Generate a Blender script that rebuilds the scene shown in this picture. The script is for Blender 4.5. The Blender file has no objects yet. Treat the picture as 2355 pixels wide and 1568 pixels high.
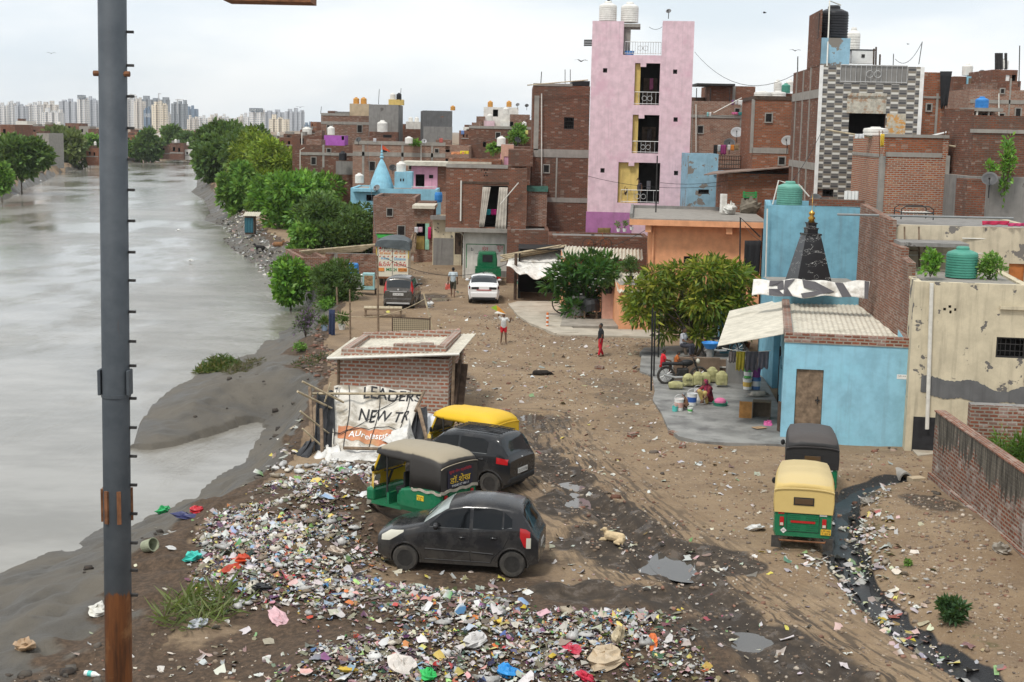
import bpy,math,random
import numpy as np
from mathutils import Vector,Matrix
R=math.radians
random.seed(11)
rng=np.random.default_rng(11)
SC=bpy.context.scene
COL=SC.collection
CAM_H=9.3;FPX=3269.0;PITCH=8.4;ROLL=1.2
_f=np.array([0,math.cos(R(PITCH)),-math.sin(R(PITCH))])
_u0=np.array([0,math.sin(R(PITCH)),math.cos(R(PITCH))]);_r0=np.array([1.,0,0])
_r=_r0*math.cos(R(ROLL))+_u0*math.sin(R(ROLL));_u=-_r0*math.sin(R(ROLL))+_u0*math.cos(R(ROLL))
def ray(px,py):return _f+(px-1177)/FPX*_r-(py-784)/FPX*_u
def G(px,py,z=0.0):
 d=ray(px,py);t=(z-CAM_H)/d[2];return np.array([0,0,CAM_H])+d*t
def D(px,py,Y):
 d=ray(px,py);return np.array([0,0,CAM_H])+d*(Y/d[1])
def ppm(Y):return FPX/Y
def tag(o,label=None,cat=None,group=None,kind=None):
 if label:o['label']=label
 if cat:o['category']=cat
 if group:o['group']=group
 if kind:o['kind']=kind
 return o
def empty(name,loc=(0,0,0),rz=0.0,label=None,cat=None,group=None,scale=1.0):
 o=bpy.data.objects.new(name,None);COL.objects.link(o);o.location=loc;o.rotation_euler=(0,0,rz)
 o.scale=(scale,)*3;o.empty_display_size=.2
 return tag(o,label,cat,group)
def dup(root,loc=None,rz=None,label=None,group=None,scale=None):
 r=root.copy();COL.objects.link(r)
 if loc is not None:r.location=loc
 if rz is not None:r.rotation_euler=(0,0,rz)
 if scale is not None:r.scale=scale if hasattr(scale,'__len__')else(scale,)*3
 if label:r['label']=label
 if group:r['group']=group
 for ch in list(root.children):
  c=ch.copy();COL.objects.link(c);c.parent=r
  for g in list(ch.children):
   d=g.copy();COL.objects.link(d);d.parent=c
 return r
class MB:
 def __init__(s):s.v=[];s.f=[];s.m=[];s.cur=0
 def add(s,vs,fs):
  o=len(s.v);s.v+=[tuple(map(float,p))for p in vs]
  for f in fs:s.f.append(tuple(i+o for i in f));s.m.append(s.cur)
 def box(s,x0,x1,y0,y1,z0,z1):
  s.add([(x0,y0,z0),(x1,y0,z0),(x1,y1,z0),(x0,y1,z0),(x0,y0,z1),(x1,y0,z1),(x1,y1,z1),(x0,y1,z1)],[(0,3,2,1),(4,5,6,7),(0,1,5,4),(1,2,6,5),(2,3,7,6),(3,0,4,7)])
 def obox(s,c,size,M=None):
  c=Vector(c);h=Vector(size)/2;vs=[]
  for z in(-1,1):
   for x,y in((-1,-1),(1,-1),(1,1),(-1,1)):
    p=Vector((x*h.x,y*h.y,z*h.z));vs.append(c+(M@p if M is not None else p))
  s.add(vs,[(0,3,2,1),(4,5,6,7),(0,1,5,4),(1,2,6,5),(2,3,7,6),(3,0,4,7)])
 def poly(s,pts):s.add(pts,[tuple(range(len(pts)))])
 def grid(s,P,closed=False):
  n=len(P);m=len(P[0]);vs=[p for row in P for p in row];fs=[]
  for i in range(n-1):
   for j in range(m if closed else m-1):
    k=(j+1)%m
    fs.append((i*m+j,i*m+k,(i+1)*m+k,(i+1)*m+j))
  s.add(vs,fs)
 def tube(s,pts,r,n=6):
  pts=[Vector(p)for p in pts];k=len(pts)
  rs=r if hasattr(r,'__len__')else[r]*k
  rings=[];ref=None
  for i in range(k):
   t=(pts[min(i+1,k-1)]-pts[max(i-1,0)])
   if t.length<1e-9:t=Vector((0,0,1))
   t.normalize()
   if ref is None:ref=Vector((0,0,1))if abs(t.z)<.9 else Vector((1,0,0))
   a=t.cross(ref)
   if a.length<1e-6:a=t.orthogonal()
   a.normalize();b=a.cross(t);ref=b
   rings.append([pts[i]+(a*math.cos(2*math.pi*j/n)+b*math.sin(2*math.pi*j/n))*rs[i]for j in range(n)])
  s.grid(rings,True)
  o=len(s.v)
  s.f.append(tuple(range(o-n,o)));s.m.append(s.cur)
  s.f.append(tuple(range(o-n*k+n-1,o-n*k-1,-1)));s.m.append(s.cur)
 def lathe(s,prof,n=16,c=(0,0,0),M=None,caps=True):
  c=Vector(c);rings=[]
  for r,z in prof:
   ring=[]
   for j in range(n):
    p=Vector((r*math.cos(2*math.pi*j/n),r*math.sin(2*math.pi*j/n),z))
    ring.append(c+(M@p if M is not None else p))
   rings.append(ring)
  s.grid(rings,True)
  o=len(s.v);k=len(prof)
  if caps and prof[-1][0]>1e-4:s.f.append(tuple(range(o-n,o)));s.m.append(s.cur)
  if caps and prof[0][0]>1e-4:s.f.append(tuple(range(o-n*k+n-1,o-n*k-1,-1)));s.m.append(s.cur)
 def ell(s,c,r3,n=10,M=None):
  c=Vector(c);rings=[]
  for i in range(n//2+1):
   th=-math.pi/2+math.pi*i/(n//2);ring=[]
   for j in range(n):
    p=Vector((r3[0]*math.cos(th)*math.cos(2*math.pi*j/n),r3[1]*math.cos(th)*math.sin(2*math.pi*j/n),r3[2]*math.sin(th)))
    ring.append(c+(M@p if M is not None else p))
   rings.append(ring)
  s.grid(rings,True)
 def prism(s,poly,z0,z1):
  n=len(poly)
  s.add([(x,y,z0)for x,y in poly]+[(x,y,z1)for x,y in poly],[tuple(range(n-1,-1,-1)),tuple(range(n,2*n))]+[(i,(i+1)%n,n+(i+1)%n,n+i)for i in range(n)])
 def prismy(s,poly,y0,y1):
  n=len(poly)
  s.add([(x,y0,z)for x,z in poly]+[(x,y1,z)for x,z in poly],[tuple(range(n)),tuple(range(2*n-1,n-1,-1))]+[((i+1)%n,i,n+i,n+(i+1)%n)for i in range(n)])
 def build(s,name,mats,parent=None,smooth=False,bevel=0.0,loc=None,solid=0.0,sub=0):
  me=bpy.data.meshes.new(name);me.from_pydata(s.v,[],s.f);me.update()
  if not isinstance(mats,(list,tuple)):mats=[mats]
  for m in mats:me.materials.append(m)
  if len(mats)>1:me.polygons.foreach_set('material_index',s.m)
  if smooth:me.polygons.foreach_set('use_smooth',[True]*len(me.polygons))
  o=bpy.data.objects.new(name,me);COL.objects.link(o)
  if parent is not None:o.parent=parent
  if loc is not None:o.location=loc
  if sub:md=o.modifiers.new('sub','SUBSURF');md.levels=sub;md.render_levels=sub
  if solid:md=o.modifiers.new('sol','SOLIDIFY');md.thickness=solid;md.offset=0
  if bevel:md=o.modifiers.new('bev','BEVEL');md.width=bevel;md.segments=2;md.limit_method='ANGLE';md.angle_limit=R(40)
  return o
def np_mesh(name,V,F,mat,attr=None,parent=None,smooth=False):
 me=bpy.data.meshes.new(name)
 V=np.asarray(V,np.float32);F=np.asarray(F,np.int32);nf,k=F.shape
 me.vertices.add(len(V));me.vertices.foreach_set('co',V.ravel())
 me.loops.add(nf*k);me.loops.foreach_set('vertex_index',F.ravel())
 me.polygons.add(nf);me.polygons.foreach_set('loop_start',np.arange(nf,dtype=np.int32)*k)
 try:me.polygons.foreach_set('loop_total',np.full(nf,k,np.int32))
 except Exception:pass
 me.update(calc_edges=True)
 if smooth:me.polygons.foreach_set('use_smooth',np.ones(nf,bool))
 if attr:
  for nm,data in attr.items():
   a=me.color_attributes.new(nm,'FLOAT_COLOR','POINT')
   d=np.ones((len(V),4),np.float32);d[:,:data.shape[1]]=data;a.data.foreach_set('color',d.ravel())
 for m in(mat if isinstance(mat,(list,tuple))else[mat]):me.materials.append(m)
 o=bpy.data.objects.new(name,me);COL.objects.link(o)
 if parent is not None:o.parent=parent
 return o
class NT:
 def __init__(s,name):
  s.mat=bpy.data.materials.new(name);s.mat.use_nodes=True;s.t=s.mat.node_tree;s.n=s.t.nodes
  s.bsdf=s.n['Principled BSDF'];s.tc=s.node('ShaderNodeTexCoord')
 def node(s,typ,**kw):
  x=s.n.new(typ)
  for k,v in kw.items():setattr(x,k,v)
  return x
 def link(s,a,b):s.t.links.new(a,b)
 def setv(s,sock,v):
  if isinstance(v,bpy.types.NodeSocket):s.link(v,sock)
  elif hasattr(v,'__len__')and len(v)==3 and sock.type=='RGBA':sock.default_value=(*v,1)
  else:sock.default_value=v
 def noise(s,scale,detail=4,rough=.55,vec=None,dist=0.0):
  x=s.node('ShaderNodeTexNoise');x.inputs['Scale'].default_value=scale;x.inputs['Detail'].default_value=detail
  x.inputs['Roughness'].default_value=rough;x.inputs['Distortion'].default_value=dist
  s.link(vec if vec is not None else s.tc.outputs['Object'],x.inputs['Vector']);return x.outputs['Fac']
 def mapping(s,scale=(1,1,1),vec=None,loc=(0,0,0),rot=(0,0,0)):
  x=s.node('ShaderNodeMapping');x.inputs['Scale'].default_value=scale;x.inputs['Location'].default_value=loc;x.inputs['Rotation'].default_value=rot
  s.link(vec if vec is not None else s.tc.outputs['Object'],x.inputs['Vector']);return x.outputs['Vector']
 def mix(s,fac,a,b,mode='MIX'):
  x=s.node('ShaderNodeMix',data_type='RGBA',blend_type=mode);s.setv(x.inputs[0],fac);s.setv(x.inputs[6],a);s.setv(x.inputs[7],b);return x.outputs[2]
 def fmix(s,fac,a,b):
  x=s.node('ShaderNodeMix',data_type='FLOAT');s.setv(x.inputs[0],fac);s.setv(x.inputs[2],a);s.setv(x.inputs[3],b);return x.outputs[0]
 def ramp(s,fac,a,b):
  x=s.node('ShaderNodeMapRange',interpolation_type='SMOOTHSTEP');s.setv(x.inputs[0],fac);x.inputs[1].default_value=a;x.inputs[2].default_value=b;return x.outputs[0]
 def math(s,op,a,b=0.0):
  x=s.node('ShaderNodeMath',operation=op);s.setv(x.inputs[0],a);s.setv(x.inputs[1],b);return x.outputs[0]
 def bump(s,h,strength=.3,dist=.02,normal=None):
  x=s.node('ShaderNodeBump');x.inputs['Strength'].default_value=strength;x.inputs['Distance'].default_value=dist;s.link(h,x.inputs['Height'])
  if normal is not None:s.link(normal,x.inputs['Normal'])
  return x.outputs['Normal']
 def out(s,color=None,rough=None,normal=None,spec=None,metal=None):
  b=s.bsdf
  if color is not None:s.setv(b.inputs['Base Color'],color)
  if rough is not None:s.setv(b.inputs['Roughness'],rough)
  if normal is not None:s.link(normal,b.inputs['Normal'])
  if spec is not None:b.inputs['Specular IOR Level'].default_value=spec
  if metal is not None:b.inputs['Metallic'].default_value=metal
  return s.mat
 def wall_uv(s):
  g=s.node('ShaderNodeSeparateXYZ');s.link(s.tc.outputs['Object'],g.inputs[0])
  n=s.node('ShaderNodeSeparateXYZ');s.link(s.tc.outputs['Normal'],n.inputs[0])
  ax=s.math('ABSOLUTE',n.outputs[0]);ay=s.math('ABSOLUTE',n.outputs[1]);az=s.math('ABSOLUTE',n.outputs[2])
  side=s.math('GREATER_THAN',ax,ay);u=s.fmix(side,g.outputs[0],g.outputs[1])
  top=s.math('GREATER_THAN',az,.7);v=s.fmix(top,g.outputs[2],g.outputs[1]);u=s.fmix(top,u,g.outputs[0])
  c=s.node('ShaderNodeCombineXYZ');s.link(u,c.inputs[0]);s.link(v,c.inputs[1]);return c.outputs[0]
_mc={}
def mat(name,c,rough=.8,var=.18,scale=4.0,bump=.15,spec=.3,metal=0.0,dirt=None,dscale=1.2,dlo=.5,dhi=.7,fine=0.0):
 if name in _mc:return _mc[name]
 t=NT(name);n=t.noise(scale,5,.6)
 lo=tuple(x*(1-var)for x in c);hi=tuple(min(1,x*(1+var))for x in c)
 col=t.mix(t.ramp(n,.3,.7),lo,hi)
 if dirt is not None:col=t.mix(t.ramp(t.noise(dscale,6,.65),dlo,dhi),col,dirt)
 nb=t.noise(scale*6,4,.6)
 t.out(col,rough,t.bump(nb,bump,.02)if bump else None,spec,metal)
 _mc[name]=t.mat;return t.mat
def plain(name,c,rough=.5,spec=.5,metal=0.0,alpha=None):
 if name in _mc:return _mc[name]
 t=NT(name);n=t.noise(7,3)
 t.out(t.mix(n,tuple(x*.88 for x in c),tuple(min(1,x*1.1)for x in c)),rough,None,spec,metal);_mc[name]=t.mat;return t.mat
def brick(name,c1,c2,mortar,bw=.24,rh=.085,msize=.016,stain=(.10,.075,.06),samt=.55,pale=(.42,.36,.3),pamt=.13,seed=0.0):
 if name in _mc:return _mc[name]
 t=NT(name);uv=t.wall_uv();wob=t.noise(1.4,3,.6)
 v2=t.node('ShaderNodeVectorMath',operation='ADD');t.link(uv,v2.inputs[0])
 cb=t.node('ShaderNodeCombineXYZ');t.link(t.math('MULTIPLY',wob,.05),cb.inputs[1]);t.link(cb.outputs[0],v2.inputs[1]);uv2=v2.outputs[0]
 b=t.node('ShaderNodeTexBrick');t.link(uv2,b.inputs['Vector'])
 b.inputs['Scale'].default_value=1.0;b.inputs['Brick Width'].default_value=bw;b.inputs['Row Height'].default_value=rh
 b.inputs['Mortar Size'].default_value=msize;b.inputs['Mortar Smooth'].default_value=.15;b.inputs['Bias'].default_value=-.1
 t.setv(b.inputs['Color1'],c1);t.setv(b.inputs['Color2'],c2);t.setv(b.inputs['Mortar'],mortar)
 cells=t.mapping((1/bw,1/rh,1),uv2,(seed,seed*.7,0));vo=t.node('ShaderNodeTexWhiteNoise',noise_dimensions='2D')
 fl=t.node('ShaderNodeVectorMath',operation='FLOOR');t.link(cells,fl.inputs[0]);t.link(fl.outputs[0],vo.inputs['Vector'])
 col=t.mix(t.ramp(vo.outputs['Value'],1-pamt,1.0),b.outputs['Color'],t.mix(.42,b.outputs['Color'],pale))
 st=t.ramp(t.noise(.55,6,.7,t.mapping((1,1,.45),None,(seed,seed,0))),.42,.72)
 col=t.mix(t.math('MULTIPLY',st,samt),col,stain)
 col=t.mix(t.math('MULTIPLY',t.ramp(t.noise(1.7,6,.7,t.mapping((1,1,.7),None,(seed+4,0,2))),.58,.75),.35),col,pale)
 col=t.mix(t.math('MULTIPLY',t.ramp(t.noise(14,3),.4,.8),.3),col,tuple(x*.6 for x in c1))
 h=t.math('ADD',t.math('MULTIPLY',b.outputs['Fac'],-1.0),t.math('MULTIPLY',t.noise(22,4),.5))
 t.out(col,.92,t.bump(h,.8,.02),.2);_mc[name]=t.mat;return t.mat
def plaster(name,c,under=(.2,.17,.14),amt=.62,scale=1.0,streak=.35,streakc=(.12,.11,.1),rough=.85,seed=0.0,blotch=None):
 if name in _mc:return _mc[name]
 t=NT(name);vec=t.mapping((1,1,1),None,(seed,seed*1.3,seed*.6))
 n=t.noise(2.2,5,.6,vec);col=t.mix(t.ramp(n,.3,.7),tuple(x*.86 for x in c),tuple(min(1,x*1.08)for x in c))
 if blotch is not None:col=t.mix(t.math('MULTIPLY',t.ramp(t.noise(.7,6,.65,vec),.5,.66),.7),col,blotch)
 sv=t.noise(1.0,5,.65,t.mapping((5,5,.35),None,(seed,0,0)));col=t.mix(t.math('MULTIPLY',t.ramp(sv,.48,.78),streak),col,streakc)
 pe=t.noise(1.1*scale,9,.62,vec);pk=t.ramp(pe,amt,amt+.015);col=t.mix(pk,col,under)
 col=t.mix(t.math('MULTIPLY',t.ramp(t.noise(30,3),.5,.8),.12),col,streakc)
 h=t.math('ADD',t.math('MULTIPLY',pk,-.8),t.math('MULTIPLY',t.noise(18,4),.25))
 t.out(col,rough,t.bump(h,.45,.015),.25);_mc[name]=t.mat;return t.mat
M_={}
def mm():
 B=lambda k,*a,**q:M_.__setitem__(k,brick('brick_'+k,*a,**q))
 B('b1',(.275,.082,.038),(.155,.05,.028),(.17,.135,.105),seed=1.)
 B('b2',(.22,.07,.036),(.115,.042,.026),(.14,.112,.088),seed=5.,samt=.7)
 B('b3',(.34,.098,.038),(.21,.062,.028),(.20,.15,.11),seed=9.,samt=.35)
 B('b4',(.27,.095,.052),(.15,.062,.040),(.25,.21,.17),seed=13.,pamt=.45)
 B('b5',(.42,.118,.046),(.25,.066,.028),(.36,.31,.25),seed=17.,samt=.22,pamt=.22,pale=(.5,.33,.2),msize=.02)
 B('old',(.26,.08,.042),(.15,.055,.035),(.30,.26,.21),bw=.25,rh=.1,msize=.022,seed=21.,samt=.75,stain=(.075,.07,.062),pale=(.5,.46,.42),pamt=.4)
 B('b6',(.33,.145,.088),(.23,.105,.07),(.31,.265,.215),seed=33.,samt=.35,pale=(.42,.34,.27),pamt=.4)
 B('hut',(.33,.115,.065),(.24,.15,.11),(.40,.365,.315),bw=.27,rh=.125,msize=.028,seed=25.,samt=.3,pale=(.42,.36,.31),pamt=.45)
 Pl=lambda k,*a,**q:M_.__setitem__(k,plaster('plaster_'+k,*a,**q))
 Pl('pink',(.68,.49,.535),(.56,.42,.46),amt=.70,blotch=(.62,.38,.45),streak=.42,streakc=(.36,.28,.3))
 Pl('purple',(.38,.15,.31),(.22,.1,.18),streak=.3)
 Pl('blue',(.255,.49,.60),(.20,.38,.42),amt=.74,blotch=(.27,.56,.68),streak=.22,seed=3.)
 Pl('bluepeel',(.26,.43,.53),(.21,.19,.165),amt=.57,seed=8.)
 Pl('bluedk',(.17,.36,.45),(.18,.28,.32),amt=.68,blotch=(.21,.45,.56),streak=.4,seed=5.)
 Pl('orange',(.74,.36,.19),(.5,.35,.25),amt=.78,streak=.22,streakc=(.4,.2,.11))
 Pl('cream',(.56,.49,.35),(.14,.13,.12),amt=.595,scale=1.1,streak=.6,streakc=(.22,.19,.14),seed=2.)
 Pl('cream2',(.52,.45,.33),(.17,.155,.14),amt=.585,scale=1.3,streak=.5,streakc=(.2,.18,.14),seed=6.)
 Pl('grey',(.235,.225,.21),(.12,.11,.10),amt=.66,streak=.6,streakc=(.08,.075,.07))
 Pl('dgrey',(.13,.13,.13),(.2,.1,.07),amt=.66,streak=.5,streakc=(.05,.05,.05),seed=4.)
 Pl('conc',(.29,.27,.24),(.17,.15,.13),amt=.7,streak=.4)
 Pl('beige',(.47,.37,.25),(.25,.2,.15),amt=.7,streak=.4)
 Pl('white',(.66,.64,.59),(.3,.27,.23),amt=.68,streak=.35,streakc=(.3,.27,.22))
 Pl('mauve',(.36,.10,.40),(.3,.1,.3),amt=.8)
 Pl('pink2',(.70,.36,.48),(.5,.3,.35),amt=.75)
 Pl('peach',(.62,.36,.27),(.4,.26,.2),amt=.75)
 Pl('yellow',(.62,.45,.15),(.5,.35,.1),amt=.75,streak=.5,streakc=(.3,.2,.08))
 M_['room']=mat('painted_room_shade',(.016,.014,.013),.9,.2,2,.0)  # near-black colour stands in for the shade inside openings and sheds
 M_['wood']=mat('weathered_wood',(.19,.135,.09),.85,.35,6,.3)
 M_['wooddk']=mat('dark_wood',(.075,.05,.035),.85,.35,6,.3)
 M_['bamboo']=mat('bamboo',(.40,.33,.22),.7,.25,5,.1)
 M_['iron']=mat('dark_iron',(.035,.033,.032),.6,.3,6,.1,metal=.2)
 M_['silver']=mat('galvanised',(.5,.5,.49),.45,.15,6,.05,metal=.4)
 M_['pvc']=mat('pvc_pipe',(.62,.60,.54),.5,.1,6,0)
 M_['rust']=mat('rusty_steel',(.17,.075,.035),.85,.4,6,.2)
 M_['gpipe']=mat('grey_pipe',(.19,.20,.20),.55,.1,6,0)
 M_['sheet']=mat('cement_sheet',(.55,.51,.42),.85,.14,3,.08,dirt=(.3,.27,.21),dscale=1.0,dlo=.52,dhi=.8)
 M_['black']=mat('black_plastic',(.018,.018,.019),.55,.2,5,.05)
 M_['rubber']=mat('tyre_rubber',(.05,.046,.041),.9,.25,8,.1,dirt=(.15,.125,.10),dscale=5,dlo=.5,dhi=.85)
 M_['glassdk']=plain('tinted_glass',(.012,.013,.014),.06,.8)
 M_['whitep']=mat('white_plastic',(.72,.71,.68),.5,.08,4,.03,dirt=(.45,.42,.36),dlo=.55,dhi=.85)
 M_['cloth_w']=mat('white_cloth',(.68,.66,.61),.9,.14,5,.1,dirt=(.38,.35,.3),dscale=1.6)
mm()
cam=bpy.data.cameras.new('camera');cam.lens=50;cam.sensor_width=36;cam.clip_start=.5;cam.clip_end=12000
camo=bpy.data.objects.new('camera',cam);COL.objects.link(camo)
camo.matrix_world=Matrix.Translation((0,0,CAM_H))@Matrix.Rotation(R(90-PITCH),4,'X')@Matrix.Rotation(R(ROLL),4,'Z')
SC.camera=camo
SC.view_settings.view_transform='Standard';SC.view_settings.look='None';SC.view_settings.gamma=1;SC.view_settings.exposure=0.38
SUN_EL,SUN_AZ=58,215
wd=bpy.data.worlds.new('World');SC.world=wd;wd.use_nodes=True;wt=wd.node_tree
bg=wt.nodes['Background'];bg.inputs[1].default_value=0.1
sky=wt.nodes.new('ShaderNodeTexSky');sky.sky_type='NISHITA';sky.sun_disc=False;sky.sun_elevation=R(SUN_EL);sky.sun_rotation=R(SUN_AZ)
tc=wt.nodes.new('ShaderNodeTexCoord');mp=wt.nodes.new('ShaderNodeMapping');mp.inputs['Scale'].default_value=(1,1,3.2)
nz=wt.nodes.new('ShaderNodeTexNoise');nz.inputs['Scale'].default_value=2.3;nz.inputs['Detail'].default_value=7;nz.inputs['Roughness'].default_value=.55
wt.links.new(tc.outputs['Generated'],mp.inputs['Vector']);wt.links.new(mp.outputs['Vector'],nz.inputs['Vector'])
mr=wt.nodes.new('ShaderNodeMapRange');mr.interpolation_type='SMOOTHSTEP';wt.links.new(nz.outputs['Fac'],mr.inputs[0]);mr.inputs[1].default_value=.32;mr.inputs[2].default_value=.68
mr.inputs[3].default_value=.86;mr.inputs[4].default_value=1.0
nz2=wt.nodes.new('ShaderNodeTexNoise');nz2.inputs['Scale'].default_value=3.1;nz2.inputs['Detail'].default_value=6
mp2=wt.nodes.new('ShaderNodeMapping');mp2.inputs['Scale'].default_value=(1,1,3.5);mp2.inputs['Location'].default_value=(3,1,2)
wt.links.new(tc.outputs['Generated'],mp2.inputs['Vector']);wt.links.new(mp2.outputs['Vector'],nz2.inputs['Vector'])
cr=wt.nodes.new('ShaderNodeMix');cr.data_type='RGBA';mr2=wt.nodes.new('ShaderNodeMapRange');mr2.interpolation_type='SMOOTHSTEP';wt.links.new(nz2.outputs['Fac'],mr2.inputs[0]);mr2.inputs[1].default_value=.36;mr2.inputs[2].default_value=.62;wt.links.new(mr2.outputs[0],cr.inputs[0]);cr.inputs[6].default_value=(6.5,7.15,7.7,1);cr.inputs[7].default_value=(8.7,8.85,8.9,1)
mx=wt.nodes.new('ShaderNodeMix');mx.data_type='RGBA';wt.links.new(mr.outputs[0],mx.inputs[0]);wt.links.new(sky.outputs[0],mx.inputs[6]);wt.links.new(cr.outputs[2],mx.inputs[7])
wt.links.new(mx.outputs[2],bg.inputs[0])
sl=bpy.data.lights.new('sun','SUN');sl.energy=2.0;sl.angle=R(10);sl.color=(1,.96,.9)
so=bpy.data.objects.new('sun',sl);COL.objects.link(so)
az=R(SUN_AZ);el=R(SUN_EL)
so.rotation_euler=Vector((math.sin(az)*math.cos(el),math.cos(az)*math.cos(el),math.sin(el))).to_track_quat('Z','Y').to_euler()
hz=MB();hz.box(-1900,1900,-60,3700,-3.6,122)
hm=bpy.data.materials.new('haze_air');hm.use_nodes=True;hn=hm.node_tree;hn.nodes.remove(hn.nodes['Principled BSDF'])
pv=hn.nodes.new('ShaderNodeVolumePrincipled');pv.inputs['Density'].default_value=0.000095;pv.inputs['Color'].default_value=(.93,.96,1,1);pv.inputs['Anisotropy'].default_value=.2
hn.links.new(pv.outputs[0],hn.nodes['Material Output'].inputs['Volume'])
tag(hz.build('haze',hm),kind='stuff')
def poly_w(pts,z=0.0):return np.array([G(x,y,z)[:2]if len((x,y))==2 else None for x,y in pts])
def sdist(Pn,poly):
 poly=np.asarray(poly,float);n=len(poly);dmin=np.full(len(Pn),1e9);ins=np.zeros(len(Pn),bool)
 for i in range(n):
  a=poly[i];b=poly[(i+1)%n];ab=b-a;L=(ab**2).sum()+1e-12
  t=np.clip(((Pn-a)@ab)/L,0,1);q=a+t[:,None]*ab
  dmin=np.minimum(dmin,((Pn-q)**2).sum(1))
  c=(a[1]>Pn[:,1])!=(b[1]>Pn[:,1])
  with np.errstate(divide='ignore',invalid='ignore'):xi=(b[0]-a[0])*(Pn[:,1]-a[1])/(b[1]-a[1]+1e-15)+a[0]
  ins^=c&(Pn[:,0]<xi)
 return np.sqrt(dmin),ins
def pdist(Pn,line):
 line=np.asarray(line,float);dm=np.full(len(Pn),1e9)
 for i in range(len(line)-1):
  a=line[i];ab=line[i+1]-a;t=np.clip(((Pn-a)@ab)/((ab**2).sum()+1e-12),0,1)
  dm=np.minimum(dm,((Pn-a-t[:,None]*ab)**2).sum(1))
 return np.sqrt(dm)
def vnoise(x,y,s,seed=0):
 x=x*s+seed*17.3;y=y*s-seed*9.1;xi=np.floor(x).astype(np.int64);yi=np.floor(y).astype(np.int64);fx=x-xi;fy=y-yi
 fx=fx*fx*(3-2*fx);fy=fy*fy*(3-2*fy)
 def h(a,b):k=(a*374761393+b*668265263+seed*974634777)&0x7fffffff;k=((k^(k>>13))*1274126177)&0x7fffffff;return(k&0xffff)/65535.0
 return(h(xi,yi)*(1-fx)+h(xi+1,yi)*fx)*(1-fy)+(h(xi,yi+1)*(1-fx)+h(xi+1,yi+1)*fx)*fy
def sm(x,a,b):t=np.clip((x-a)/(b-a),0,1);return t*t*(3-2*t)
WZ=-1.5
SHORE=[(0,1310),(60,1290),(130,1265),(190,1232),(235,1215),(330,1180),(400,1165),(440,1140),(510,1090),(560,1060),(590,1020),(612,985),(600,968),(550,978),(500,998),(450,1010),(420,1020),(380,1030),(340,1034),(303,1030),(320,990),(350,945),(395,900),(440,872),(460,858),(510,835),(560,818),(640,765),(690,742),(705,715),(718,695),(680,664),(630,650),(612,625),(575,600),(530,570),(512,550),(545,545),(515,520),(465,506),(482,490),(470,460),(437,441),(452,430),(456,402),(446,374),(440,368),(400,366),(330,369),(290,374),(250,374),(205,381),(180,390),(132,397),(105,415),(45,440),(8,462)]
WPOLY=np.vstack([[(-34,-30),(-30,8),(-17,28)],poly_w(SHORE,WZ),[(-80,165),(-84,100),(-84,-30)]])
UP1=np.vstack([poly_w([(330,1568),(345,1500),(420,1440),(435,1340),(425,1250),(480,1180),(600,1115),(680,1055),(705,985),(725,930),(765,860),(740,800),(775,745),(795,700),(745,662),(705,605),(694,570),(645,545),(600,520),(560,470),(500,440),(480,395),(470,362)]),[(-80,470),(400,4000),(900,500),(300,-40),(-5,-40),(-6,20)]])
UP2=np.vstack([poly_w([(-60,470),(0,430),(60,405),(115,388),(185,368),(290,361),(436,357)]),[(-80,480),(400,4000),(-2600,4000),(-1500,-40),(-100,-40),(-96,150)]])
DRAIN=poly_w([(2085,1103),(2030,1112),(1965,1128),(1935,1165),(1928,1215),(1945,1265),(1962,1310),(2005,1370),(2070,1425),(2140,1475),(2230,1535),(2310,1585),(2400,1650)])
RUT1=poly_w([(1205,960),(1240,1020),(1300,1090),(1400,1170),(1500,1260),(1620,1360),(1760,1450),(1880,1530),(2000,1620)])
RUT2=poly_w([(1240,1075),(1330,1140),(1440,1215),(1510,1290),(1600,1365),(1700,1460),(1800,1568),(1850,1640)])
BLACKM=poly_w([(1250,1330),(1380,1330),(1540,1345),(1640,1390),(1560,1415),(1400,1400),(1230,1400),(1180,1360)])
BLACKM2=poly_w([(1260,1195),(1330,1200),(1420,1205),(1470,1240),(1440,1290),(1300,1290),(1240,1260)])
PILE=poly_w([(700,1090),(860,1075),(880,1180),(900,1290),(880,1340),(1240,1375),(1560,1415),(1640,1480),(1660,1600),(560,1600),(640,1470),(520,1420),(420,1345),(430,1265),(450,1205),(570,1125)])
BROWN1=poly_w([(500,1150),(590,1130),(700,1125),(720,1150),(640,1160),(560,1175)])
MOUND=G(2200,1240)[:2];HEAP=G(845,1175)[:2];HEAP2=G(760,1200)[:2];HEAPK=G(870,1235)[:2]
PUDS=[(1572,1292,.50,.8),(1494,1303,.30,.5),(1716,1466,.34,.36),(1318,1152,.3,.8),(1330,1111,.4,.35),(1012,684,.9,1.2),(980,700,.7,.9),(1228,955,.5,.8)]
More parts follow.
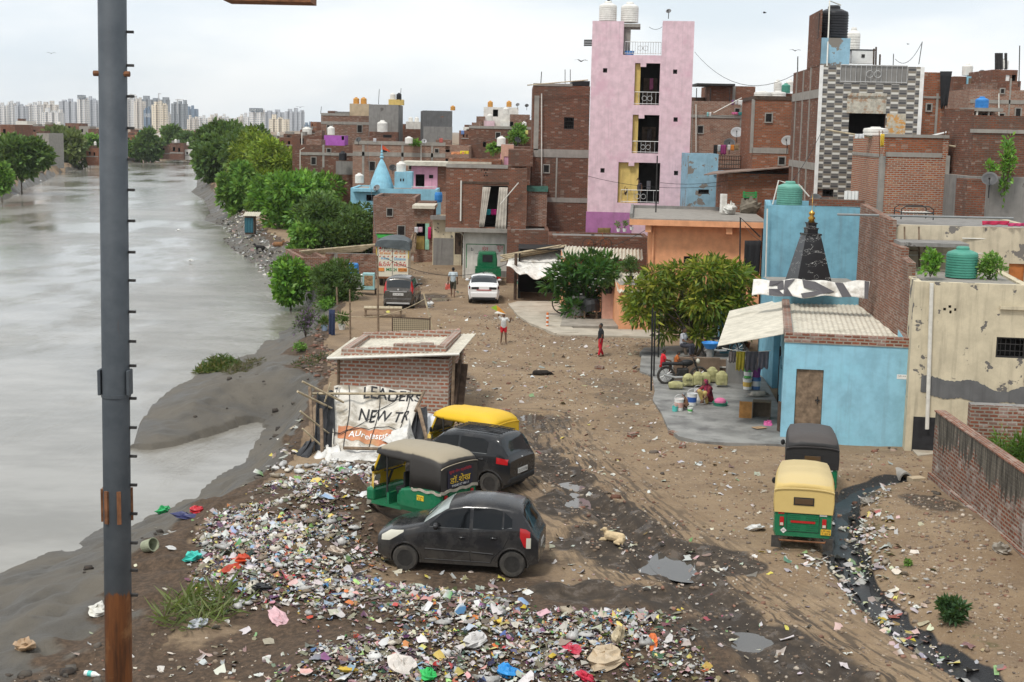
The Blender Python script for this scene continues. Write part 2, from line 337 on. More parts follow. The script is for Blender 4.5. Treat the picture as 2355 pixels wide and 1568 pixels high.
def terrain(Pn):
 x,y=Pn[:,0],Pn[:,1];dw,inw=sdist(Pn,WPOLY);du1,in1=sdist(Pn,UP1);du2,in2=sdist(Pn,UP2)
 up=in1|in2|(y>520);du=np.where(up,0,np.minimum(du1,du2));s=dw/(dw+du+1e-6)
 z=WZ+1.5*sm(s,0,1.0)**1.0*np.clip(.55+.45*s,0,1)+.03*np.minimum(dw,1.5)*(s<.999)
 z=np.where(up,0.0,z);z=np.where(inw,WZ-np.minimum(.9,.02+.14*dw),z)
 near=y<110;land=~inw
 n=(vnoise(x,y,.35,1)-.5)*.10+(vnoise(x,y,1.1,2)-.5)*.07+(vnoise(x,y,3.1,3)-.5)*.035
 z=z+n*land*np.clip(dw/1.5,0,1)*np.where(s<.9,1.6,1.0)
 bank=land&(s<.985)&(s>.25);z=z+bank*(vnoise(x,y,2.2,5)-.5)*.22
 fl_=land&(s<.8)&(y<75);z=z+fl_*(.06*np.sin(3.2*x+1.1*y+3*vnoise(x,y,.6,16))*vnoise(x,y,.35,17)+(.30*np.maximum(vnoise(x,y,1.3,18)-.62,0)+.10*(vnoise(x,y,2.8,20)-.5))*np.clip(dw,0,1))
 dd=pdist(Pn,DRAIN);z=z-.22*(1-sm(dd,.1,.75))+.10*np.exp(-((dd-1.0)/.45)**2)
 for rt,w in((RUT1,.34),(RUT2,.34)):
  dr=pdist(Pn,rt);z=z-.10*np.exp(-(dr/w)**2)+.07*np.exp(-((dr-.62)/.25)**2)*(y<45)
 drr=np.minimum(pdist(Pn,RUT1),pdist(Pn,RUT2));z=z+np.exp(-(drr/1.1)**2)*((vnoise(x,y,2.4,6)-.5)*.13+(vnoise(x,y,6.,7)-.5)*.07)*(y<60)
 z=z+.42*np.exp(-((x-MOUND[0])/1.6)**2-((y-MOUND[1])/4.)**2)
 for c,r,h in((HEAP,1.0,.55),(HEAP2,1.1,.45),(HEAPK,.8,.35)):
  z=z+h*np.exp(-((x-c[0])/r)**2-((y-c[1])/r)**2)*(1+.8*(vnoise(x,y,2.5,8)-.5))
 cs=G(470,935,-1.3);z=z+np.where(inw,0,.45*np.exp(-((x-cs[0])/2.6)**2-((y-cs[1])/6.)**2))
 for px,py,rx,ry in PUDS:
  c=G(px,py);q=((x-c[0])/rx)**2+((y-c[1])/ry)**2;wq=np.exp(-q**1.4*.7)*(.55+.5*vnoise(x,y,1.6,14)+.5*(vnoise(x,y,3.5,15)-.2)+.35*(vnoise(x,y,8.,19)-.5));z=z*(1-np.clip(wq,0,1))-.14*np.clip(wq,0,1)
 dp,inp=sdist(Pn,PILE);z=z+np.where(inp,np.clip(dp/2.0,0,1),0)*(.12+.35*vnoise(x,y,.5,9)+.12*(vnoise(x,y,1.7,10)-.3))
 for pl in(BLACKM,BLACKM2):
  db,inb=sdist(Pn,pl);z=z+np.where(inb,np.clip(db/.6,0,1),0)*(.05+.22*(vnoise(x,y,2.,11)-.35)+.10*(vnoise(x,y,5.,12)-.5))
 return z
def TH(x,y):return float(terrain(np.array([[x,y]],float))[0])
def GP(px,py):
 z=0.0
 for _ in range(12):p=G(px,py,z);z=.5*z+.5*TH(p[0],p[1])
 p=G(px,py,z);return np.array([p[0],p[1],TH(p[0],p[1])])
nc=400
ys=[-30,-12,4]
while ys[-1]<4600:yy_=ys[-1];ys.append(yy_+(1.2 if yy_<19 else.135 if yy_<52 else max(.3,.0125*(yy_-30))if yy_<500 else.05*yy_))
ys=np.array(ys);nr=len(ys)
ta=np.linspace(-1,1,nc);ta=.36*ta+.30*ta**3
XX=ta[None,:]*(np.maximum(ys,4)[:,None]+16);YY=np.repeat(ys[:,None],nc,1)
Pn=np.stack([XX.ravel(),YY.ravel()],1);Z=terrain(Pn)
x,y=Pn[:,0],Pn[:,1]
dw,inw=sdist(Pn,WPOLY);du1,in1=sdist(Pn,UP1);du2,in2=sdist(Pn,UP2);up=in1|in2|(y>520)
s=dw/(dw+np.where(up,0,np.minimum(du1,du2))+1e-6)
nzv=.6*vnoise(x,y,.45,21)+.4*vnoise(x,y,1.9,22)
flats=np.where(inw,1,1-sm(s+(nzv-.5)*.35,.62,.95));flats=np.where(up,0,flats)
drr=np.minimum(pdist(Pn,RUT1),pdist(Pn,RUT2))
mud=(1-sm(drr+(nzv-.5)*.9,.0,.9))*(1-.9*sm(y,38,47))*sm(y,20,22)
for pl in(BLACKM,BLACKM2):
 db,inb=sdist(Pn,pl);mud=np.maximum(mud,sm(np.where(inb,db,-db)+(nzv-.5)*1.6,-.5,1.2)*.85)
for(px,py,rx,ry,a)in((1540,1290,2.2,1.4,.9),(1690,1465,1.6,1.,.8),(1310,1150,1.2,2.,.8),(1230,965,1.4,2.5,.5),(985,685,1.5,3.,.55),(1400,880,1.8,1.6,.45),(1440,910,1.6,2.2,.45),(1470,980,1.2,3.,.4),(1350,905,1.4,2.0,.35),(2150,1185,1.0,1.6,.55),(1060,880,.8,3,.5)):
 c=G(px,py);q=((x-c[0])/rx)**2+((y-c[1])/ry)**2;mud=np.maximum(mud,a*(1-sm(q+(nzv-.5)*1.2,.35,1.1)))
dd=pdist(Pn,DRAIN);drain=1-sm(dd+(nzv-.5)*.5,.22,.62);edge=(1-sm(dd+(nzv-.5)*.8,.5,1.6))*.55
dp,inp=sdist(Pn,PILE);org=sm(np.where(inp,dp,-dp)+(nzv-.5)*2.6,-2.0,1.6)
BK=poly_w([(880,1180),(1260,1190),(1260,1330),(1240,1400),(850,1400)]);db,inb=sdist(Pn,BK);org=np.maximum(org,sm(np.where(inb,db,-db)+(nzv-.5)*2.6,-1.8,1.6)*.75)
BK2=poly_w([(300,1470),(640,1400),(900,1400),(900,1620),(100,1620)]);db,inb=sdist(Pn,BK2);org=np.maximum(org,sm(np.where(inb,db,-db)+(nzv-.5)*2.6,-1.5,1.5)*.85)
bankm=np.where(up,0,sm(s,.45,.7))*(y>20);org=np.maximum(org,bankm*.7)
grn=np.exp(-((dd-.9)/.5)**2)*sm(vnoise(x,y,.8,33),.55,.7)*.45
A1=np.stack([np.maximum(mud,edge*.6),org,flats],1);A2=np.stack([drain,grn,np.minimum(drr,4)],1)
n1=nr;idx=np.arange(nr*nc).reshape(nr,nc)
Fq=np.stack([idx[:-1,:-1],idx[:-1,1:],idx[1:,1:],idx[1:,:-1]],-1).reshape(-1,4)
t=NT('earth')
a1=t.node('ShaderNodeVertexColor',layer_name='m1');a2=t.node('ShaderNodeVertexColor',layer_name='m2')
s1=t.node('ShaderNodeSeparateColor');t.link(a1.outputs[0],s1.inputs[0]);s2=t.node('ShaderNodeSeparateColor');t.link(a2.outputs[0],s2.inputs[0])
na=t.noise(.45,8,.62);nb=t.noise(2.6,7,.65);ncn=t.noise(9,5,.7);nd=t.noise(34,3,.7)
c=t.mix(t.ramp(na,.35,.65),(.215,.147,.086),(.272,.195,.119))
c=t.mix(t.math('MULTIPLY',t.ramp(nb,.5,.72),.55),c,(.165,.110,.070));c=t.mix(t.math('MULTIPLY',t.ramp(t.noise(.22,8,.7),.5,.62),.5),c,(.14,.098,.066))
c=t.mix(t.math('MULTIPLY',t.ramp(ncn,.52,.68),.5),c,(.335,.258,.178))
c=t.mix(t.math('MULTIPLY',t.ramp(nd,.54,.64),.5),c,(.13,.09,.062));c=t.mix(t.math('MULTIPLY',t.ramp(t.noise(5,6,.75),.56,.66),.5),c,(.15,.105,.072))
def jit(sock,amt=.5):return t.math('ADD',sock,t.math('MULTIPLY',t.math('SUBTRACT',t.math('ADD',t.math('MULTIPLY',nb,.6),t.math('MULTIPLY',ncn,.4)),.5),amt))
fo=t.ramp(jit(s1.outputs[1],.9),.35,.62);co=t.mix(t.ramp(ncn,.35,.7),(.050,.034,.022),(.115,.075,.047));c=t.mix(fo,c,co)
ff=t.ramp(jit(s1.outputs[2],.5),.4,.6);cf=t.mix(t.ramp(na,.35,.65),(.062,.055,.044),(.118,.104,.083));cf=t.mix(t.math('MULTIPLY',t.ramp(nb,.55,.75),.5),cf,(.038,.034,.029));c=t.mix(ff,c,cf)
fm=t.ramp(jit(s1.outputs[0],.7),.32,.6);cm=t.mix(t.ramp(nb,.35,.7),(.036,.028,.021),(.095,.070,.049));c=t.mix(fm,c,cm)
c=t.mix(t.ramp(jit(s2.outputs[1],.8),.4,.6),c,(.06,.065,.02))
gx=t.node('ShaderNodeSeparateXYZ');t.link(t.tc.outputs['Object'],gx.inputs[0]);rv=t.node('ShaderNodeCombineXYZ');t.link(t.math('MULTIPLY',s2.outputs[2],7.0),rv.inputs[0]);t.link(t.math('MULTIPLY',gx.outputs[1],.8),rv.inputs[1]);rn=t.noise(1.0,5,.6,rv.outputs[0]);c=t.mix(t.math('MULTIPLY',t.math('MULTIPLY',t.ramp(rn,.48,.58),t.ramp(s2.outputs[2],2.8,.8)),.85),c,(.042,.033,.026));fd=t.ramp(jit(s2.outputs[0],.3),.4,.6);c=t.mix(fd,c,(.012,.012,.013))
wet=t.math('MAXIMUM',t.math('MULTIPLY',fm,t.ramp(nb,.52,.62)),fd);ro=t.fmix(wet,t.fmix(ff,.95,t.fmix(t.ramp(na,.4,.62),.45,.8)),.3)
bh=t.math('ADD',t.math('MULTIPLY',nb,1.2),t.math('ADD',ncn,t.math('MULTIPLY',nd,.5)))
t.out(c,ro,t.bump(bh,.55,.05),.35)
ground=np_mesh('ground',np.stack([x,y,Z],1),Fq,t.mat,{'m1':A1,'m2':A2},smooth=True);tag(ground,kind='structure')
DRAINP=DRAIN
t=NT('river_water')
v1=t.mapping((1,.30,1));n1_=t.noise(2.4,7,.68,v1);n2_=t.noise(.09,5,.6,t.mapping((1,.42,1)));n3_=t.noise(.35,6,.6,t.mapping((.5,.9,1),rot=(0,0,.5)))
amp=t.ramp(n2_,.40,.62)
foam=t.math('MULTIPLY',t.ramp(t.noise(.5,8,.68,t.mapping((.28,.9,1),rot=(0,0,-.25))),.62,.74),t.ramp(n2_,.38,.5))
col=t.mix(t.ramp(n3_,.35,.65),(.185,.172,.145),(.275,.26,.228));col=t.mix(t.math('MULTIPLY',foam,.35),col,(.12,.1,.06))
bmp=t.node('ShaderNodeBump');t.link(t.math('ADD',t.math('MULTIPLY',amp,.55),.06),bmp.inputs['Strength']);bmp.inputs['Distance'].default_value=.22;t.link(n1_,bmp.inputs['Height'])
t.out(col,t.fmix(amp,.06,.16),bmp.outputs['Normal'],.5);t.bsdf.inputs['IOR'].default_value=1.33
w=MB();w.poly([(-34,-30,WZ),(40,20,WZ),(2,60,WZ),(0,130,WZ),(-30,260,WZ),(-60,480,WZ),(-330,480,WZ),(-140,-30,WZ)])
tag(w.build('river',t.mat),kind='structure')
pud=NT('puddle_water');pud.out(pud.mix(pud.noise(2),(.05,.042,.035),(.09,.078,.062)),.04,pud.bump(pud.noise(3),.03,.02),.6);PUD=pud.mat
for ip,(px,py,rx,ry)in enumerate(PUDS):
 c=G(px,py);m=MB();m.poly([(c[0]+1.5*rx*math.cos(a),c[1]+1.5*ry*math.sin(a),-.084-.003*ip)for a in np.linspace(0,6.283,25)[:-1]]);tag(m.build('puddle',PUD),kind='structure')
dm=MB();L=DRAIN
Ls=[L[i]+(L[i+1]-L[i])*k/6 for i in range(len(L)-1)for k in range(6)];rows=[]
for i in range(1,len(Ls)-1):
 d=Ls[i+1]-Ls[i-1];d/=np.linalg.norm(d);nn=np.array([-d[1],d[0]]);w_=.20+.07*math.sin(i*.9);rows.append([(*(Ls[i]-nn*w_),0),(*(Ls[i]+nn*w_),0)])
zs_=[TH(*(np.array(r_[0][:2])+np.array(r_[1][:2]))/2)+.05 for r_ in rows];zs_=[min(zs_[max(0,i-4):i+5])for i in range(len(zs_))]
dm.grid([[(p[0],p[1],z_)for p in r_]for r_,z_ in zip(rows,zs_)])
dk=mat('drain_water',(.012,.012,.013),.3,.3,3,.4,.35);tag(dm.build('drain_water',dk),kind='structure')
def paving(pts,mat_,h=.12,name='pavement'):
 W=[G(*p)for p in pts];m=MB();poly=[(p[0],p[1])for p in W]
 a=sum(poly[i][0]*poly[(i+1)%len(poly)][1]-poly[(i+1)%len(poly)][0]*poly[i][1]for i in range(len(poly)))
 if a<0:poly=poly[::-1]
 m.prism(poly,-.4,h);return tag(m.build(name,mat_),kind='structure')
sl1=mat('slab_concrete',(.235,.23,.215),.6,.25,.9,.3,dirt=(.12,.115,.11),dscale=1.1,dlo=.45,dhi=.7)
sl2=mat('slab_pale',(.40,.355,.285),.85,.15,1.2,.2,dirt=(.28,.23,.17),dscale=.9,dlo=.5,dhi=.75)
paving([(1505,905),(1500,870),(1470,858),(1475,815),(1600,800),(1710,790),(1835,1020),(1830,1030),(1700,1026),(1610,1022),(1560,1010),(1535,990),(1520,955),(1500,925)],sl1,.10)
paving([(1168,702),(1190,696),(1310,696),(1300,745),(1330,768),(1275,770),(1215,745),(1190,728)],sl2,.09)
paving([(1288,755),(1300,705),(1425,712),(1440,757)],mat('slab_step',(.28,.25,.21),.85,.2,2,.2),.14)
paving([(1278,772),(1300,757),(1520,762),(1524,778)],sl2,.07)
paving([(945,598),(950,572),(1000,572),(1000,600)],mat('slab_door',(.33,.31,.28),.8,.2,2,.2),.12)
paving([(2090,1030),(2160,1020),(2160,1045),(2110,1052)],sl2,.06)
paving([(1470,820),(1480,810),(1590,803),(1590,812),(1560,818)],sl1,.2)
PALETTE=np.array([(.64,.63,.60)]*9+[(.55,.54,.52)]*6+[(.62,.57,.48)]*5+[(.40,.39,.37)]*4+[(.36,.30,.22)]*4+[(.22,.17,.12)]*3+[(.56,.40,.36)]*2+[(.62,.30,.30),(.50,.06,.05),(.62,.20,.05),(.62,.45,.05),(.70,.58,.16),(.10,.30,.08),(.06,.16,.36),(.25,.40,.52),(.03,.03,.035),(.03,.03,.035),(.06,.055,.06),(.20,.22,.26),(.45,.50,.56),(.36,.55,.20),(.25,.10,.18),(.62,.36,.38),(.60,.52,.20),(.50,.20,.08),(.30,.42,.60),(.66,.55,.50)])
def sample(pts,dens,margin=1.0):
 W=poly_w(pts);lo,hi=W.min(0),W.max(0);n=int((hi-lo).prod()*dens);q=lo+rng.random((n,2))*(hi-lo)
 d,ins=sdist(q,W);fall=np.clip(d/margin,0,1)if margin else np.ones(n);cl=.25+1.5*vnoise(q[:,0],q[:,1],.9,41)
 ex=np.ones(n)
 for px,py,rx,ry in((585,1150,1.7,.9),(830,1178,1.2,1.3),(880,1235,.9,1.2),(760,1292,.7,.5),(700,1478,2.,.8),(920,1335,1.4,.4),(1330,1388,2.,.6),(1000,1400,1.2,.35),(640,1200,.5,.5)):c=G(px,py);ex*=1-.93*np.exp(-(((q[:,0]-c[0])/rx)**2+((q[:,1]-c[1])/ry)**2)**2)
 return q[ins&(rng.random(n)<fall*cl*ex)]
def flakes(name,q,size,colors,lift=.03,crump=.5,rough=.45,asp=(.45,1.0),flat=.4):
 n=len(q);z=terrain(q);sz=size[0]*(size[1]/size[0])**(rng.random(n)**1.7)
 g=np.array([(i,j)for j in(-1,0,1)for i in(-1,0,1)],float)*.5
 a=rng.random(n)*6.283;ex=asp[0]+(asp[1]-asp[0])*rng.random(n)
 P=np.zeros((n,9,3));jit=rng.normal(0,.12,(n,9,2))
 gx=(g[None,:,0]+jit[...,0])*sz[:,None];gy=(g[None,:,1]+jit[...,1])*(sz*ex)[:,None]
 hz_=rng.normal(0,crump*.38,(n,9))*sz[:,None]*ex[:,None];hz_[:,4]+=.22*crump*sz
 tx=rng.normal(0,flat,n);ty=rng.normal(0,flat,n);hz_+=gx*tx[:,None]+gy*ty[:,None]
 ca,sa=np.cos(a),np.sin(a)
 P[...,0]=q[:,0,None]+gx*ca[:,None]-gy*sa[:,None];P[...,1]=q[:,1,None]+gx*sa[:,None]+gy*ca[:,None]
 P[...,2]=z[:,None]+lift*(.4+rng.random(n))[:,None]+np.maximum(hz_,-.02)
 f0=np.array([(0,1,4,3),(1,2,5,4),(3,4,7,6),(4,5,8,7)]);F=(f0[None]+9*np.arange(n)[:,None,None]).reshape(-1,4)
 c=colors[rng.integers(0,len(colors),n)]*(.55+.5*rng.random((n,1)));c=np.clip(c+rng.normal(0,.02,(n,3)),.008,.85)
 C=np.repeat(c[:,None],9,1);two=rng.random(n)<.25;c2=colors[rng.integers(0,len(colors),n)];C[two,:3]=c2[two][:,None]
 t=NT(name+'_surface');vc=t.node('ShaderNodeVertexColor',layer_name='col');t.out(t.mix(t.ramp(t.noise(11,4),.5,.75),vc.outputs[0],t.mix(.5,vc.outputs[0],(.14,.105,.075))),rough,None,.4)
 return tag(np_mesh(name,P.reshape(-1,3),F,t.mat,{'col':C.reshape(-1,3)}),kind='stuff')
A_=[(690,1085),(760,1062),(868,1065),(872,1180),(895,1300),(850,1420),(640,1420),(520,1415),(425,1345),(430,1265),(455,1200),(570,1125)]
B_=[(640,1400),(880,1310),(900,1345),(1240,1372),(1250,1440),(1560,1405),(1640,1500),(1660,1600),(560,1600),(690,1480)]
MATTED=np.array([(.10,.075,.05),(.07,.055,.04),(.16,.12,.085),(.20,.17,.14),(.28,.25,.21),(.35,.31,.26),(.13,.10,.09),(.24,.19,.13),(.05,.045,.042)])
flakes('matted_litter',np.vstack([sample(A_,120,.6),sample(B_,105,.6)]),(.05,.20),MATTED,.025,.35,.8,flat=.2)
q=np.vstack([sample(A_,200,1.0),sample(B_,80,.8),sample([(820,1440),(1560,1410),(1640,1500),(1660,1600),(560,1600),(680,1500)],145,.7)]);flakes('litter',q,(.025,.125),PALETTE,.04,.7,flat=.28)
q=np.vstack([sample(A_,16,.5),sample(B_,11,.5)]);flakes('litter',q,(.11,.24),PALETTE,.05,.8,.5,flat=.2)
def lumps(name,q,size,colors):
 n=len(q);z=terrain(q);th=np.linspace(.25,math.pi-.25,5);ph=np.linspace(0,2*math.pi,8)[:-1];u=np.array([(math.sin(a)*math.cos(b),math.sin(a)*math.sin(b),math.cos(a))for a in th for b in ph]);nv=len(u);s_=size[0]*(size[1]/size[0])**(rng.random(n)**1.6)
 P=u[None]*(1+rng.normal(0,.24,(n,nv,1)))*s_[:,None,None]*(np.array([1,.7,.42])*(.75+.5*rng.random((n,1,3))));a=rng.random(n)*6.28;ca,sa=np.cos(a)[:,None],np.sin(a)[:,None]
 Q=np.stack([q[:,0,None]+P[...,0]*ca-P[...,1]*sa,q[:,1,None]+P[...,0]*sa+P[...,1]*ca,z[:,None]+.06+P[...,2]],-1);f0=np.array([(i*7+j,i*7+(j+1)%7,(i+1)*7+(j+1)%7,(i+1)*7+j)for i in range(4)for j in range(7)])
 F=(f0[None]+nv*np.arange(n)[:,None,None]).reshape(-1,4);c=colors[rng.integers(0,len(colors),n)]*(.65+.45*rng.random((n,1)));C=np.repeat(c,nv,0)
 t=NT(name+'_surface');vc=t.node('ShaderNodeVertexColor',layer_name='col');t.out(t.mix(t.ramp(t.noise(9,4),.5,.75),vc.outputs[0],t.mix(.5,vc.outputs[0],(.16,.125,.09))),.4,t.bump(t.noise(25,4),.5,.02),.45);return tag(np_mesh(name,Q.reshape(-1,3),F,t.mat,{'col':C}),kind='stuff')
lumps('litter',np.vstack([sample(A_,4,.5),sample(B_,3,.5),sample([(1900,1180),(2080,1180),(2200,1400),(2000,1400)],1.2,.3),sample([(600,1060),(880,1050),(880,1100),(640,1130)],14,.3)]),(.05,.18),PALETTE[:31]*.95)
q2=np.vstack([sample([(1940,1135),(2060,1105),(2060,1230),(2080,1340),(2330,1530),(2360,1600),(2290,1600),(1990,1430),(1900,1310),(1720,1290),(1740,1265),(1925,1265)],38,.7),sample([(1920,1200),(2020,1190),(2040,1330),(1960,1330)],40,.6),sample([(1800,1290),(2000,1300),(2180,1480),(2080,1500),(1900,1390)],22,.8)])
DULL=np.vstack([PALETTE[:33],[(.55,.55,.38),(.50,.50,.32),(.4,.1,.1),(.6,.5,.1),(.2,.35,.15)]])
flakes('litter',q2,(.05,.24),DULL,.03,.45)
q3=np.vstack([sample([(330,1180),(690,1060),(860,1400),(640,1500),(330,1568),(60,1600)],3.0,1),sample([(1240,1180),(1700,1250),(1900,1568),(1500,1600),(1240,1420)],4,.5),sample([(560,1440),(860,1420),(900,1568),(310,1600),(330,1500)],16,1.),sample([(880,1300),(1290,1330),(1250,1400),(860,1380)],22,.5),sample([(1050,780),(1500,780),(1780,1040),(2100,1040),(2140,1120),(2200,1568),(1600,1568),(1250,1100),(1060,900)],2.2,1.),sample([(940,620),(1160,700),(1480,780),(1060,780),(850,720)],.9,1)])
flakes('litter',q3,(.05,.22),DULL,.02,.4)
q4=np.vstack([sample([(500,440),(570,470),(640,540),(700,570),(690,600),(640,610),(560,560),(500,500)],6,2),sample([(580,560),(690,575),(700,610),(690,640),(620,625)],4,1.),sample([(620,980),(700,930),(700,1060),(600,1110),(560,1080)],9,.8),sample([(0,400),(130,385),(100,415),(0,455)],.5,3)])
flakes('litter',q4,(.09,.42),DULL,.03,.4)
STONE=np.array([(.38,.32,.25),(.31,.25,.19),(.26,.19,.14),(.46,.40,.33),(.20,.145,.10),(.22,.12,.085),(.17,.135,.11),(.29,.22,.16)])
def stones(name,q,size,colors):
 n=len(q);z=terrain(q);s_=size[0]*(size[1]/size[0])**(rng.random(n)**2.2)
 b=np.array([(-1,-1,-.7),(1,-1,-.7),(1,1,-.7),(-1,1,-.7),(-.7,-.7,.7),(.7,-.7,.7),(.7,.7,.7),(-.7,.7,.7)])*.5
 P=b[None]*(.7+.6*rng.random((n,8,3)))*(s_[:,None,None]*(np.array([1,.75,.6])*(.7+.6*rng.random((n,1,3)))))
 a=rng.random(n)*6.28;ca,sa=np.cos(a)[:,None],np.sin(a)[:,None]
 Q=np.stack([q[:,0,None]+P[...,0]*ca-P[...,1]*sa,q[:,1,None]+P[...,0]*sa+P[...,1]*ca,z[:,None]+P[...,2]+s_[:,None]*.12],-1)
 f0=np.array([(0,3,2,1),(4,5,6,7),(0,1,5,4),(1,2,6,5),(2,3,7,6),(3,0,4,7)]);F=(f0[None]+8*np.arange(n)[:,None,None]).reshape(-1,4)
 C=np.repeat((colors[rng.integers(0,len(colors),n)]*(.75+.5*rng.random((n,1))))[:,None],8,1)
 t=NT(name+'_surface');vc=t.node('ShaderNodeVertexColor',layer_name='col');t.out(t.mix(t.ramp(t.noise(9,4),.4,.7),vc.outputs[0],t.mix(.4,vc.outputs[0],(.1,.07,.05))),.92,t.bump(t.noise(40,3),.4,.01),.2)
 return tag(np_mesh(name,Q.reshape(-1,3),F,t.mat,{'col':C.reshape(-1,3)}),kind='stuff')
ROAD=[(1050,780),(1120,720),(1500,780),(1780,1040),(2130,1040),(2150,1150),(2354,1320),(2370,1600),(1600,1600),(1350,1380),(1220,1100),(1060,900)]
stones('gravel',np.vstack([sample(ROAD,34,.3),sample([(2060,1150),(2140,1130),(2354,1330),(2370,1600),(2100,1380)],60,.3),sample([(850,720),(940,600),(1170,640),(1480,770),(1060,800)],9,.5),sample([(300,1440),(640,1440),(800,1600),(-60,1600),(0,1540)],18,.5),sample([(1350,770),(1500,770),(1530,810),(1450,840)],30,.4),sample([(600,540),(700,580),(690,640),(540,565)],3,.5)]),(.02,.11),STONE)
BRK=np.array([(.20,.095,.065),(.15,.08,.058),(.27,.20,.155),(.11,.09,.075),(.09,.075,.065)])
stones('rubble',np.vstack([sample([(690,790),(760,790),(800,850),(760,870),(700,860),(690,830)],30,.5),sample([(700,740),(760,745),(760,800),(700,800)],14,.5),sample([(2040,1010),(2090,1020),(2070,1040),(1990,1040)],12,.3),sample(ROAD,.16,0)]),(.10,.24),BRK)
stones('rubble',np.vstack([sample([(2130,1130),(2160,1140),(2200,1190),(2150,1180)],40,.3),sample([(560,1060),(690,985),(700,1040),(560,1110)],3,.5),sample([(235,1220),(420,1175),(380,1240),(120,1290)],6,.5),sample([(0,1520),(240,1480),(240,1600),(0,1600)],14,.5),sample([(660,620),(720,690),(700,720)],14,.4),sample([(500,470),(570,520),(700,600),(690,650),(620,630),(520,560),(470,520)],4,.5),sample([(440,430),(480,400),(500,470),(470,500)],1.5,1),sample([(300,1030),(400,905),(560,820),(720,830),(690,990),(560,950)],.8,.5)]),(.06,.26),np.array([(.06,.052,.045),(.09,.08,.068),(.045,.04,.036)]))
def text_data(s,shear=0.0,bold=0.0):
 cu=bpy.data.curves.new('t','FONT');cu.body=s;cu.shear=shear;cu.offset=bold;cu.resolution_u=3
 o=bpy.data.objects.new('t',cu);COL.objects.link(o);dg=bpy.context.evaluated_depsgraph_get();dg.update()
 me=bpy.data.meshes.new_from_object(o.evaluated_get(dg));bpy.data.objects.remove(o);bpy.data.curves.remove(cu)
 V=np.array([v.co[:]for v in me.vertices]).reshape(-1,3);F=[tuple(p.vertices)for p in me.polygons];bpy.data.meshes.remove(me)
 if len(V):V[:,:2]-=V[:,:2].min(0)
 return V,F
def lettering(s,w,h,fn,m,name='lettering',parent=None,shear=0.0,bold=0.0,keep=False):
 V,F=text_data(s,shear,bold)
 if not len(V):return None
 ext=V[:,:2].max(0);ext[ext<1e-6]=1;sx=w/ext[0];sy=h/ext[1]
 mb=MB();mb.add([fn(a*sx,b*sy)for a,b,_ in V],F);return mb.build(name,m,parent)
INK={k:plain('ink_'+k,c,.6,.3)for k,c in dict(black=(.02,.02,.022),red=(.5,.03,.03),white=(.75,.75,.73),yellow=(.75,.50,.03),blue=(.03,.12,.35),green=(.02,.2,.06),orange=(.65,.24,.05),grey=(.25,.25,.25),sky=(.1,.35,.6)).items()}
HS={}
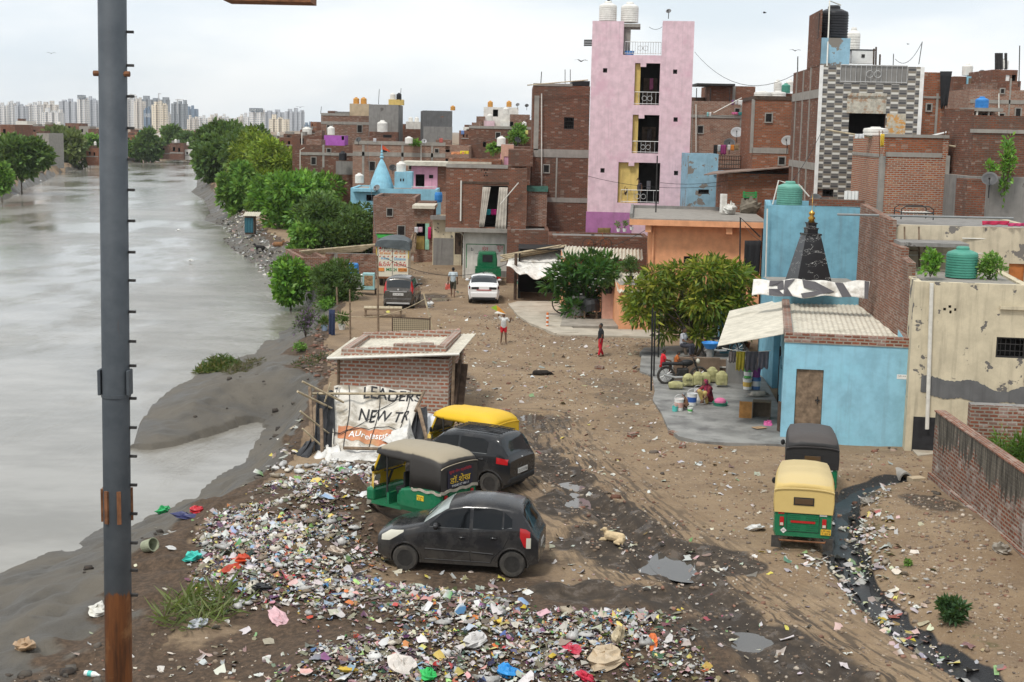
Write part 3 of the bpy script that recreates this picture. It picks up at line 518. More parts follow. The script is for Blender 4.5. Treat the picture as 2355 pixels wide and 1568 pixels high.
class House:
 def __init__(s,name,label,pl,pr,ytop,Y,depth,ang=0.0,wall='b1',z0=-.3,ops=(),cat='house',par=.25,roof='conc',group=None,yb=None,thick=.22):
  s.a=R(ang);O=D(pl,ytop,Y);s.u=np.array([math.cos(s.a),math.sin(s.a),0]);s.n=np.array([-math.sin(s.a),math.cos(s.a),0]);s.O=np.array([O[0],O[1],0.0])
  if yb is not None:z0=D(pl,yb,Y)[2]
  s.z0=z0;HS[label]=s;s.root=empty(name,(O[0],O[1],z0),s.a,label,cat,group)
  s.w=s.uv(pr,ytop)[0];s.h=O[2]-z0;s.d=depth;s.wallm=wall
  holes=[]
  for o in ops:
   a=s.uv(o[0],o[3]);b=s.uv(o[2],o[1]);holes.append((max(a[0],.02),min(b[0],s.w-.02),max(a[1],.0),min(b[1],s.h-.02),o[4],o[5:]))
  m=MB();s.front(m,holes);w,d,h=s.w,s.d,s.h;t=min(thick,w/4,d/4);pz=h-par
  m.cur=0
  m.poly([(0,0,0),(0,0,h),(0,d,h),(0,d,0)]);m.poly([(w,0,0),(w,d,0),(w,d,h),(w,0,h)]);m.poly([(0,d,0),(0,d,h),(w,d,h),(w,d,0)])
  if par>.02:
   ring=[(0,0),(w,0),(w,d),(0,d)];inn=[(t,t),(w-t,t),(w-t,d-t),(t,d-t)]
   for i in range(4):
    j=(i+1)%4;m.poly([(*ring[i],h),(*ring[j],h),(*inn[j],h),(*inn[i],h)]);m.poly([(*inn[i],h),(*inn[j],h),(*inn[j],pz),(*inn[i],pz)])
   m.cur=2;m.poly([(*p,pz)for p in inn])
  else:m.cur=2;m.poly([(0,0,h),(w,0,h),(w,d,h),(0,d,h)])
  m.build('wall',[M_[wall],M_['room'],M_[roof]],s.root)
  for hh in holes:s.fit(hh)
 def uv(s,px,py):
  d=ray(px,py);o=np.array([0,0,CAM_H]);t=((s.O-o)@s.n)/(d@s.n);p=o+d*t;return(p-s.O)@s.u,p[2]-s.z0
 def world(s,u,y,z):return s.O+s.u*u+s.n*y+np.array([0,0,s.z0+z])
 def front(s,m,holes):
  us=sorted({0.0,s.w,*[x for h in holes for x in h[:2]]});zs=sorted({0.0,s.h,*[x for h in holes for x in h[2:4]]});m.cur=0
  for i in range(len(us)-1):
   for j in range(len(zs)-1):
    cu,cz=(us[i]+us[i+1])/2,(zs[j]+zs[j+1])/2
    if any(h[0]<cu<h[1]and h[2]<cz<h[3]for h in holes):continue
    m.poly([(us[i],0,zs[j]),(us[i+1],0,zs[j]),(us[i+1],0,zs[j+1]),(us[i],0,zs[j+1])])
  for a,b,c,e,kind,op in holes:
   dp={'dark':1.4,'win':.5,'door':.14,'shut':.1,'deep':1.5}.get(kind,.3);dp=min(dp,s.d*.8);r=min(.2,dp)
   def shell(y0,y1,back):
    m.poly([(a,y0,c),(a,y1,c),(a,y1,e),(a,y0,e)]);m.poly([(b,y0,c),(b,y0,e),(b,y1,e),(b,y1,c)])
    m.poly([(a,y0,c),(b,y0,c),(b,y1,c),(a,y1,c)]);m.poly([(a,y0,e),(a,y1,e),(b,y1,e),(b,y0,e)])
    if back:m.poly([(a,y1,c),(b,y1,c),(b,y1,e),(a,y1,e)])
   m.cur=0
   if dp>r:shell(0,r,False);m.cur=1;shell(r,dp,True)
   else:shell(0,dp,True)
   m.cur=0
 def fit(s,h):
  a,b,c,e,kind,op=h
  if kind=='win':
   fr=MB();t=.05
   fr.box(a,a+t,.05,.11,c,e);fr.box(b-t,b,.05,.11,c,e);fr.box(a+t,b-t,.05,.11,c,c+t);fr.box(a+t,b-t,.05,.11,e-t,e)
   f=fr.build('window',M_[op[0]]if op else M_['iron'],s.root);bars=MB();n=max(2,int((b-a)/.13))
   for i in range(1,n):bars.tube([(a+(b-a)*i/n,.08,c+t),(a+(b-a)*i/n,.08,e-t)],.012,4)
   for k in(.33,.66):bars.tube([(a+t,.085,c+(e-c)*k),(b-t,.085,c+(e-c)*k)],.012,4)
   bars.build('window_bars',M_['iron'],f)
  elif kind in('door','shut'):
   m=MB();m.box(a+.01,b-.01,.06,.10,c,e-.01);d=m.build('door' if kind=='door' else 'shutter',op[0]if op and not isinstance(op[0],str)else M_[op[0]if op else 'wooddk'],s.root)
   if kind=='door':
    k=MB();zz=c+(e-c)*.5;k.box(b-.16,b-.13,.02,.06,zz-.12,zz+.12);k.box(b-.22,b-.08,.025,.055,zz-.02,zz+.02);k.build('handle',M_['iron'],d)
 def strip(s,x0,y0,x1,y1,m='conc',name='band',proud=.03,back=.05,dep=None):
  a=s.uv(x0,y1);b=s.uv(x1,y0);k=MB();k.box(a[0],b[0],-proud,back,a[1],b[1]);return k.build(name,M_[m]if isinstance(m,str)else m,s.root)
 def side(s,left,y0,y1,z0,z1,m='conc',name='band',proud=.03):
  k=MB();x=-proud if left else s.w-.02;k.box(x,x+proud+.02,y0,y1,z0,z1);return k.build(name,M_[m],s.root)
 def sband(s,x0,y0,x1,y1,m='conc'):
  a=s.uv(x0,y1);b=s.uv(x1,y0);k=MB();k.box(-.03,s.w+.03,-.03,.02,a[1],b[1]);k.box(-.03,.0,.02,s.d,a[1],b[1]);k.box(s.w,s.w+.03,.02,s.d,a[1],b[1]);return k.build('band',M_[m],s.root)
 def block(s,x0,x1,ytop,ylow,y0,y1,m,name):
  a=s.uv(x0,ylow);b=s.uv(x1,ytop);k=MB();k.box(a[0],b[0],y0,y1,a[1],b[1]);return k.build(name,M_[m]if isinstance(m,str)else m,s.root)
TANKC={k:mat('tank_'+k,c,.5,.1,3,.03,dirt=tuple(x*.6 for x in c),dlo=.6,dhi=.9)for k,c in dict(white=(.70,.68,.63),black=(.022,.022,.025),green=(.07,.27,.20),green2=(.13,.34,.27),orange=(.55,.27,.06),blue=(.04,.22,.55),grey=(.3,.3,.3)).items()}
def tank(px,py,wp,hp,Y,col,label,ribs=7,group=None,z=None,seg=18):
 p=D(px,py,Y);r=wp/ppm(Y)/2;h=hp/ppm(Y);t=empty('water_tank',p,0,label,'water tank',group)
 pr=[(r*.97,0)];hb=h*.74
 for i in range(ribs):
  z0=hb*i/ribs;dz=hb/ribs;pr+=[(r,z0+dz*.12),(r,z0+dz*.68),(r*.955,z0+dz*.8),(r*.955,z0+dz*.98)]
 pr+=[(r*.98,hb),(r*.93,hb+h*.06),(r*.55,h*.88),(r*.38,h*.90)]
 m=MB();m.lathe(pr,seg);m.build('tank_body',TANKC[col],t,smooth=False)
 l=MB();l.lathe([(r*.40,h*.885),(r*.42,h*.90),(r*.42,h*.955),(r*.34,h),(0,h*1.0)],seg);l.build('lid',TANKC[col],t)
 return t
def dish(px,py,dp,Y,label,az=200,col=(.16,.16,.16),tilt=35,group=None,mast=.7):
 r=dp/ppm(Y)/2;c=Vector(D(px,py,Y));t=empty('satellite_dish',c-Vector((0,0,mast)),0,label,'satellite dish',group)
 n=Vector((math.sin(R(az))*math.cos(R(tilt)),math.cos(R(az))*math.cos(R(tilt)),math.sin(R(tilt))));M=n.to_track_quat('Z','Y').to_matrix();o=Vector((0,0,mast))
 m=MB();m.lathe([(0.02,0),(r*.4,r*.045),(r*.75,r*.16),(r,r*.30),(r*1.02,r*.29),(r*.75,r*.13),(r*.4,r*.01),(.02,-.03)],18,o-n*r*.15,M);m.build('reflector',mat('dish_%d'%int(col[0]*100),col,.5,.15,3,0),t,smooth=True)
 a=MB();a.tube([o+M@Vector((0,-r*.9,r*.2)),o+M@Vector((0,-r*.55,r*1.0))],.015,5);a.obox(o+M@Vector((0,-r*.5,r*1.05)),(.07,.07,.12),M);a.build('feed_arm',M_['iron'],t)
 b=MB();b.tube([(0,0,0),o-n*.06],.025,6);b.build('mast',M_['iron'],t);return t
def pipe(pts,Y,label,r=.03,m='pvc',name='pipe',cat='pipe',group=None):
 P=[D(p[0],p[1],p[2]if len(p)>2 else Y)for p in pts];k=MB();k.tube(P,r,6);return tag(k.build(name,M_[m]),label,cat,group)
def cable(p0,p1,sag,label,r=.012,m='black',Y0=None,Y1=None,group=None):
 a=D(*p0);b=D(*p1);k=MB();k.tube([a+(b-a)*i/12-np.array([0,0,sag*4*(i/12)*(1-i/12)])for i in range(13)],r,4);return tag(k.build('cable',M_[m]),label,'cable',group)
_cc={}
def clothm(c):
 k='fabric_%d_%d_%d'%tuple(int(x*99)for x in c)
 return mat(k,c,.9,.12,6,.1)
def garment(px,py,wp,hp,Y,c,label,name='garment',cat='laundry',waves=2.0,group=None,taper=0.0):
 a=D(px,py,Y);b=D(px+wp,py,Y);h=hp/ppm(Y);n=8;m=MB();rows=[]
 for i in range(7):
  v=i/6;rows.append([(a[0]+(b[0]-a[0])*(j/n+(j/n-.5)*-taper*v),Y+.05*math.sin(j*waves+i*.3+px)*(.3+v),a[2]-h*v*(1+.06*math.sin(j*1.7+px))+(b[2]-a[2])*j/n)for j in range(n+1)])
 m.grid(rows);return tag(m.build(name,clothm(c),smooth=True,solid=.015),label,cat,group)
def railing(h,x0,y0,x1,y1,name='railing',n=9,y=-.02,m='silver',scroll=True):
 a=h.uv(x0,y1);b=h.uv(x1,y0);k=MB();t=.022
 k.tube([(a[0],y,b[1]),(b[0],y,b[1])],t,5);k.tube([(a[0],y,a[1]+.05),(b[0],y,a[1]+.05)],t*.8,5)
 for i in range(n+1):u=a[0]+(b[0]-a[0])*i/n;k.tube([(u,y,a[1]),(u,y,b[1])],t*.6,4)
 if scroll:
  cz=(a[1]+b[1])/2;cu=(a[0]+b[0])/2;r=(b[1]-a[1])*.2
  for sx in(-1,1):
   k.tube([(cu+sx*(r+.02)+r*math.cos(q*.7),y-.02,cz+r*math.sin(q*.7))for q in range(10)],.016,4)
 return k.build(name,M_[m],h.root)
PK=House('apartment_house','tall narrow pink five storey house with stacked balconies and purple ground floor',1360,1594,125,88,7.5,-5,'pink',ops=[(1457,146,1518,241,'deep'),(1452,265,1516,352,'deep'),(1419,375,1518,466,'deep')]+[(x-5,y-5,x+5,y+5,'win')for x,y in((1391,162),(1552,165),(1553,275),(1385,392),(1554,398))],par=.05,z0=-.3)
top=PK.uv(1362,48)[1];u1=PK.uv(1433,100)[0];u2=PK.uv(1522,100)[0]
k=MB();k.box(0,u1,0,.22,PK.h,top);k.box(0,.22,.22,6,PK.h,top);k.box(u1-.2,u1,.22,3,PK.h,top-.3);k.build('parapet_tower',M_['pink'],PK.root);k=MB();k.box(u2,PK.w,0,.22,PK.h,top+.06);k.box(PK.w-.22,PK.w,.22,6,PK.h,top+.06);k.box(u2,u2+.2,.22,1.2,PK.h,top)
k.build('parapet_tower',M_['pink'],PK.root)
for(x0,y0,x1,y1)in((1457,146,1518,241),(1452,265,1516,352),(1419,375,1518,466)):
 a=PK.uv(x0,y1);b=PK.uv(x1,y0);k=MB();k.box(a[0]+.02,a[0]+.34+(.9 if x0<1440 else 0),.22,.3 if x0>1440 else 1.2,a[1],b[1]-.02);k.build('side_wall',M_['yellow'],PK.root)
 k=MB();k.box(a[0]-.1+(b[0]-a[0])*.28,a[0]+.25+(b[0]-a[0])*.28,-.02,.2,b[1]-.22,b[1]);k.build('beam_end',M_['pink'],PK.root)
 railing(PK,x0+(8 if x0<1440 else 0),y0+(y1-y0)*.7,x1,y1-1,n=6,y=.08)
railing(PK,1436,97,1520,124,n=14,y=.1)
a=PK.uv(1352,541);b=PK.uv(1452,489);k=MB();k.box(-.06,PK.w*.45,-.02,.3,a[1],b[1]);k.build('ground_storey',M_['purple'],PK.root)
k=MB();k.box(PK.uv(1433,60)[0],PK.uv(1472,60)[0],.8,3.0,PK.uv(1440,60)[1],PK.uv(1440,52)[1]);k.box(PK.uv(1433,60)[0],PK.uv(1450,60)[0],1.0,1.25,PK.h,PK.uv(1440,60)[1]);k.build('tank_slab',M_['conc'],PK.root)
tank(1397,49,40,44,90,'white','white water tank with wavy ribs, left one on the pink tower');tank(1447,52,40,45,90,'white','white water tank with level ribs on a concrete shelf of the pink tower')
dish(1537,26,12,89,'small grey dish on the right top corner of the pink tower',mast=.45)
garment(1374,524,30,28,87.2,(.16,.11,.04),'brown cloth hung flat on the purple ground floor wall')
t=empty('water_drum',PK.world(PK.uv(1446,122)[0],.5,PK.h-.04),0,'small blue tub behind the top railing of the pink tower','tub');k=MB();k.lathe([(.26,0),(.32,.3),(.3,.3),(.25,.03),(0,.03)],14);k.build('tub',TANKC['blue'],t)
for(x,y,w_,h_,c,l)in((1494,180,8,26,(.35,.1,.2),'pink and grey clothes hung in the top balcony of the pink tower'),(1488,297,10,24,(.06,.05,.05),'dark clothes hung in the middle balcony of the pink tower'),(1487,416,9,20,(.4,.4,.42),'grey cloth hung in the lowest balcony of the pink tower')):garment(x,y,w_,h_,88.9,c,l)
for(x0,y0,x1,y1)in((1478,178,1512,241),(1474,292,1508,352)):
 a=PK.uv(x0,y1);b=PK.uv(x1,y0);k=MB();k.box(a[0],b[0],1.42,1.46,a[1],b[1]);k.build('door',M_['wooddk'],PK.root)
a=PK.uv(1352,104);k=MB()
for i in range(4):k.tube([(-.5,.3,a[1]+.1*i),(.1,.35,a[1]+.1*i+.02)],.045,5)
k.build('pipe_end',M_['iron'],PK.root)
h=House('brick_house','tall dark brick house with one barred window, left of the pink tower',1226,1357,196,93,8,0,'b2',ops=[(1296,270,1320,297,'win')],par=.3)
h.strip(1226,345,1357,361);h.strip(1226,220,1240,345,name='column');h.strip(1226,456,1357,464)
h.block(1316,1357,186,196,.5,3,'black','roof_sheet')
pipe([(1212,196),(1352,184)],92.5,'long bamboo pole lying on the roof of the tall dark brick house',.04,'bamboo','bamboo_pole','pole')
for x in(1299,1311):pipe([(x,196),(x,160)],95,'thin reinforcing rods rising from the tall dark brick house',.025,'iron','steel_rod','rod','rods on the tall dark brick house')
h=House('brick_house','brick upper storey with long white curtain above the painted white wall',1026,1212,383,90,8,0,'b1',yb=529,ops=[(1109,428,1168,522,'dark'),(1105,390,1108,394,'shut')],par=.35)
h.strip(1024,526,1170,532,proud=.35,name='slab_edge');h.block(1168,1226,346,383,1.0,7.5,'b2','stair_room');h.strip(1061,419,1170,422,'wooddk','lintel')
for(x0,x1,x2,x3,nm)in((1110,1128,1103,1114,'curtain'),(1148,1167,1140,1165,'curtain')):
 k=MB();rows=[]
 for i in range(9):
  v=i/8;l=x0+(x2-x0)*v;r_=x1+(x3-x1)*v;rows.append([(h.uv(l+(r_-l)*j/10,430)[0],-.10-.06*math.sin(j*2.1),h.uv(1130,430+(92 if x0<1130 else 97)*v)[1])for j in range(11)])
 k.grid(rows);k.build(nm,mat('curtain_cloth',(.50,.46,.40),.9,.15,4,.1,dirt=(.3,.26,.22),dscale=2),h.root,smooth=True,solid=.02)
for(x,w_,c,l)in((1117,11,(.03,.3,.34),'teal garment hung between the long white curtains'),(1129,13,(.45,.02,.16),'magenta garment hung between the long white curtains')):garment(x,481,w_,13,90.4,c,l)
k=MB();a=h.uv(1059,508);b=h.uv(1059,415);k.tube([(a[0],-.08,a[1]),(a[0],-.08,b[1])],.055,6);k.build('drain_pipe',M_['pvc'],h.root)
k=MB()
for i,(dx,dz)in enumerate(((0,0),(.16,0),(.08,.17),(0,.34),(.16,.34))):a=h.uv(1112,405);k.box(a[0]+dx,a[0]+dx+.09,-.004,.05,a[1]+dz,a[1]+dz+.09)
k.build('vent_holes',M_['room'],h.root)
CH=h
h=House('painted_wall_house','white walled ground floor with green framed lettering beside the green three wheeler',1066,1169,530,90.4,5,0,'white',par=.0)
a=h.uv(1071,616);b=h.uv(1160,562)
k=MB();e_=.05
k.box(a[0],b[0],-.006,.01,b[1]-e_,b[1]);k.box(a[0],a[0]+e_,-.006,.01,a[1],b[1]-e_);k.box(b[0]-e_,b[0],-.006,.01,b[1]-.75,b[1]-e_);k.build('sign_frame',INK['green'],h.root)
def on(h,x,y,off=-.008):a=h.uv(x,y);return lambda u,v:(a[0]+u,off,a[1]+v)
lettering('\u0907\u0902\u0917',.40,.36,on(h,1108,579),INK['red'],parent=h.root);lettering('\u0915\u0942\u0932',.42,.38,on(h,1142,579),INK['red'],parent=h.root)
lettering('\u091c\u092e\u0941\u0928\u093e \u0930\u094b\u0921',1.5,.12,on(h,1092,585),INK['black'],parent=h.root);lettering('\u0938\u094d\u0915\u0942\u0932',.5,.10,on(h,1140,566),INK['black'],parent=h.root);lettering('b',.14,.22,on(h,1083,577),INK['black'],parent=h.root)
k=MB();a=h.uv(1067,640);b=h.uv(1067,535);k.tube([(a[0]-.06,-.1,a[1]),(a[0]-.06,-.1,b[1]-.2),(a[0]-.3,-.1,b[1]+.05)],.05,6);k.build('drain_pipe',M_['pvc'],h.root)
k=MB();k.box(h.uv(1130,640)[0],h.w+.004,-.012,.05,0,.75);k.build('bare_plaster',M_['grey'],h.root)
h=House('brick_annex','narrow brick annex with green sheet on top beside the curtain house',1213,1258,440,91,2.5,0,'b4',yb=520,par=.02);h.block(1211,1260,430,440,-.1,2.4,mat('green_sheet',(.05,.13,.10),.7,.3,4,.1),'roof_sheet')
h=House('brick_wall','long low brick wall house with mossy roof behind the bamboo covered shed',1166,1262,528,87.5,4,0,'b2',par=.12,roof='grey')
h=House('brick_wall','dark low brick wall carrying a rusty child bicycle below the pink tower',1262,1492,541,84,3.2,0,'b2',par=.1,roof='grey')
h=House('plastered_hut','grey and cream plastered hut end with a dark brown side door',995,1062,503,98,5,0,'cream',ops=[(1045,536,1061,585,'door','wooddk')],par=.05);h.strip(995,548,1043,640,'grey','lower_plaster',.012);h.strip(990,496,1028,504,'grey','lintel',.5)
h=House('brick_house','red brick shed with a green framed doorway hung with washing',952,996,478,101,4,0,'b4',ops=[(953,514,989,573,'dark')],par=.02)
k=MB();a=h.uv(953,573);b=h.uv(989,514);k.box(a[0],a[0]+.12,-.05,.1,a[1],b[1]);k.box(b[0]-.1,b[0],-.05,.1,a[1],b[1]);k.box(a[0],b[0],-.05,.1,b[1],b[1]+.12);k.build('door_frame',M_['wood'],h.root)
k=MB();k.box(a[0]+.75,a[0]+1.02,-.06,-.02,a[1],b[1]);d_=k.build('door',mat('mint_paint',(.25,.47,.36),.8,.2,4,.1),h.root);k=MB();k.box(a[0]+.12,a[0]+.7,-.03,.02,a[1],a[1]+.95);k.build('door',mat('ochre_board',(.24,.17,.05),.8,.3,3,.1),h.root)
h.block(948,1000,473,479,-.3,3.4,'sheet','roof_sheet')
for(x,w_,hh,c,l)in((953,8,14,(.55,.55,.58),'white and grey clothes bundle hung in the green framed doorway'),(962,9,12,(.5,.35,.4),'pink and white cloth hung in the green framed doorway'),(984,7,28,(.5,.02,.12),'crimson cloth hung on the green framed doorway')):garment(x,522,w_,hh,100.8,c,l)
h=House('brick_house','broad low brick house half hidden by the dark bushy tree',858,955,452,104,6,0,'b4',par=.3,roof='grey');h.block(948,1000,466,480,.2,3,'b2','parapet')
k=MB()
for i in range(7):p=D(935+i*3,582,99.5);q=D(948+i*1.5,540-3*(i%3),100.6);k=MB();k.tube([p,q],.045,5);tag(k.build('wooden_board',M_['wood']),'old wooden boards leaning on the brick shed near the green framed doorway','board','boards leaning by the green framed doorway')
t=empty('metal_cabinet',D(884,572,100),0,'grey metal box with bright green cover beside the brick wall','cabinet');k=MB();k.box(-.55,.55,0,.7,0,.95);k.build('cabinet',M_['grey'],t);k=MB();k.box(-.6,.6,-.05,.75,.95,1.02);k.box(-.5,.5,-.07,-.052,.78,.95);k.build('cover',mat('green_cover',(.05,.35,.06),.6,.2,4,.1),t);k=MB();k.box(-.7,.8,-.1,.8,1.08,1.13);k.build('roof_board',M_['wood'],t)
h=House('blue_house','sky blue plastered house base under the conical temple spire',806,1005,432,112,6,0,'blue',par=.1,ops=[(842,448,862,462,'dark')]);h.strip(812,434,870,440,'blue','cornice',.4)
h.block(906,946,396,432,.3,2.3,'blue','stair_room');h.block(919,922,411,417,.28,.32,'room','slot');h.block(925,928,411,417,.28,.32,'room','slot')
railing(h,946,430,1002,441,n=2,y=.1,m='silver',scroll=False)
t=empty('temple_spire',D(877,440,113.5),0,'pale blue conical temple spire with stepped finial','temple spire');r_=29/ppm(113.5);H_=80/ppm(113.5);k=MB();pr=[]
for i in range(15):v=i/14;pr.append((r_*(1-v)**.85*(1+.07*math.sin(v*3.1))+.05-(.012 if i%3==1 else 0),H_*v*.94))
k.lathe(pr,20);k.build('spire',M_['blue'],t);k=MB()
for i,q in enumerate((.17,.13,.09)):k.ell((0,0,H_*.94+.08+i*.22),(q,q,.12),8)
k.tube([(0,0,H_*.9),(0,0,H_+.9)],.03,5);k.build('finial',M_['blue'],t);k=MB();k.grid([[(.02+.09*j,.03*math.sin(j),H_+.9-.35*v/3*(1-j/9)-.07*j)for j in range(8)]for v in range(4)]);k.build('flag',clothm((.55,.08,.03)),t,solid=.01)
h=House('pink_room','pink roof room with dark doorway behind the blue temple',946,1006,382,116,4,0,'pink2',ops=[(955,401,976,430,'dark'),(986,402,996,410,'shut','room')],par=.02);h.block(926,1030,373,380,-.6,3.5,'sheet','roof_sheet');h.block(1006,1030,380,440,0,3,'b1','side_wall')
tank(922,396,22,25,113,'white','white tank on the blue stair room beside the temple spire');tank(826,421,20,23,113,'white','white tank left of the pale blue temple spire');dish(866,432,16,111.5,'grey dish in front of the blue temple spire',mast=.3);dish(903,386,17,115,'black dish behind the white tank by the temple',170,(.03,.03,.03),mast=.5)
t=empty('blue_barrel',D(1008,465,108),0,'blue plastic barrel by the brick wall below the pink room','barrel');k=MB();k.lathe([(.26,0),(.3,.2),(.3,.55),(.25,.75),(0,.75)],12);k.build('barrel',TANKC['blue'],t)
h=House('brick_house','long two storey brick terrace house behind the temple spire',811,1078,331,132,9,0,'b6',ops=[(1024,333,1034,350,'dark'),(1024,365,1034,382,'dark')],par=.35,roof='grey');h.strip(811,353,1024,358);[h.strip(x,333,x+6,420,name='column')for x in(832,922,990)]
h=House('brick_house','brick house end with a small grey window box behind the bright green trees',690,812,333,134,7,0,'b2',par=.3,ops=[(776,375,786,396,'dark')]);h.strip(741,333,746,385,name='column');h.strip(772,371,812,401,'grey','plaster_panel',.02);tank(788,369,18,21,133,'black','black tank on the ledge of the brick house end behind the trees')
h=House('brick_house','brick annex with drain pipes at the left end of the middle row',672,740,311,142,6,0,'b2',par=.3,ops=[(690,318,698,330,'dark')]);tank(706,309,22,17,145,'white','squat white tank on the left end brick annex');tank(761,310,17,20,141,'white','white tank on the violet roof room')
h=House('violet_room','violet painted roof room among the brown brick houses',745,792,311,140,3,0,'mauve',par=.02,ops=[(785,313,791,322,'dark')])
pipe([(694,372),(694,306)],139,'tall white pipe at the left end brick annex',.05)
h=House('brick_house','brick house with beige roof block and two orange tanks',738,848,265,155,8,0,'b4',par=.3);h.strip(738,281,848,285);h.block(803,849,239,266,.3,4,'beige','roof_room');h.block(769,804,257,266,.5,4,'grey','roof_room')
for x,l in((819,'orange tank, left of the pair on the beige roof block'),(836,'orange tank, right of the pair on the beige roof block')):tank(x,239,14,15,156,'orange',l,4,seg=14)
h=House('concrete_house','bare grey concrete house with a white tank on its ledge',848,916,240,150,6,0,'grey',par=.05,ops=[(884,309,903,329,'dark')]);h.block(852,917,304,332,-1.5,0,'b2','lean_to');h.block(884,903,310,329,-1.52,-1.4,'room','doorway');h.block(892,926,229,241,.5,2,'yellow','tank_stand');tank(879,304,24,27,149,'white','white tank on the ledge of the bare grey concrete house')
tank(903,229,13,15,151,'white','white tank on the yellow stand of the grey concrete house');tank(917,229,12,15,151,'black','black tank on the yellow stand of the grey concrete house')
h=House('concrete_house','dark grey cement house with an orange tank at its corner',973,1040,254,150,7,6,'dgrey',par=.1);h.strip(973,292,1040,330,'grey','lower_plaster',.02);tank(1041,254,11,11,152,'orange','orange tank on the corner of the dark grey cement house',4,seg=12)
h=House('brick_house','brick infill house between the two grey cement houses',916,975,296,160,6,0,'b2',par=.3);h.block(932,967,280,297,.5,3,'white','roof_room')
for x,l in((944,'small white tank, left of two between the grey cement houses'),(958,'small white tank, right of two between the grey cement houses')):tank(x,281,10,12,162,'white',l,4,seg=12)
tank(940,330,18,16,131,'white','white tank on the long brick terrace roof');dish(824,321,13,131,'black dish at the left of the long brick terrace roof',190,(.05,.05,.05),mast=.5);dish(975,325,12,131,'pale grey dish in the middle of the long brick terrace roof',170,(.3,.3,.3),mast=.4)
h=House('brick_house','brown brick house with a roof tree in front of the beige roof rooms',1078,1230,294,140,7,0,'b2',par=.3,ops=[(1110,326,1117,338,'dark')]);h.strip(1208,276,1228,330,'b1','stair_wall',.02,2)
h=House('beige_house','pale beige roof rooms carrying two orange tanks',1112,1192,246,165,6,0,'white',par=.05,ops=[(1133,252,1145,268,'dark')]);h.block(1095,1115,268,300,-.5,3,'b4','side_room');h.block(1113,1137,278,296,-1,-.1,'pink','ledge_room');h.block(1172,1218,264,296,-.8,-.1,'b4','parapet');h.strip(1150,280,1180,294,'white','balcony',.8)
for x,l in((1127,'orange tank, left one on the pale beige roof rooms'),(1170,'orange tank, right one on the pale beige roof rooms')):tank(x,246,12,14,166,'orange',l,4,seg=12)
tank(1163,262,14,15,163,'white','white tank below the right orange tank on the beige roof rooms',5);tank(1126,278,14,16,162,'white','white box tank on the ledge of the beige roof rooms',5);tank(1205,295,11,16,140,'white','white tank beside the roof tree on the brown brick house',5);tank(1152,336,20,23,125,'white','white tank above the peach roof room',6)
dish(1190,241,9,160,'small grey dish, nearer one above the beige roof rooms',mast=.5);dish(1211,243,9,158,'small black dish left of the tall dark brick house',190,(.05,.05,.05),mast=.5)
h=House('peach_room','small peach roof room beside a stained brick pillar',1152,1181,332,104,3,0,'peach',par=.02,ops=[(1158,360,1176,379,'dark',)]);h.block(1150,1183,355,385,.05,.1,'pink2','frame');h.block(1181,1224,338,386,0,3,'b2','brick_pillar');dish(1190,322,16,105,'black dish on the stained brick pillar by the peach roof room',150,(.03,.03,.03),mast=.35)
h=House('tiled_roof_shed','low shed roof of red tiles and corrugated edge above the curtain house',1030,1152,366,100,5,0,'b3',par=.1);h.strip(1030,373,1130,378,'sheet','corrugated_edge',.3)
for(x,y,w_,hh,c,l)in((1037,349,30,6,(.6,.25,.12),'orange cloth spread on the shed roof above the curtain house'),(1058,347,20,7,(.7,.55,.05),'yellow cloth spread on the shed roof above the curtain house'),(1110,368,36,10,(.5,.5,.5),'grey scrap heap on the shed roof above the curtain house')):garment(x,y,w_,hh,101,c,l)
h=House('brick_house','rough brown brick house with laundry lines right of the pink tower',1588,1716,232,102,8,0,'b6',par=.3);h.block(1636,1742,198,234,1.0,6,'b1','upper_storey');h.block(1688,1696,198,232,.95,1.0,'conc','column');h.block(1602,1690,193,196,0,3.5,'iron','solar_roof');h.strip(1588,232,1594,352,name='column')
k=MB();[k.tube([h_,(h_[0],h_[1],h_[2]+.9)],.03,4)for h_ in[tuple(h.world(h.w*f,.1,h.h))for f in(.1,.35,.7)]];tag(k.build('roof_frame',M_['iron']),'thin metal posts holding the solar roof right of the pink tower','frame')
for i,(x,w_,hh,c,l)in enumerate(((1682,5,11,(.2,.08,.2),'purple garment on the upper line right of the pink tower'),(1690,5,10,(.6,.6,.6),'grey white garment on the upper line right of the pink tower'),(1697,6,11,(.7,.7,.68),'white garment on the upper line right of the pink tower'),(1703,9,13,(.68,.68,.66),'broad white garment at the end of the upper line right of the pink tower'))):garment(x,230,w_,hh,101.5,c,l)
for(x,w_,hh,c,l)in((1625,4,10,(.3,.6,.6),'mint garment on the lower line right of the pink tower'),(1631,4,10,(.7,.7,.68),'small white garment on the lower line right of the pink tower'),(1682,14,5,(.6,.15,.3),'pink towel on the lower line right of the pink tower'),(1698,12,7,(.05,.25,.24),'teal towel on the lower line right of the pink tower')):garment(x,258,w_,hh,101.5,c,l)
cable((1615,260,101.5),(1716,262,101.5),.2,'washing line on the rough brown brick house')
h=House('brick_house','square brick house with concrete bands and white tank lids on its roof',1736,1822,228,82,7,-3,'b3',par=.2);h.strip(1728,341,1812,352);h.strip(1724,228,1736,352,name='column',back=.3);h.block(1734,1824,222,229,-.05,6.5,'wooddk','roof_edge')
for x,wd_,l in((1753,40,'white tank lid shape on the square brick house, left one'),(1788,36,'white tank lid shape on the square brick house, right one')):tank(x,224,wd_,14,84,'white',l,2)
h=House('brick_house','set back brick storey with green and white tanks behind the square brick house',1770,1826,214,100,5,0,'b1',par=.1)
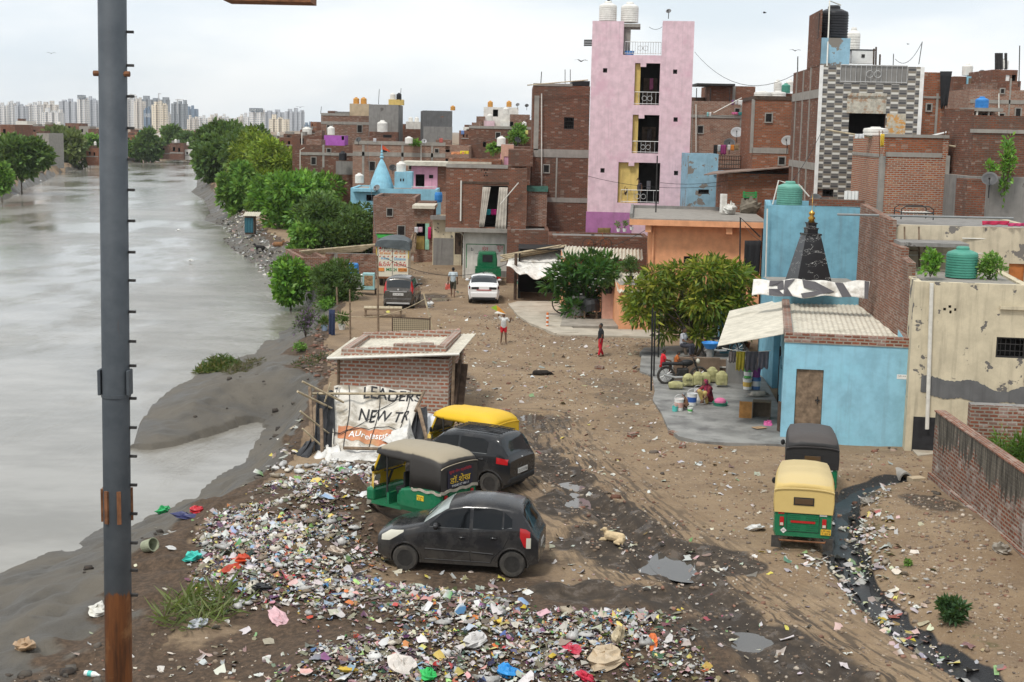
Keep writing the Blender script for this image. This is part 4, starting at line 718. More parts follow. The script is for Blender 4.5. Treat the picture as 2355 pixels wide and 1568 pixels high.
tank(1806,214,20,22,100,'green','green tank beside white ones behind the square brick house',5);tank(1787,214,18,30,102,'white','white tank left of the green tank behind the square brick house',6);tank(1815,210,18,27,103,'white','white tank right behind the green tank by the square brick house',6)
h=House('blue_house','peeling light blue lower house between the pink tower and the orange roof',1583,1652,353,84,3.5,0,'bluepeel',par=.05,ops=[(1605,436,1630,446,'win')]);h.block(1648,1674,399,475,.2,1.2,'room','doorway');h.block(1640,1676,394,402,-.1,2,'bluepeel','lintel')
h=House('brick_house','brick ledge with a meshed balcony of drying clothes beside the peeling blue wall',1645,1716,388,90,4,0,'b2',par=.05,ops=[(1648,357,1708,388,'shut')])
k=MB();P0=D(1645,358,88);P1=D(1702,388,88)
for i in range(12):k.tube([(P0[0]+(P1[0]-P0[0])*i/11,88,P0[2]),(P0[0]+(P1[0]-P0[0])*i/11,88,P1[2])],.015,4)
for i in range(4):z_=P0[2]+(P1[2]-P0[2])*i/3;k.tube([(P0[0],88,z_),(P1[0],88,z_)],.02,4)
tag(k.build('balcony_railing',M_['iron']),'dark mesh balcony railing full of clothes beside the peeling blue wall','railing')
for(x,w_,hh,c,l)in((1641,8,22,(.02,.02,.02),'black garment on the meshed balcony'),(1650,7,16,(.4,.42,.42),'pale grey garment on the meshed balcony'),(1657,13,22,(.25,.04,.14),'maroon garment on the meshed balcony'),(1673,6,12,(.65,.63,.6),'white garment on the meshed balcony'),(1680,8,13,(.6,.22,.04),'orange garment on the meshed balcony'),(1689,9,12,(.25,.18,.1),'brown garment on the meshed balcony')):garment(x,333,w_,hh,87.8,c,l)
h=House('brick_house','brick roof room under a sloping sheet roof beside the peeling blue wall',1674,1830,398,79,4.5,0,'b3',par=.0,ops=[(1676,420,1677,421,'shut')])
k=MB();a=D(1618,401,78.5);b=D(1838,381,78.5);c=D(1845,378,83);d=D(1640,394,83);k.add([a,b,c,d,a-(0,0,.06),b-(0,0,.06),c-(0,0,.06),d-(0,0,.06)],[(0,1,2,3),(4,7,6,5),(0,4,5,1),(1,5,6,2),(2,6,7,3),(3,7,4,0)]);tag(k.build('sheet_roof',mat('brown_sheet',(.22,.16,.13),.8,.3,3,.1)),'sloping brown sheet roof on the brick roof room','roof sheet')
for(px,py,dp,Y,l,az,c)in((1694,305,28,100,'pale grey dish on the rough brown brick house',190,(.3,.3,.29)),(1677,330,26,92,'black mesh dish above the meshed balcony',190,(.06,.06,.06)),(1810,324,27,80,'grey dish on the side of the square brick house',200,(.26,.25,.24)),(1877,460,32,57,'dark dish lying tilted on the sky blue wall',160,(.1,.1,.1)),(2275,412,36,53,'large dark dish on the grey stained wall at the right',200,(.07,.07,.07)),(2219,238,18,86,'pale dish at the far right brick stack',190,(.42,.42,.41)),(2258,169,18,92,'dark dish on the far right roof room',190,(.1,.1,.1))):dish(px,py,dp,Y,l,az,c)
t=NT('facade_tiles');uv=t.wall_uv();bt=t.node('ShaderNodeTexBrick');t.link(uv,bt.inputs['Vector']);bt.inputs['Scale'].default_value=1;bt.inputs['Brick Width'].default_value=.44;bt.inputs['Row Height'].default_value=.15
bt.inputs['Mortar Size'].default_value=.008;bt.inputs['Bias'].default_value=0;t.setv(bt.inputs['Color1'],(.2,.2,.2));t.setv(bt.inputs['Color2'],(.2,.2,.2));t.setv(bt.inputs['Mortar'],(.5,.48,.44))
sx=t.node('ShaderNodeSeparateXYZ');t.link(uv,sx.inputs[0]);row=t.math('FLOOR',t.math('DIVIDE',sx.outputs[1],.11));odd=t.math('MODULO',t.math('ABSOLUTE',row),2.0)
fx=t.math('FRACT',t.math('ADD',t.math('DIVIDE',sx.outputs[0],.74),t.math('MULTIPLY',t.math('FLOOR',t.math('DIVIDE',row,2.0)),.5)));fy=t.math('FRACT',t.math('DIVIDE',sx.outputs[1],.11))
cA=t.mix(t.math('GREATER_THAN',fx,.5),(.66,.64,.58),(.04,.043,.05));cB=t.mix(t.math('GREATER_THAN',fx,.5),(.20,.17,.125),(.12,.115,.11));c=t.mix(odd,cA,cB)
edge=t.math('MULTIPLY',t.math('LESS_THAN',t.math('ABSOLUTE',t.math('SUBTRACT',fy,.5)),.43),t.math('LESS_THAN',t.math('ABSOLUTE',t.math('SUBTRACT',t.math('FRACT',t.math('MULTIPLY',fx,2.0)),.5)),.45));c=t.mix(edge,(.27,.25,.22),c)
c=t.mix(t.math('MULTIPLY',t.noise(3,5),.3),c,(.2,.18,.16));t.out(c,.35,None,.4);M_['tiles']=t.mat
h=House('tiled_house','tall house front clad in grey white and black tiles with a roof balcony',1886,2124,150,68,9,-3,'b2',ops=[(1949,261,2036,309,'dark'),(1890,436,1916,452,'win')],par=.9,thick=.25)
a=h.uv(1888,470);k=MB();op=[h.uv(1949,309),h.uv(2036,261)];w2=h.uv(1886,452);w3=h.uv(1916,436);bal=h.uv(1930,191);bal2=h.uv(2085,150)
xs=[.0,op[0][0],op[1][0],h.w];z1=bal[1]
y0,y1=-.06,-.004
k.box(0,op[0][0],y0,y1,w3[1]+.02,z1);k.box(op[1][0],h.w,y0,y1,1,z1);k.box(op[0][0],op[1][0],y0,y1,op[1][1],z1);k.box(op[0][0],op[1][0],y0,y1,1,op[0][1]);k.box(0,op[0][0],y0,y1,1,w2[1]-.02);k.box(w3[0],op[0][0],y0,y1,w2[1]-.02,w3[1]+.02)
k.box(0,bal[0],y0,y1,z1,h.h);k.box(bal2[0],h.w,y0,y1,z1,h.h);k.build('tile_cladding',M_['tiles'],h.root)
k=MB();k.box(-.03,.14,-.10,-.061,1,h.h);k.build('corner_trim',M_['whitep'],h.root);k=MB();k.box(h.w-.16,h.w+.02,-.10,-.061,1,h.h);k.build('corner_trim',M_['whitep'],h.root)
k=MB();k.box(bal[0],bal2[0],-.07,.3,z1,h.h+.01);k.build('balcony_recess',M_['grey'],h.root);railing(h,1930,152,2085,190,n=13,y=-.12)
a=h.uv(1945,260);b=h.uv(2038,215);k=MB();rows=[[(a[0]+(b[0]-a[0])*j/12,-.09-.03*math.sin(j*1.9)-.06*(i<2),b[1]-(b[1]-a[1])*i/7)for j in range(13)]for i in range(8)];k.grid(rows)
k.build('awning_sheet',mat('floral_sheet',(.44,.41,.34),.8,.2,7,.1,dirt=(.36,.24,.16),dscale=5,dlo=.5,dhi=.6),h.root,solid=.015)
a=h.uv(2036,309);b=h.uv(2082,262);k=MB();k.box(a[0],b[0],-.09,-.062,a[1],b[1]);k.build('floral_panel',mat('floral_panel',(.46,.42,.33),.6,.2,7,.05,dirt=(.55,.28,.08),dscale=5,dlo=.5,dhi=.58),h.root)
hb=h.h;st=h.uv(1862,165)[1]
for(px,py0,py1)in((1890,205,225),(1890,375,392)):
 z0_,z1_=h.uv(px,py1)[1],h.uv(px,py0)[1];h.side(True,0,9,z0_,z1_)
for yy in(2.6,5.0,7.4):h.side(True,yy,yy+.16,0,hb,name='drain_strip',proud=.05)
h.block(1888,1958,87,150,.3,3.2,'bluepeel','stair_tower');k=MB();k.box(-.02,.02,.3,4.2,hb,hb+2.6);k.build('side_parapet',M_['b2'],h.root)
tp=h.world(h.uv(1914,87)[0],1.7,h.uv(1914,87)[1]);tank(1914,87,66,71,69.7,'black','large black ribbed tank on top of the tiled house',9,seg=26)
tank(1960,130,30,64,74,'white','white tank with green lid behind the black tank of the tiled house',8)
pipe([(1901,152,67.9),(1907,2,69),(1933,12,69.2)],69,'tall cream pipe running past the large black tank',.035);pipe([(1880,90,68.5),(1884,30,68.8),(1892,28,69)],69,'thin pipe at the left of the large black tank',.02,'iron')
t=empty('roof_cabinet',D(1983,146,71),0,'white box with a small grille behind the tiled house balcony','cabinet');k=MB();k.box(-.55,.55,0,.5,0,.62);k.build('cabinet',M_['whitep'],t);k=MB();k.box(-.08,.08,-.02,-.003,.28,.44);k.build('grille',M_['iron'],t);k=MB();k.box(-.62,.62,-.02,.55,.63,.68);k.build('lid',M_['iron'],t)
for x,y in((2008,112),(2013,108),(2022,125)):pipe([(x,155),(x+1,y)],71,'dark posts standing on the roof of the tiled house',.045,'wooddk','wooden_post','post','posts on the tiled house roof')
cable((2058,136,70),(2118,100,70),.5,'cable slung between two thin masts on the tiled house');pipe([(2112,148),(2120,96)],70,'thin leaning mast at the right of the tiled house roof',.02,'iron','antenna_mast','mast');pipe([(2053,152),(2054,124)],70,'short antenna mast in the middle of the tiled house roof',.02,'iron','antenna_mast','mast')
h=House('brick_house','brick house end with a hanging black tarp right of the tiled house',2122,2176,166,71,6,0,'b3',par=.3);h.strip(2146,215,2158,320,name='column')
garment(2161,164,28,80,70.8,(.02,.02,.022),'black tarp hanging from the brick corner right of the tiled house','tarp','tarp',1.1,taper=.5)
h=House('brick_house','newer red brick block with concrete corner columns in front of the tiled house',2032,2182,313,58,7.5,-4,'b5',par=.9);h.strip(2016,358,2036,500,name='column',back=.3);h.strip(2166,358,2184,500,name='column');h.strip(2036,352,2166,360,name='band');h.strip(2034,314,2168,352,'b3','upper_brick',.012)
for(yy0,yy1,z0_,z1_)in((0,7.5,h.uv(2036,362)[1],h.uv(2036,355)[1]),):h.side(True,yy0,yy1,z0_,z1_)
pipe([(2040,322,60),(1898,298,63)],60,'long bamboo pole sticking out left of the newer red brick block',.04,'bamboo','bamboo_pole','pole');pipe([(2172,333,58),(2274,350,57)],58,'bamboo pole sticking out right of the newer red brick block',.04,'bamboo','bamboo_pole','pole');pipe([(2134,315,59),(2204,298,59)],59,'grey pipe resting on the newer red brick block',.06,'silver')
for x in(2022,2030,2172,2178):pipe([(x,360),(x-1,300)],58.1,'rusty rods rising from the columns of the newer red brick block',.018,'rust','steel_rod','rod','rods on the newer red brick block')
tank(2012,312,56,20,61,'white','white tank lid shape on the newer red brick block',2)
for(x,w_,hh,c,l)in((2025,8,28,(.6,.42,.05),'yellow cloth stuffed at the corner of the newer red brick block'),(1966,20,10,(.6,.6,.6),'white rag on the left edge of the newer red brick block')):garment(x,308,w_,hh,57.6,c,l)
h=House('blue_house','deep sky blue plastered wall behind the black temple spire',1762,1984,472,56,5,-9,'bluedk',par=.35,roof='grey');h.block(1754,1763,468,648,-.05,3,'blue','side_wall');h.block(1860,1988,461,473,.05,.5,'b2','brick_parapet')
tank(1814,471,59,54,57.5,'green2','pale green water tank on the deep sky blue house',8,seg=24);pipe([(1776,470),(1790,415),(1805,420)],56.5,'white bent pipe left of the pale green tank',.03);pipe([(1836,424),(1860,452)],56.3,'white sloping pipe right of the pale green tank',.03)
pipe([(1760,640),(1764,480)],55.7,'thin white pipe down the edge of the deep sky blue wall',.03)
t=empty('corrugated_offcut',D(1957,460,57.6),0,'white corrugated sheet offcut on the sky blue wall top','roof sheet');k=MB();k.grid([[(-.28+.56*j/12,.05*math.cos(j*2.0),.36*i/3)for j in range(13)]for i in range(4)]);k.build('sheet',M_['whitep'],t,solid=.012)
t=empty('temple_spire',D(1858,652,51.5),0,'black marbled pyramid temple spire with gold finial','temple spire');s_=1/ppm(51.5)
mt=NT('black_marble');vv=mt.noise(1.3,5,.6,mt.mapping((1,1,2.2)),.8);ln=mt.math('LESS_THAN',mt.math('ABSOLUTE',mt.math('SUBTRACT',vv,.56)),.0035);mt.out(mt.mix(ln,(.018,.018,.02),(.5,.5,.48)),.3,None,.4)
k=MB();zz=0;prof=[(50,0),(21,112),(23,112),(23,116),(14.5,116),(14.5,126),(16,126),(16,129),(11,129),(11,138),(13,138),(13,141)];k.lathe([(r_*s_*1.2,z_*s_)for r_,z_ in prof],4,(0,0,0),Matrix.Rotation(R(45+8),3,'Z'));k.build('spire',mt.mat,t)
k=MB();k.lathe([(8*s_,141*s_),(6*s_,147*s_),(9*s_,151*s_),(4*s_,156*s_),(7*s_,160*s_),(7*s_,164*s_),(1.2*s_,168*s_),(.5*s_,170*s_),(.4*s_,205*s_)],14);k.build('finial',mat('brass',(.48,.28,.06),.3,.1,5,0,.5,.9),t,smooth=True)
h=House('low_house','low dark plinth house under the black temple spire',1785,1990,655,52.2,3,0,'bluedk',par=.02)
h=House('orange_house','orange single storey house with flat concrete roof and overhanging orange eave',1492,1752,516,72,9,-5,'orange',par=.0,ops=[(1571,590,1603,612,'win'),(1621,588,1652,612,'win')])
a=h.uv(1447,512);b=h.uv(1756,499);k=MB();k.box(a[0],b[0]+.2,-.75,9.5,h.h,h.h+.28);k.build('roof_slab',[M_['orange']],h.root);k=MB();k.box(a[0]+.05,b[0]+.1,-.68,9.4,h.h+.283,h.h+.34);k.build('roof_top',M_['conc'],h.root)
k=MB();k.box(a[0],a[0]+.15,-.6,9.5,h.h+.34,h.h+.55);k.box(a[0]+.15,b[0],9.2,9.4,h.h+.34,h.h+.5);k.build('roof_kerb',M_['grey'],h.root)
k=MB();k.tube([(.25,-.08,0),(.25,-.08,h.h)],.06,6);k.build('drain_pipe',M_['orange'],h.root)
for f in(.12,.72):k=MB();k.box(a[0]+(b[0]-a[0])*f,a[0]+(b[0]-a[0])*f+.3,-.6,0,h.h-.35,h.h);k.build('eave_bracket',M_['orange'],h.root)
OH=h
h=House('orange_room','small orange front room with a cracked wall and grey corrugated roof',1425,1497,655,67.5,4.5,2,'orange',par=.0)
k=MB();a=D(1420,672,66.9);b=D(1505,674,66.9);c=a+(0.1,4.6,.5);n_=18
k.grid([[tuple(p+(q-p)*j/n_+np.array([0,0,.05*math.cos(j*math.pi)]))for j in range(n_+1)]for p,q in((a,b),(c,c+(b-a)))]);k.build('corrugated_roof',M_['sheet'],None,solid=.02);tag(bpy.data.objects['corrugated_roof'],'grey corrugated roof sheet on the small orange front room','roof sheet')
h=House('orange_wall','orange shop wall behind the frangipani tree with a corrugated roof',1296,1420,590,73,4.5,0,'orange',par=.0,ops=[(1312,612,1352,700,'shut','room')])
k=MB();a=D(1292,592,72.2);b=D(1478,597,72.2);c=D(1300,566,77);d=D(1476,574,77);n_=44
k.grid([[tuple(p+(q-p)*j/n_+np.array([0,0,.05*math.cos(j*math.pi)]))for j in range(n_+1)]for p,q in((a,b),(c,d))]);tag(k.build('corrugated_roof',M_['sheet'],None,solid=.02),'long cream corrugated roof under the rusty child bicycle','roof sheet')
t=empty('market_shed',G(1235,690),0,'open dark shed under white tarp and bundles of bamboo','shed');O=G(1235,690)
def loc(px,py,Y):return tuple(D(px,py,Y)-O)
k=MB()
for(x,yb)in((1184,690),(1300,690)):p=G(x,yb);k.tube([tuple(p-O),tuple(p-O+(0,0,2.6))],.1,6)
k.build('post',M_['wooddk'],t)
a,b=loc(1190,690,79.5),loc(1305,690,79.5);k=MB();k.box(a[0],b[0],a[1]+3.2,a[1]+3.3,0,2.8);k.box(a[0],a[0]+.1,a[1],a[1]+3.2,0,2.6);k.box(a[0],b[0],a[1]+.0,a[1]+3.2,2.75,2.8);k.build('back_wall',M_['room'],t)
k=MB();TL,TR,BL,BR=(np.array(loc(*q))for q in((1172,588,81),(1322,566,81),(1164,612,77.6),(1290,640,77.6)));rows=[]
for i in range(9):
 v=i/8;L_=TL+(BL-TL)*v;R_=TR+(BR-TR)*v;rows.append([tuple(L_+(R_-L_)*j/16+np.array([0,.12*math.sin(j*2.2+i),.10*math.sin(j*1.3)*v-.3*math.sin(math.pi*j/16)*v]))for j in range(17)])
k.grid(rows);k.build('tarp',M_['cloth_w'],t,smooth=True,solid=.02)
for i in range(9):
 k=MB();k.tube([D(1150+5*(i%4),588+3.2*(i%5),79+.35*i),D(1290+6*(i%3),564+3.5*(i%5),80+.3*i)],.055,6);tag(k.build('bamboo_pole',M_['bamboo']),'cream bamboo pole in the bundle lying across the white tarp shed','pole','bamboo poles on the tarp shed')
t=empty('charpai_bed',G(1213,672)+(0,1.0,0),0,'green framed rope bed with crumpled bedding inside the dark shed','bed');k=MB()
for sx in(-.7,.7):
 for sy in(-.4,.4):l=MB();l.tube([(sx,sy,0),(sx,sy,.55)],.04,6);l.build('leg',mat('green_paint',(.15,.36,.22),.6,.2,5,0),t)
k.box(-.75,.75,-.45,.45,.42,.5);k.build('frame',_mc['green_paint'],t);k=MB();k.grid([[(-.68+1.3*i/8,-.4+.8*j/5,.53+.06*math.sin(i*2.1+j)+.05)for i in range(9)]for j in range(6)]);k.build('bedding',mat('bedding',(.25,.2,.2),.9,.4,9,.2,dirt=(.1,.25,.2),dscale=4),t,solid=.04)
h=House('blue_house','light blue near house with a weathered wooden door and brick edged roof',1805,2098,766,43.2,10.5,-10,'blue',par=.35,roof='sheet',thick=.25,ops=[(1824,851,1894,988,'door','wood')],z0=-.2)
k=MB();w,d,hh=h.w,h.d,h.h
k.box(-.02,w+.02,-.03,.24,hh-.28,hh+.01);k.box(-.03,.24,.24,d-.1,hh-.06,hh+.03);k.box(w-.24,w+.02,.24,d-.1,hh-.06,hh+.03);k.build('brick_edge',M_['old'],h.root)
k=MB();n_=40;k.grid([[(.24+(w-.48)*j/n_,y_,hh-.22+.015*math.cos(j*math.pi)+z_)for j in range(n_+1)]for y_,z_ in((.24,0),(d,.10))]);k.build('corrugated_roof',M_['sheet'],h.root)
k=MB();n_=26;k.grid([[(-2.05+.12*j/n_+x_,y0_+(y1_-y0_)*j/n_,z_+.012*math.cos(j*math.pi))for j in range(n_+1)]for x_,z_,y0_,y1_ in((-.0,hh-.55,.3,9.4),(2.0,hh-.05,.1,9.9))]);k.build('awning',M_['sheet'],h.root,solid=.02)
for y_,w_,z0_,z1_,m_ in((1.9,.9,0.1,2.1,'bluedk'),(4.0,.8,.9,2.1,'bluedk'),(6.2,.9,.1,2.1,'room')):k=MB();k.box(-.06,.02,y_,y_+w_,z0_,z1_);k.build('side_door' if z0_<.5 else 'side_window',M_[m_],h.root)
a=h.uv(2064,866);lettering('\u0936\u094d\u0930\u0940 \u0930\u093e\u092e',.24,.045,lambda u,v:(a[0]+u,-.008,a[1]+v),INK['black'],parent=h.root);k=MB();k.box(a[0]-.03,a[0]+.27,-.005,.01,a[1]-.07,a[1]+.07);k.build('notice',M_['whitep'],h.root)
BH=h
h=House('blue_side_room','dark blue shaded wing under the awning with a black doorway',1660,1712,690,60,3,-6,'bluedk',par=.02);p=h
h=House('cream_house','cream front block of the peeling house with missing vent bricks and a green tank',2103,2370,647,42,4.6,-9,'cream',par=.06,roof='conc',ops=[(2288,778,2372,822,'win'),(2168,708,2175,714,'shut','room'),(2180,702,2187,708,'shut','room'),(2182,714,2188,721,'shut','room'),(2193,709,2199,715,'shut','room')])
a=h.uv(2114,926);b=h.uv(2372,872);rg=random.Random(3);k=MB();xs=np.linspace(a[0],b[0],70);up_=[a[1]+(b[1]-a[1])*(.74+.16*math.sin(x_*1.7)+.10*math.sin(x_*4.1)+.05*rg.random())for x_ in xs];lo_=[a[1]+(b[1]-a[1])*(.22+.15*math.sin(x_*1.1+2)+.06*math.sin(x_*5)+.05*rg.random())for x_ in xs];k.grid([[(x_,-.012,z_)for x_,z_ in zip(xs,lo_)],[(x_,-.012,z_)for x_,z_ in zip(xs,up_)]]);k.build('bare_patch',M_['dgrey'],h.root,solid=.01)
a=h.uv(2099,1035);b=h.uv(2150,960);k=MB();k.box(a[0]-.05,b[0],-.02,.3,0,b[1]);k.build('black_dado',mat('black_paint',(.02,.02,.022),.7,.3,4,.1),h.root)
k=MB();a=h.uv(2130,985);b=h.uv(2141,650);k.tube([(a[0],-.1,a[1]),(b[0],-.1,b[1])],.06,8);k.build('drain_pipe',M_['pvc'],h.root)
k=MB();a=h.uv(2288,850);b=h.uv(2372,706);k.box(a[0],b[0],-.10,-.02,b[1]-.09,b[1]);k.build('ledge',M_['cream'],h.root)
CF=h
h=House('cream_house','upper cream storey with peeling paint and an orange brown wooden door',2048,2400,516,47.2,6,-6,'cream2',par=.05,roof='grey',ops=[(2313,607,2356,700,'door',mat('orange_door',(.36,.12,.03),.6,.25,4,.1)),(2247,606,2256,630,'win')])
a=h.uv(2100,577);b=h.uv(2205,553);k=MB();k.box(0.1,b[0],-1.6,-.01,b[1]-.12,b[1]);k.build('ledge',M_['grey'],h.root)
k=MB();[k.tube([(h.uv(x,655)[0],-.3,h.uv(x,655)[1]),(h.uv(x,520)[0],-.2,h.uv(x,520)[1])],.03,5)for x in(2077,2110)]
for zz in(.35,.6):a=h.uv(2077,655);b=h.uv(2110,520);k.tube([(a[0],-.27,a[1]+(b[1]-a[1])*zz),(b[0],-.27,a[1]+(b[1]-a[1])*zz)],.025,5)
lad=k.build('ladder',M_['wood']);lad.matrix_world=h.root.matrix_basis;tag(lad,'old wooden ladder leaning on the upper cream storey','ladder')
k=MB();prof=[(2110,747,42.2),(2105,650,42.2),(2072,612,43.6),(2072,578,43.7),(2035,562,46),(2035,510,46),(1990,500,52),(1975,655,53)]
P_=[D(*q)for q in prof];base=[(p[0],p[1],-.2)for p in P_]
W_=MB();ax=P_[0][:2];bx=P_[-1][:2];L_=np.linalg.norm(bx-ax);dr=(bx-ax)/L_
sp=[(0,-.0),(0,P_[1][2]),(1.4,P_[1][2]),(1.4,P_[2][2]+.1),(2.6,P_[2][2]+.2),(2.6,P_[4][2]),(L_*.45,P_[4][2]),(L_*.45,P_[5][2]),(L_,P_[5][2]+.25),(L_,-.0)]
t=empty('brick_wall',(ax[0],ax[1],0),math.atan2(dr[1],dr[0]),'stepped brick side wall between the blue house and the cream house','wall');W_.prismy(sp,-.12,.12);W_.build('wall',M_['b4'],t)
t['category']='wall'
tank(2209,637,72,71,44.0,'green','dark green water tank with bricks on its lid on the cream house',9,seg=26)
t=empty('rooftop_charpai',D(2108,505,48.8),0,'black iron bed frame with torn straps on the cream house roof','bed frame');k=MB()
for sy in(0,.9):k.tube([(-.55,sy,0),(-.55,sy,.35),(-.4,sy,.45),(.4,sy,.45),(.55,sy,.35),(.55,sy,0)],.02,6)
k.tube([(-.55,0,.25),(-.55,.9,.25)],.02,6);k.tube([(.55,0,.25),(.55,.9,.25)],.02,6);k.tube([(-.55,0,.22),(.55,0,.22)],.02,6);k.build('frame',M_['iron'],t);k=MB()
for i in range(9):k.tube([(-.5+i*.12,.0,.24),(-.48+i*.12,.02,.08+.08*(i%3))],.012,4);k.tube([(-.5+i*.12,.0,.24),(-.5+i*.12,.9,.24)],.012,4)
k.build('straps',M_['pvc'],t)
pipe([(1925,493,49.5),(2330,502,47.6)],49,'long grey pipe across the cream house roof edge',.045,'gpipe');pipe([(2212,548,46.9),(2270,549,46.9),(2270,600,46.9)],46.9,'white water pipe on the upper cream wall',.025);pipe([(2085,587,46.9),(2354,580,46.9)],46.9,'long white water pipe along the upper cream wall',.02)
garment(2258,508,62,9,46.8,(.45,.03,.08),'crimson blanket over the roof edge of the cream house','blanket');garment(2318,513,40,7,46.7,(.5,.05,.15),'pink red blanket at the right roof edge of the cream house','blanket')
h=House('stained_house','grey stained plaster wall with rough brick above at the right edge',2222,2420,405,55,6,0,'grey',par=.02);h.block(2242,2420,268,405,.6,5,'b2','upper_brick');k=h
h=House('brick_house','dim brick gap house with rags between the red brick block and the grey stained wall',2183,2250,325,64,5,0,'b2',par=.1,ops=[(2184,440,2222,500,'dark')])
tank(2202,386,30,40,62,'black','black tank in the gap right of the newer red brick block');garment(2196,437,18,34,60.5,(.68,.67,.64),'torn white sheet hanging in the gap right of the red brick block','torn_sheet');garment(2186,472,34,12,60.2,(.6,.6,.58),'white plastic heap in the gap right of the red brick block','torn_sheet')
h=House('brick_house','tall far right brick stack with a barred window and blue tank',2230,2420,205,84,8,0,'b6',par=.3,ops=[(2257,261,2278,272,'win')]);h.strip(2312,180,2326,330,name='column');h.strip(2230,232,2420,237)
h.block(2205,2285,250,256,-1.6,0,'conc','balcony_slab');tank(2256,253,30,30,82.8,'blue','bright blue tank on the balcony slab of the far right stack');pipe([(2242,320),(2246,255)],82.5,'white drain pipe under the blue tank',.06)
h=House('brick_house','brick house with a small sky blue roof room at the far right',2192,2262,205,92,6,0,'b2',par=.2);h.block(2192,2222,176,206,.1,3,'b2','roof_wall');h.block(2222,2252,176,206,.1,3,'blue','roof_room');h.block(2226,2248,180,205,.07,.1,'wood','door');tank(2223,174,24,27,93,'white','white tank beside the far right sky blue roof room')
h=House('brick_house','brick roof room with wooden doors and a white tank at the far right',2283,2340,160,88,5,0,'b2',par=.1,ops=[(2310,172,2322,204,'shut','whitep'),(2324,172,2336,204,'dark')]);tank(2304,158,26,22,89,'white','white tank with dark antenna panels at the far right')
for x in(2290,2296,2302,2312):pipe([(x,160),(x,122)],88.7,'dark vertical antenna panel beside the far right white tank',.09,'iron','panel_antenna','antenna','antenna panels at the far right')
h=House('brick_house','low dark brick wing below the far right stack',2176,2240,250,78,5,0,'b2',par=.2)
a=G(2140,1112);b=G(2352,1300);dv=(b-a);dv/=np.linalg.norm(dv);e0=a-dv*.0;L_=26
t=empty('boundary_wall',(e0[0],e0[1],-.3),math.atan2(dv[1],dv[0]),'long weathered brick boundary wall with flaking plaster along the right edge','wall');m_=MB();m_.box(0,L_,-.0,.25,0,2.3);m_.build('wall',M_['old'],t)
bw_=M_['old'].copy();bw_.name='flaking_wall';q_=NT('tmp');bpy.data.materials.remove(q_.mat);q_=NT.__new__(NT);q_.mat=bw_;q_.t=bw_.node_tree;q_.n=q_.t.nodes;q_.bsdf=q_.n['Principled BSDF'];q_.tc=[x for x in q_.n if x.type=='TEX_COORD'][0]
old_=q_.bsdf.inputs['Base Color'].links[0].from_socket;sp_=q_.node('ShaderNodeSeparateXYZ');q_.link(q_.tc.outputs['Object'],sp_.inputs[0]);sv=q_.noise(1.2,6,.68,q_.mapping((6,6,.7)));bg_=q_.noise(.75,7,.68)
pc=q_.mix(q_.ramp(sv,.35,.65),(.17,.15,.12),(.042,.037,.031));eff=q_.math('MULTIPLY',q_.ramp(q_.noise(1.1,8,.7,q_.mapping((1.5,1.5,.9),None,(7,0,3))),.56,.64),.7);c_=q_.mix(eff,old_,(.50,.47,.43))
q_.link(q_.mix(q_.ramp(q_.math('ADD',sp_.outputs[2],q_.math('MULTIPLY',q_.math('SUBTRACT',q_.math('ADD',q_.math('MULTIPLY',bg_,.6),q_.math('MULTIPLY',sv,.4)),.5),4.5)),1.5,1.66),c_,pc),q_.bsdf.inputs['Base Color']);t.children[0].data.materials[0]=bw_
m_=MB();m_.box(-.06,L_,-.02,.27,2.302,2.34);m_.build('coping',M_['b4'],t);m_=MB();m_.box(-.02,L_,-.10,0.0,0,.62);m_.build('plinth',bw_,t)
h=House('brick_wall','mossy brick wall behind the boundary wall at the right edge',2232,2420,930,38.5,.4,-8,'old',par=.02,roof='grey',cat='wall')
t=empty('brick_hut',G(1030,955),R(-6),'low brick hut with a cream sheet roof held by a brick parapet','hut');O=t.location
w,d,hh=3.62,3.5,1.98
k=MB();k.box(-w,0,0,d,-.3,hh-.12);k.build('wall',M_['hut'],t)
def slope(x,y):return hh+.07*(x+w)*1.0+.02*(y)-.12
k=MB();n_=60;k.grid([[(-w-.35+(w+.75)*j/n_,y_,slope(-w-.35+(w+.75)*j/n_,y_)+.014*math.cos(j*math.pi))for j in range(n_+1)]for y_ in(-.35,d*.5,d+.2)]);k.build('corrugated_roof',M_['sheet'],t,solid=.02)
k=MB()
for(x0,x1,y0,y1)in((-w+.05,-.1,-.05,.18),(-w+.05,-.1,d-.25,d-.02),(-w+.05,-w+.28,.18,d-.25),(-.33,-.1,.18,d-.25)):
 z0_=slope((x0+x1)/2,y0);n2=8
 if x1-x0>1:[k.box(x0+(x1-x0)*i/n2,x0+(x1-x0)*(i+1)/n2,y0,y1,slope(x0+(x1-x0)*i/n2,y0)-.04,slope(x0+(x1-x0)*(i+.5)/n2,y0)+.22+(.10 if 3<i<7 and y0<0 else 0))for i in range(n2)]
 else:k.box(x0,x1,y0,y1,z0_-.05,z0_+.23)
k.build('parapet',M_['hut'],t);k=MB();k.tube([(-w-.35,-.38,slope(-w-.35,-.4)-.02),(.4,-.38,slope(.4,-.4)-.02)],.05,6);k.build('roof_edge',M_['pvc'],t)
for x_,y_ in((-w-.1,.1),(.15,-.1),(.2,1.2)):k=MB();k.tube([(x_,y_,-.3),(x_+.03,y_,slope(x_,y_)-.05)],.055,6);k.build('post',M_['wood'],t)
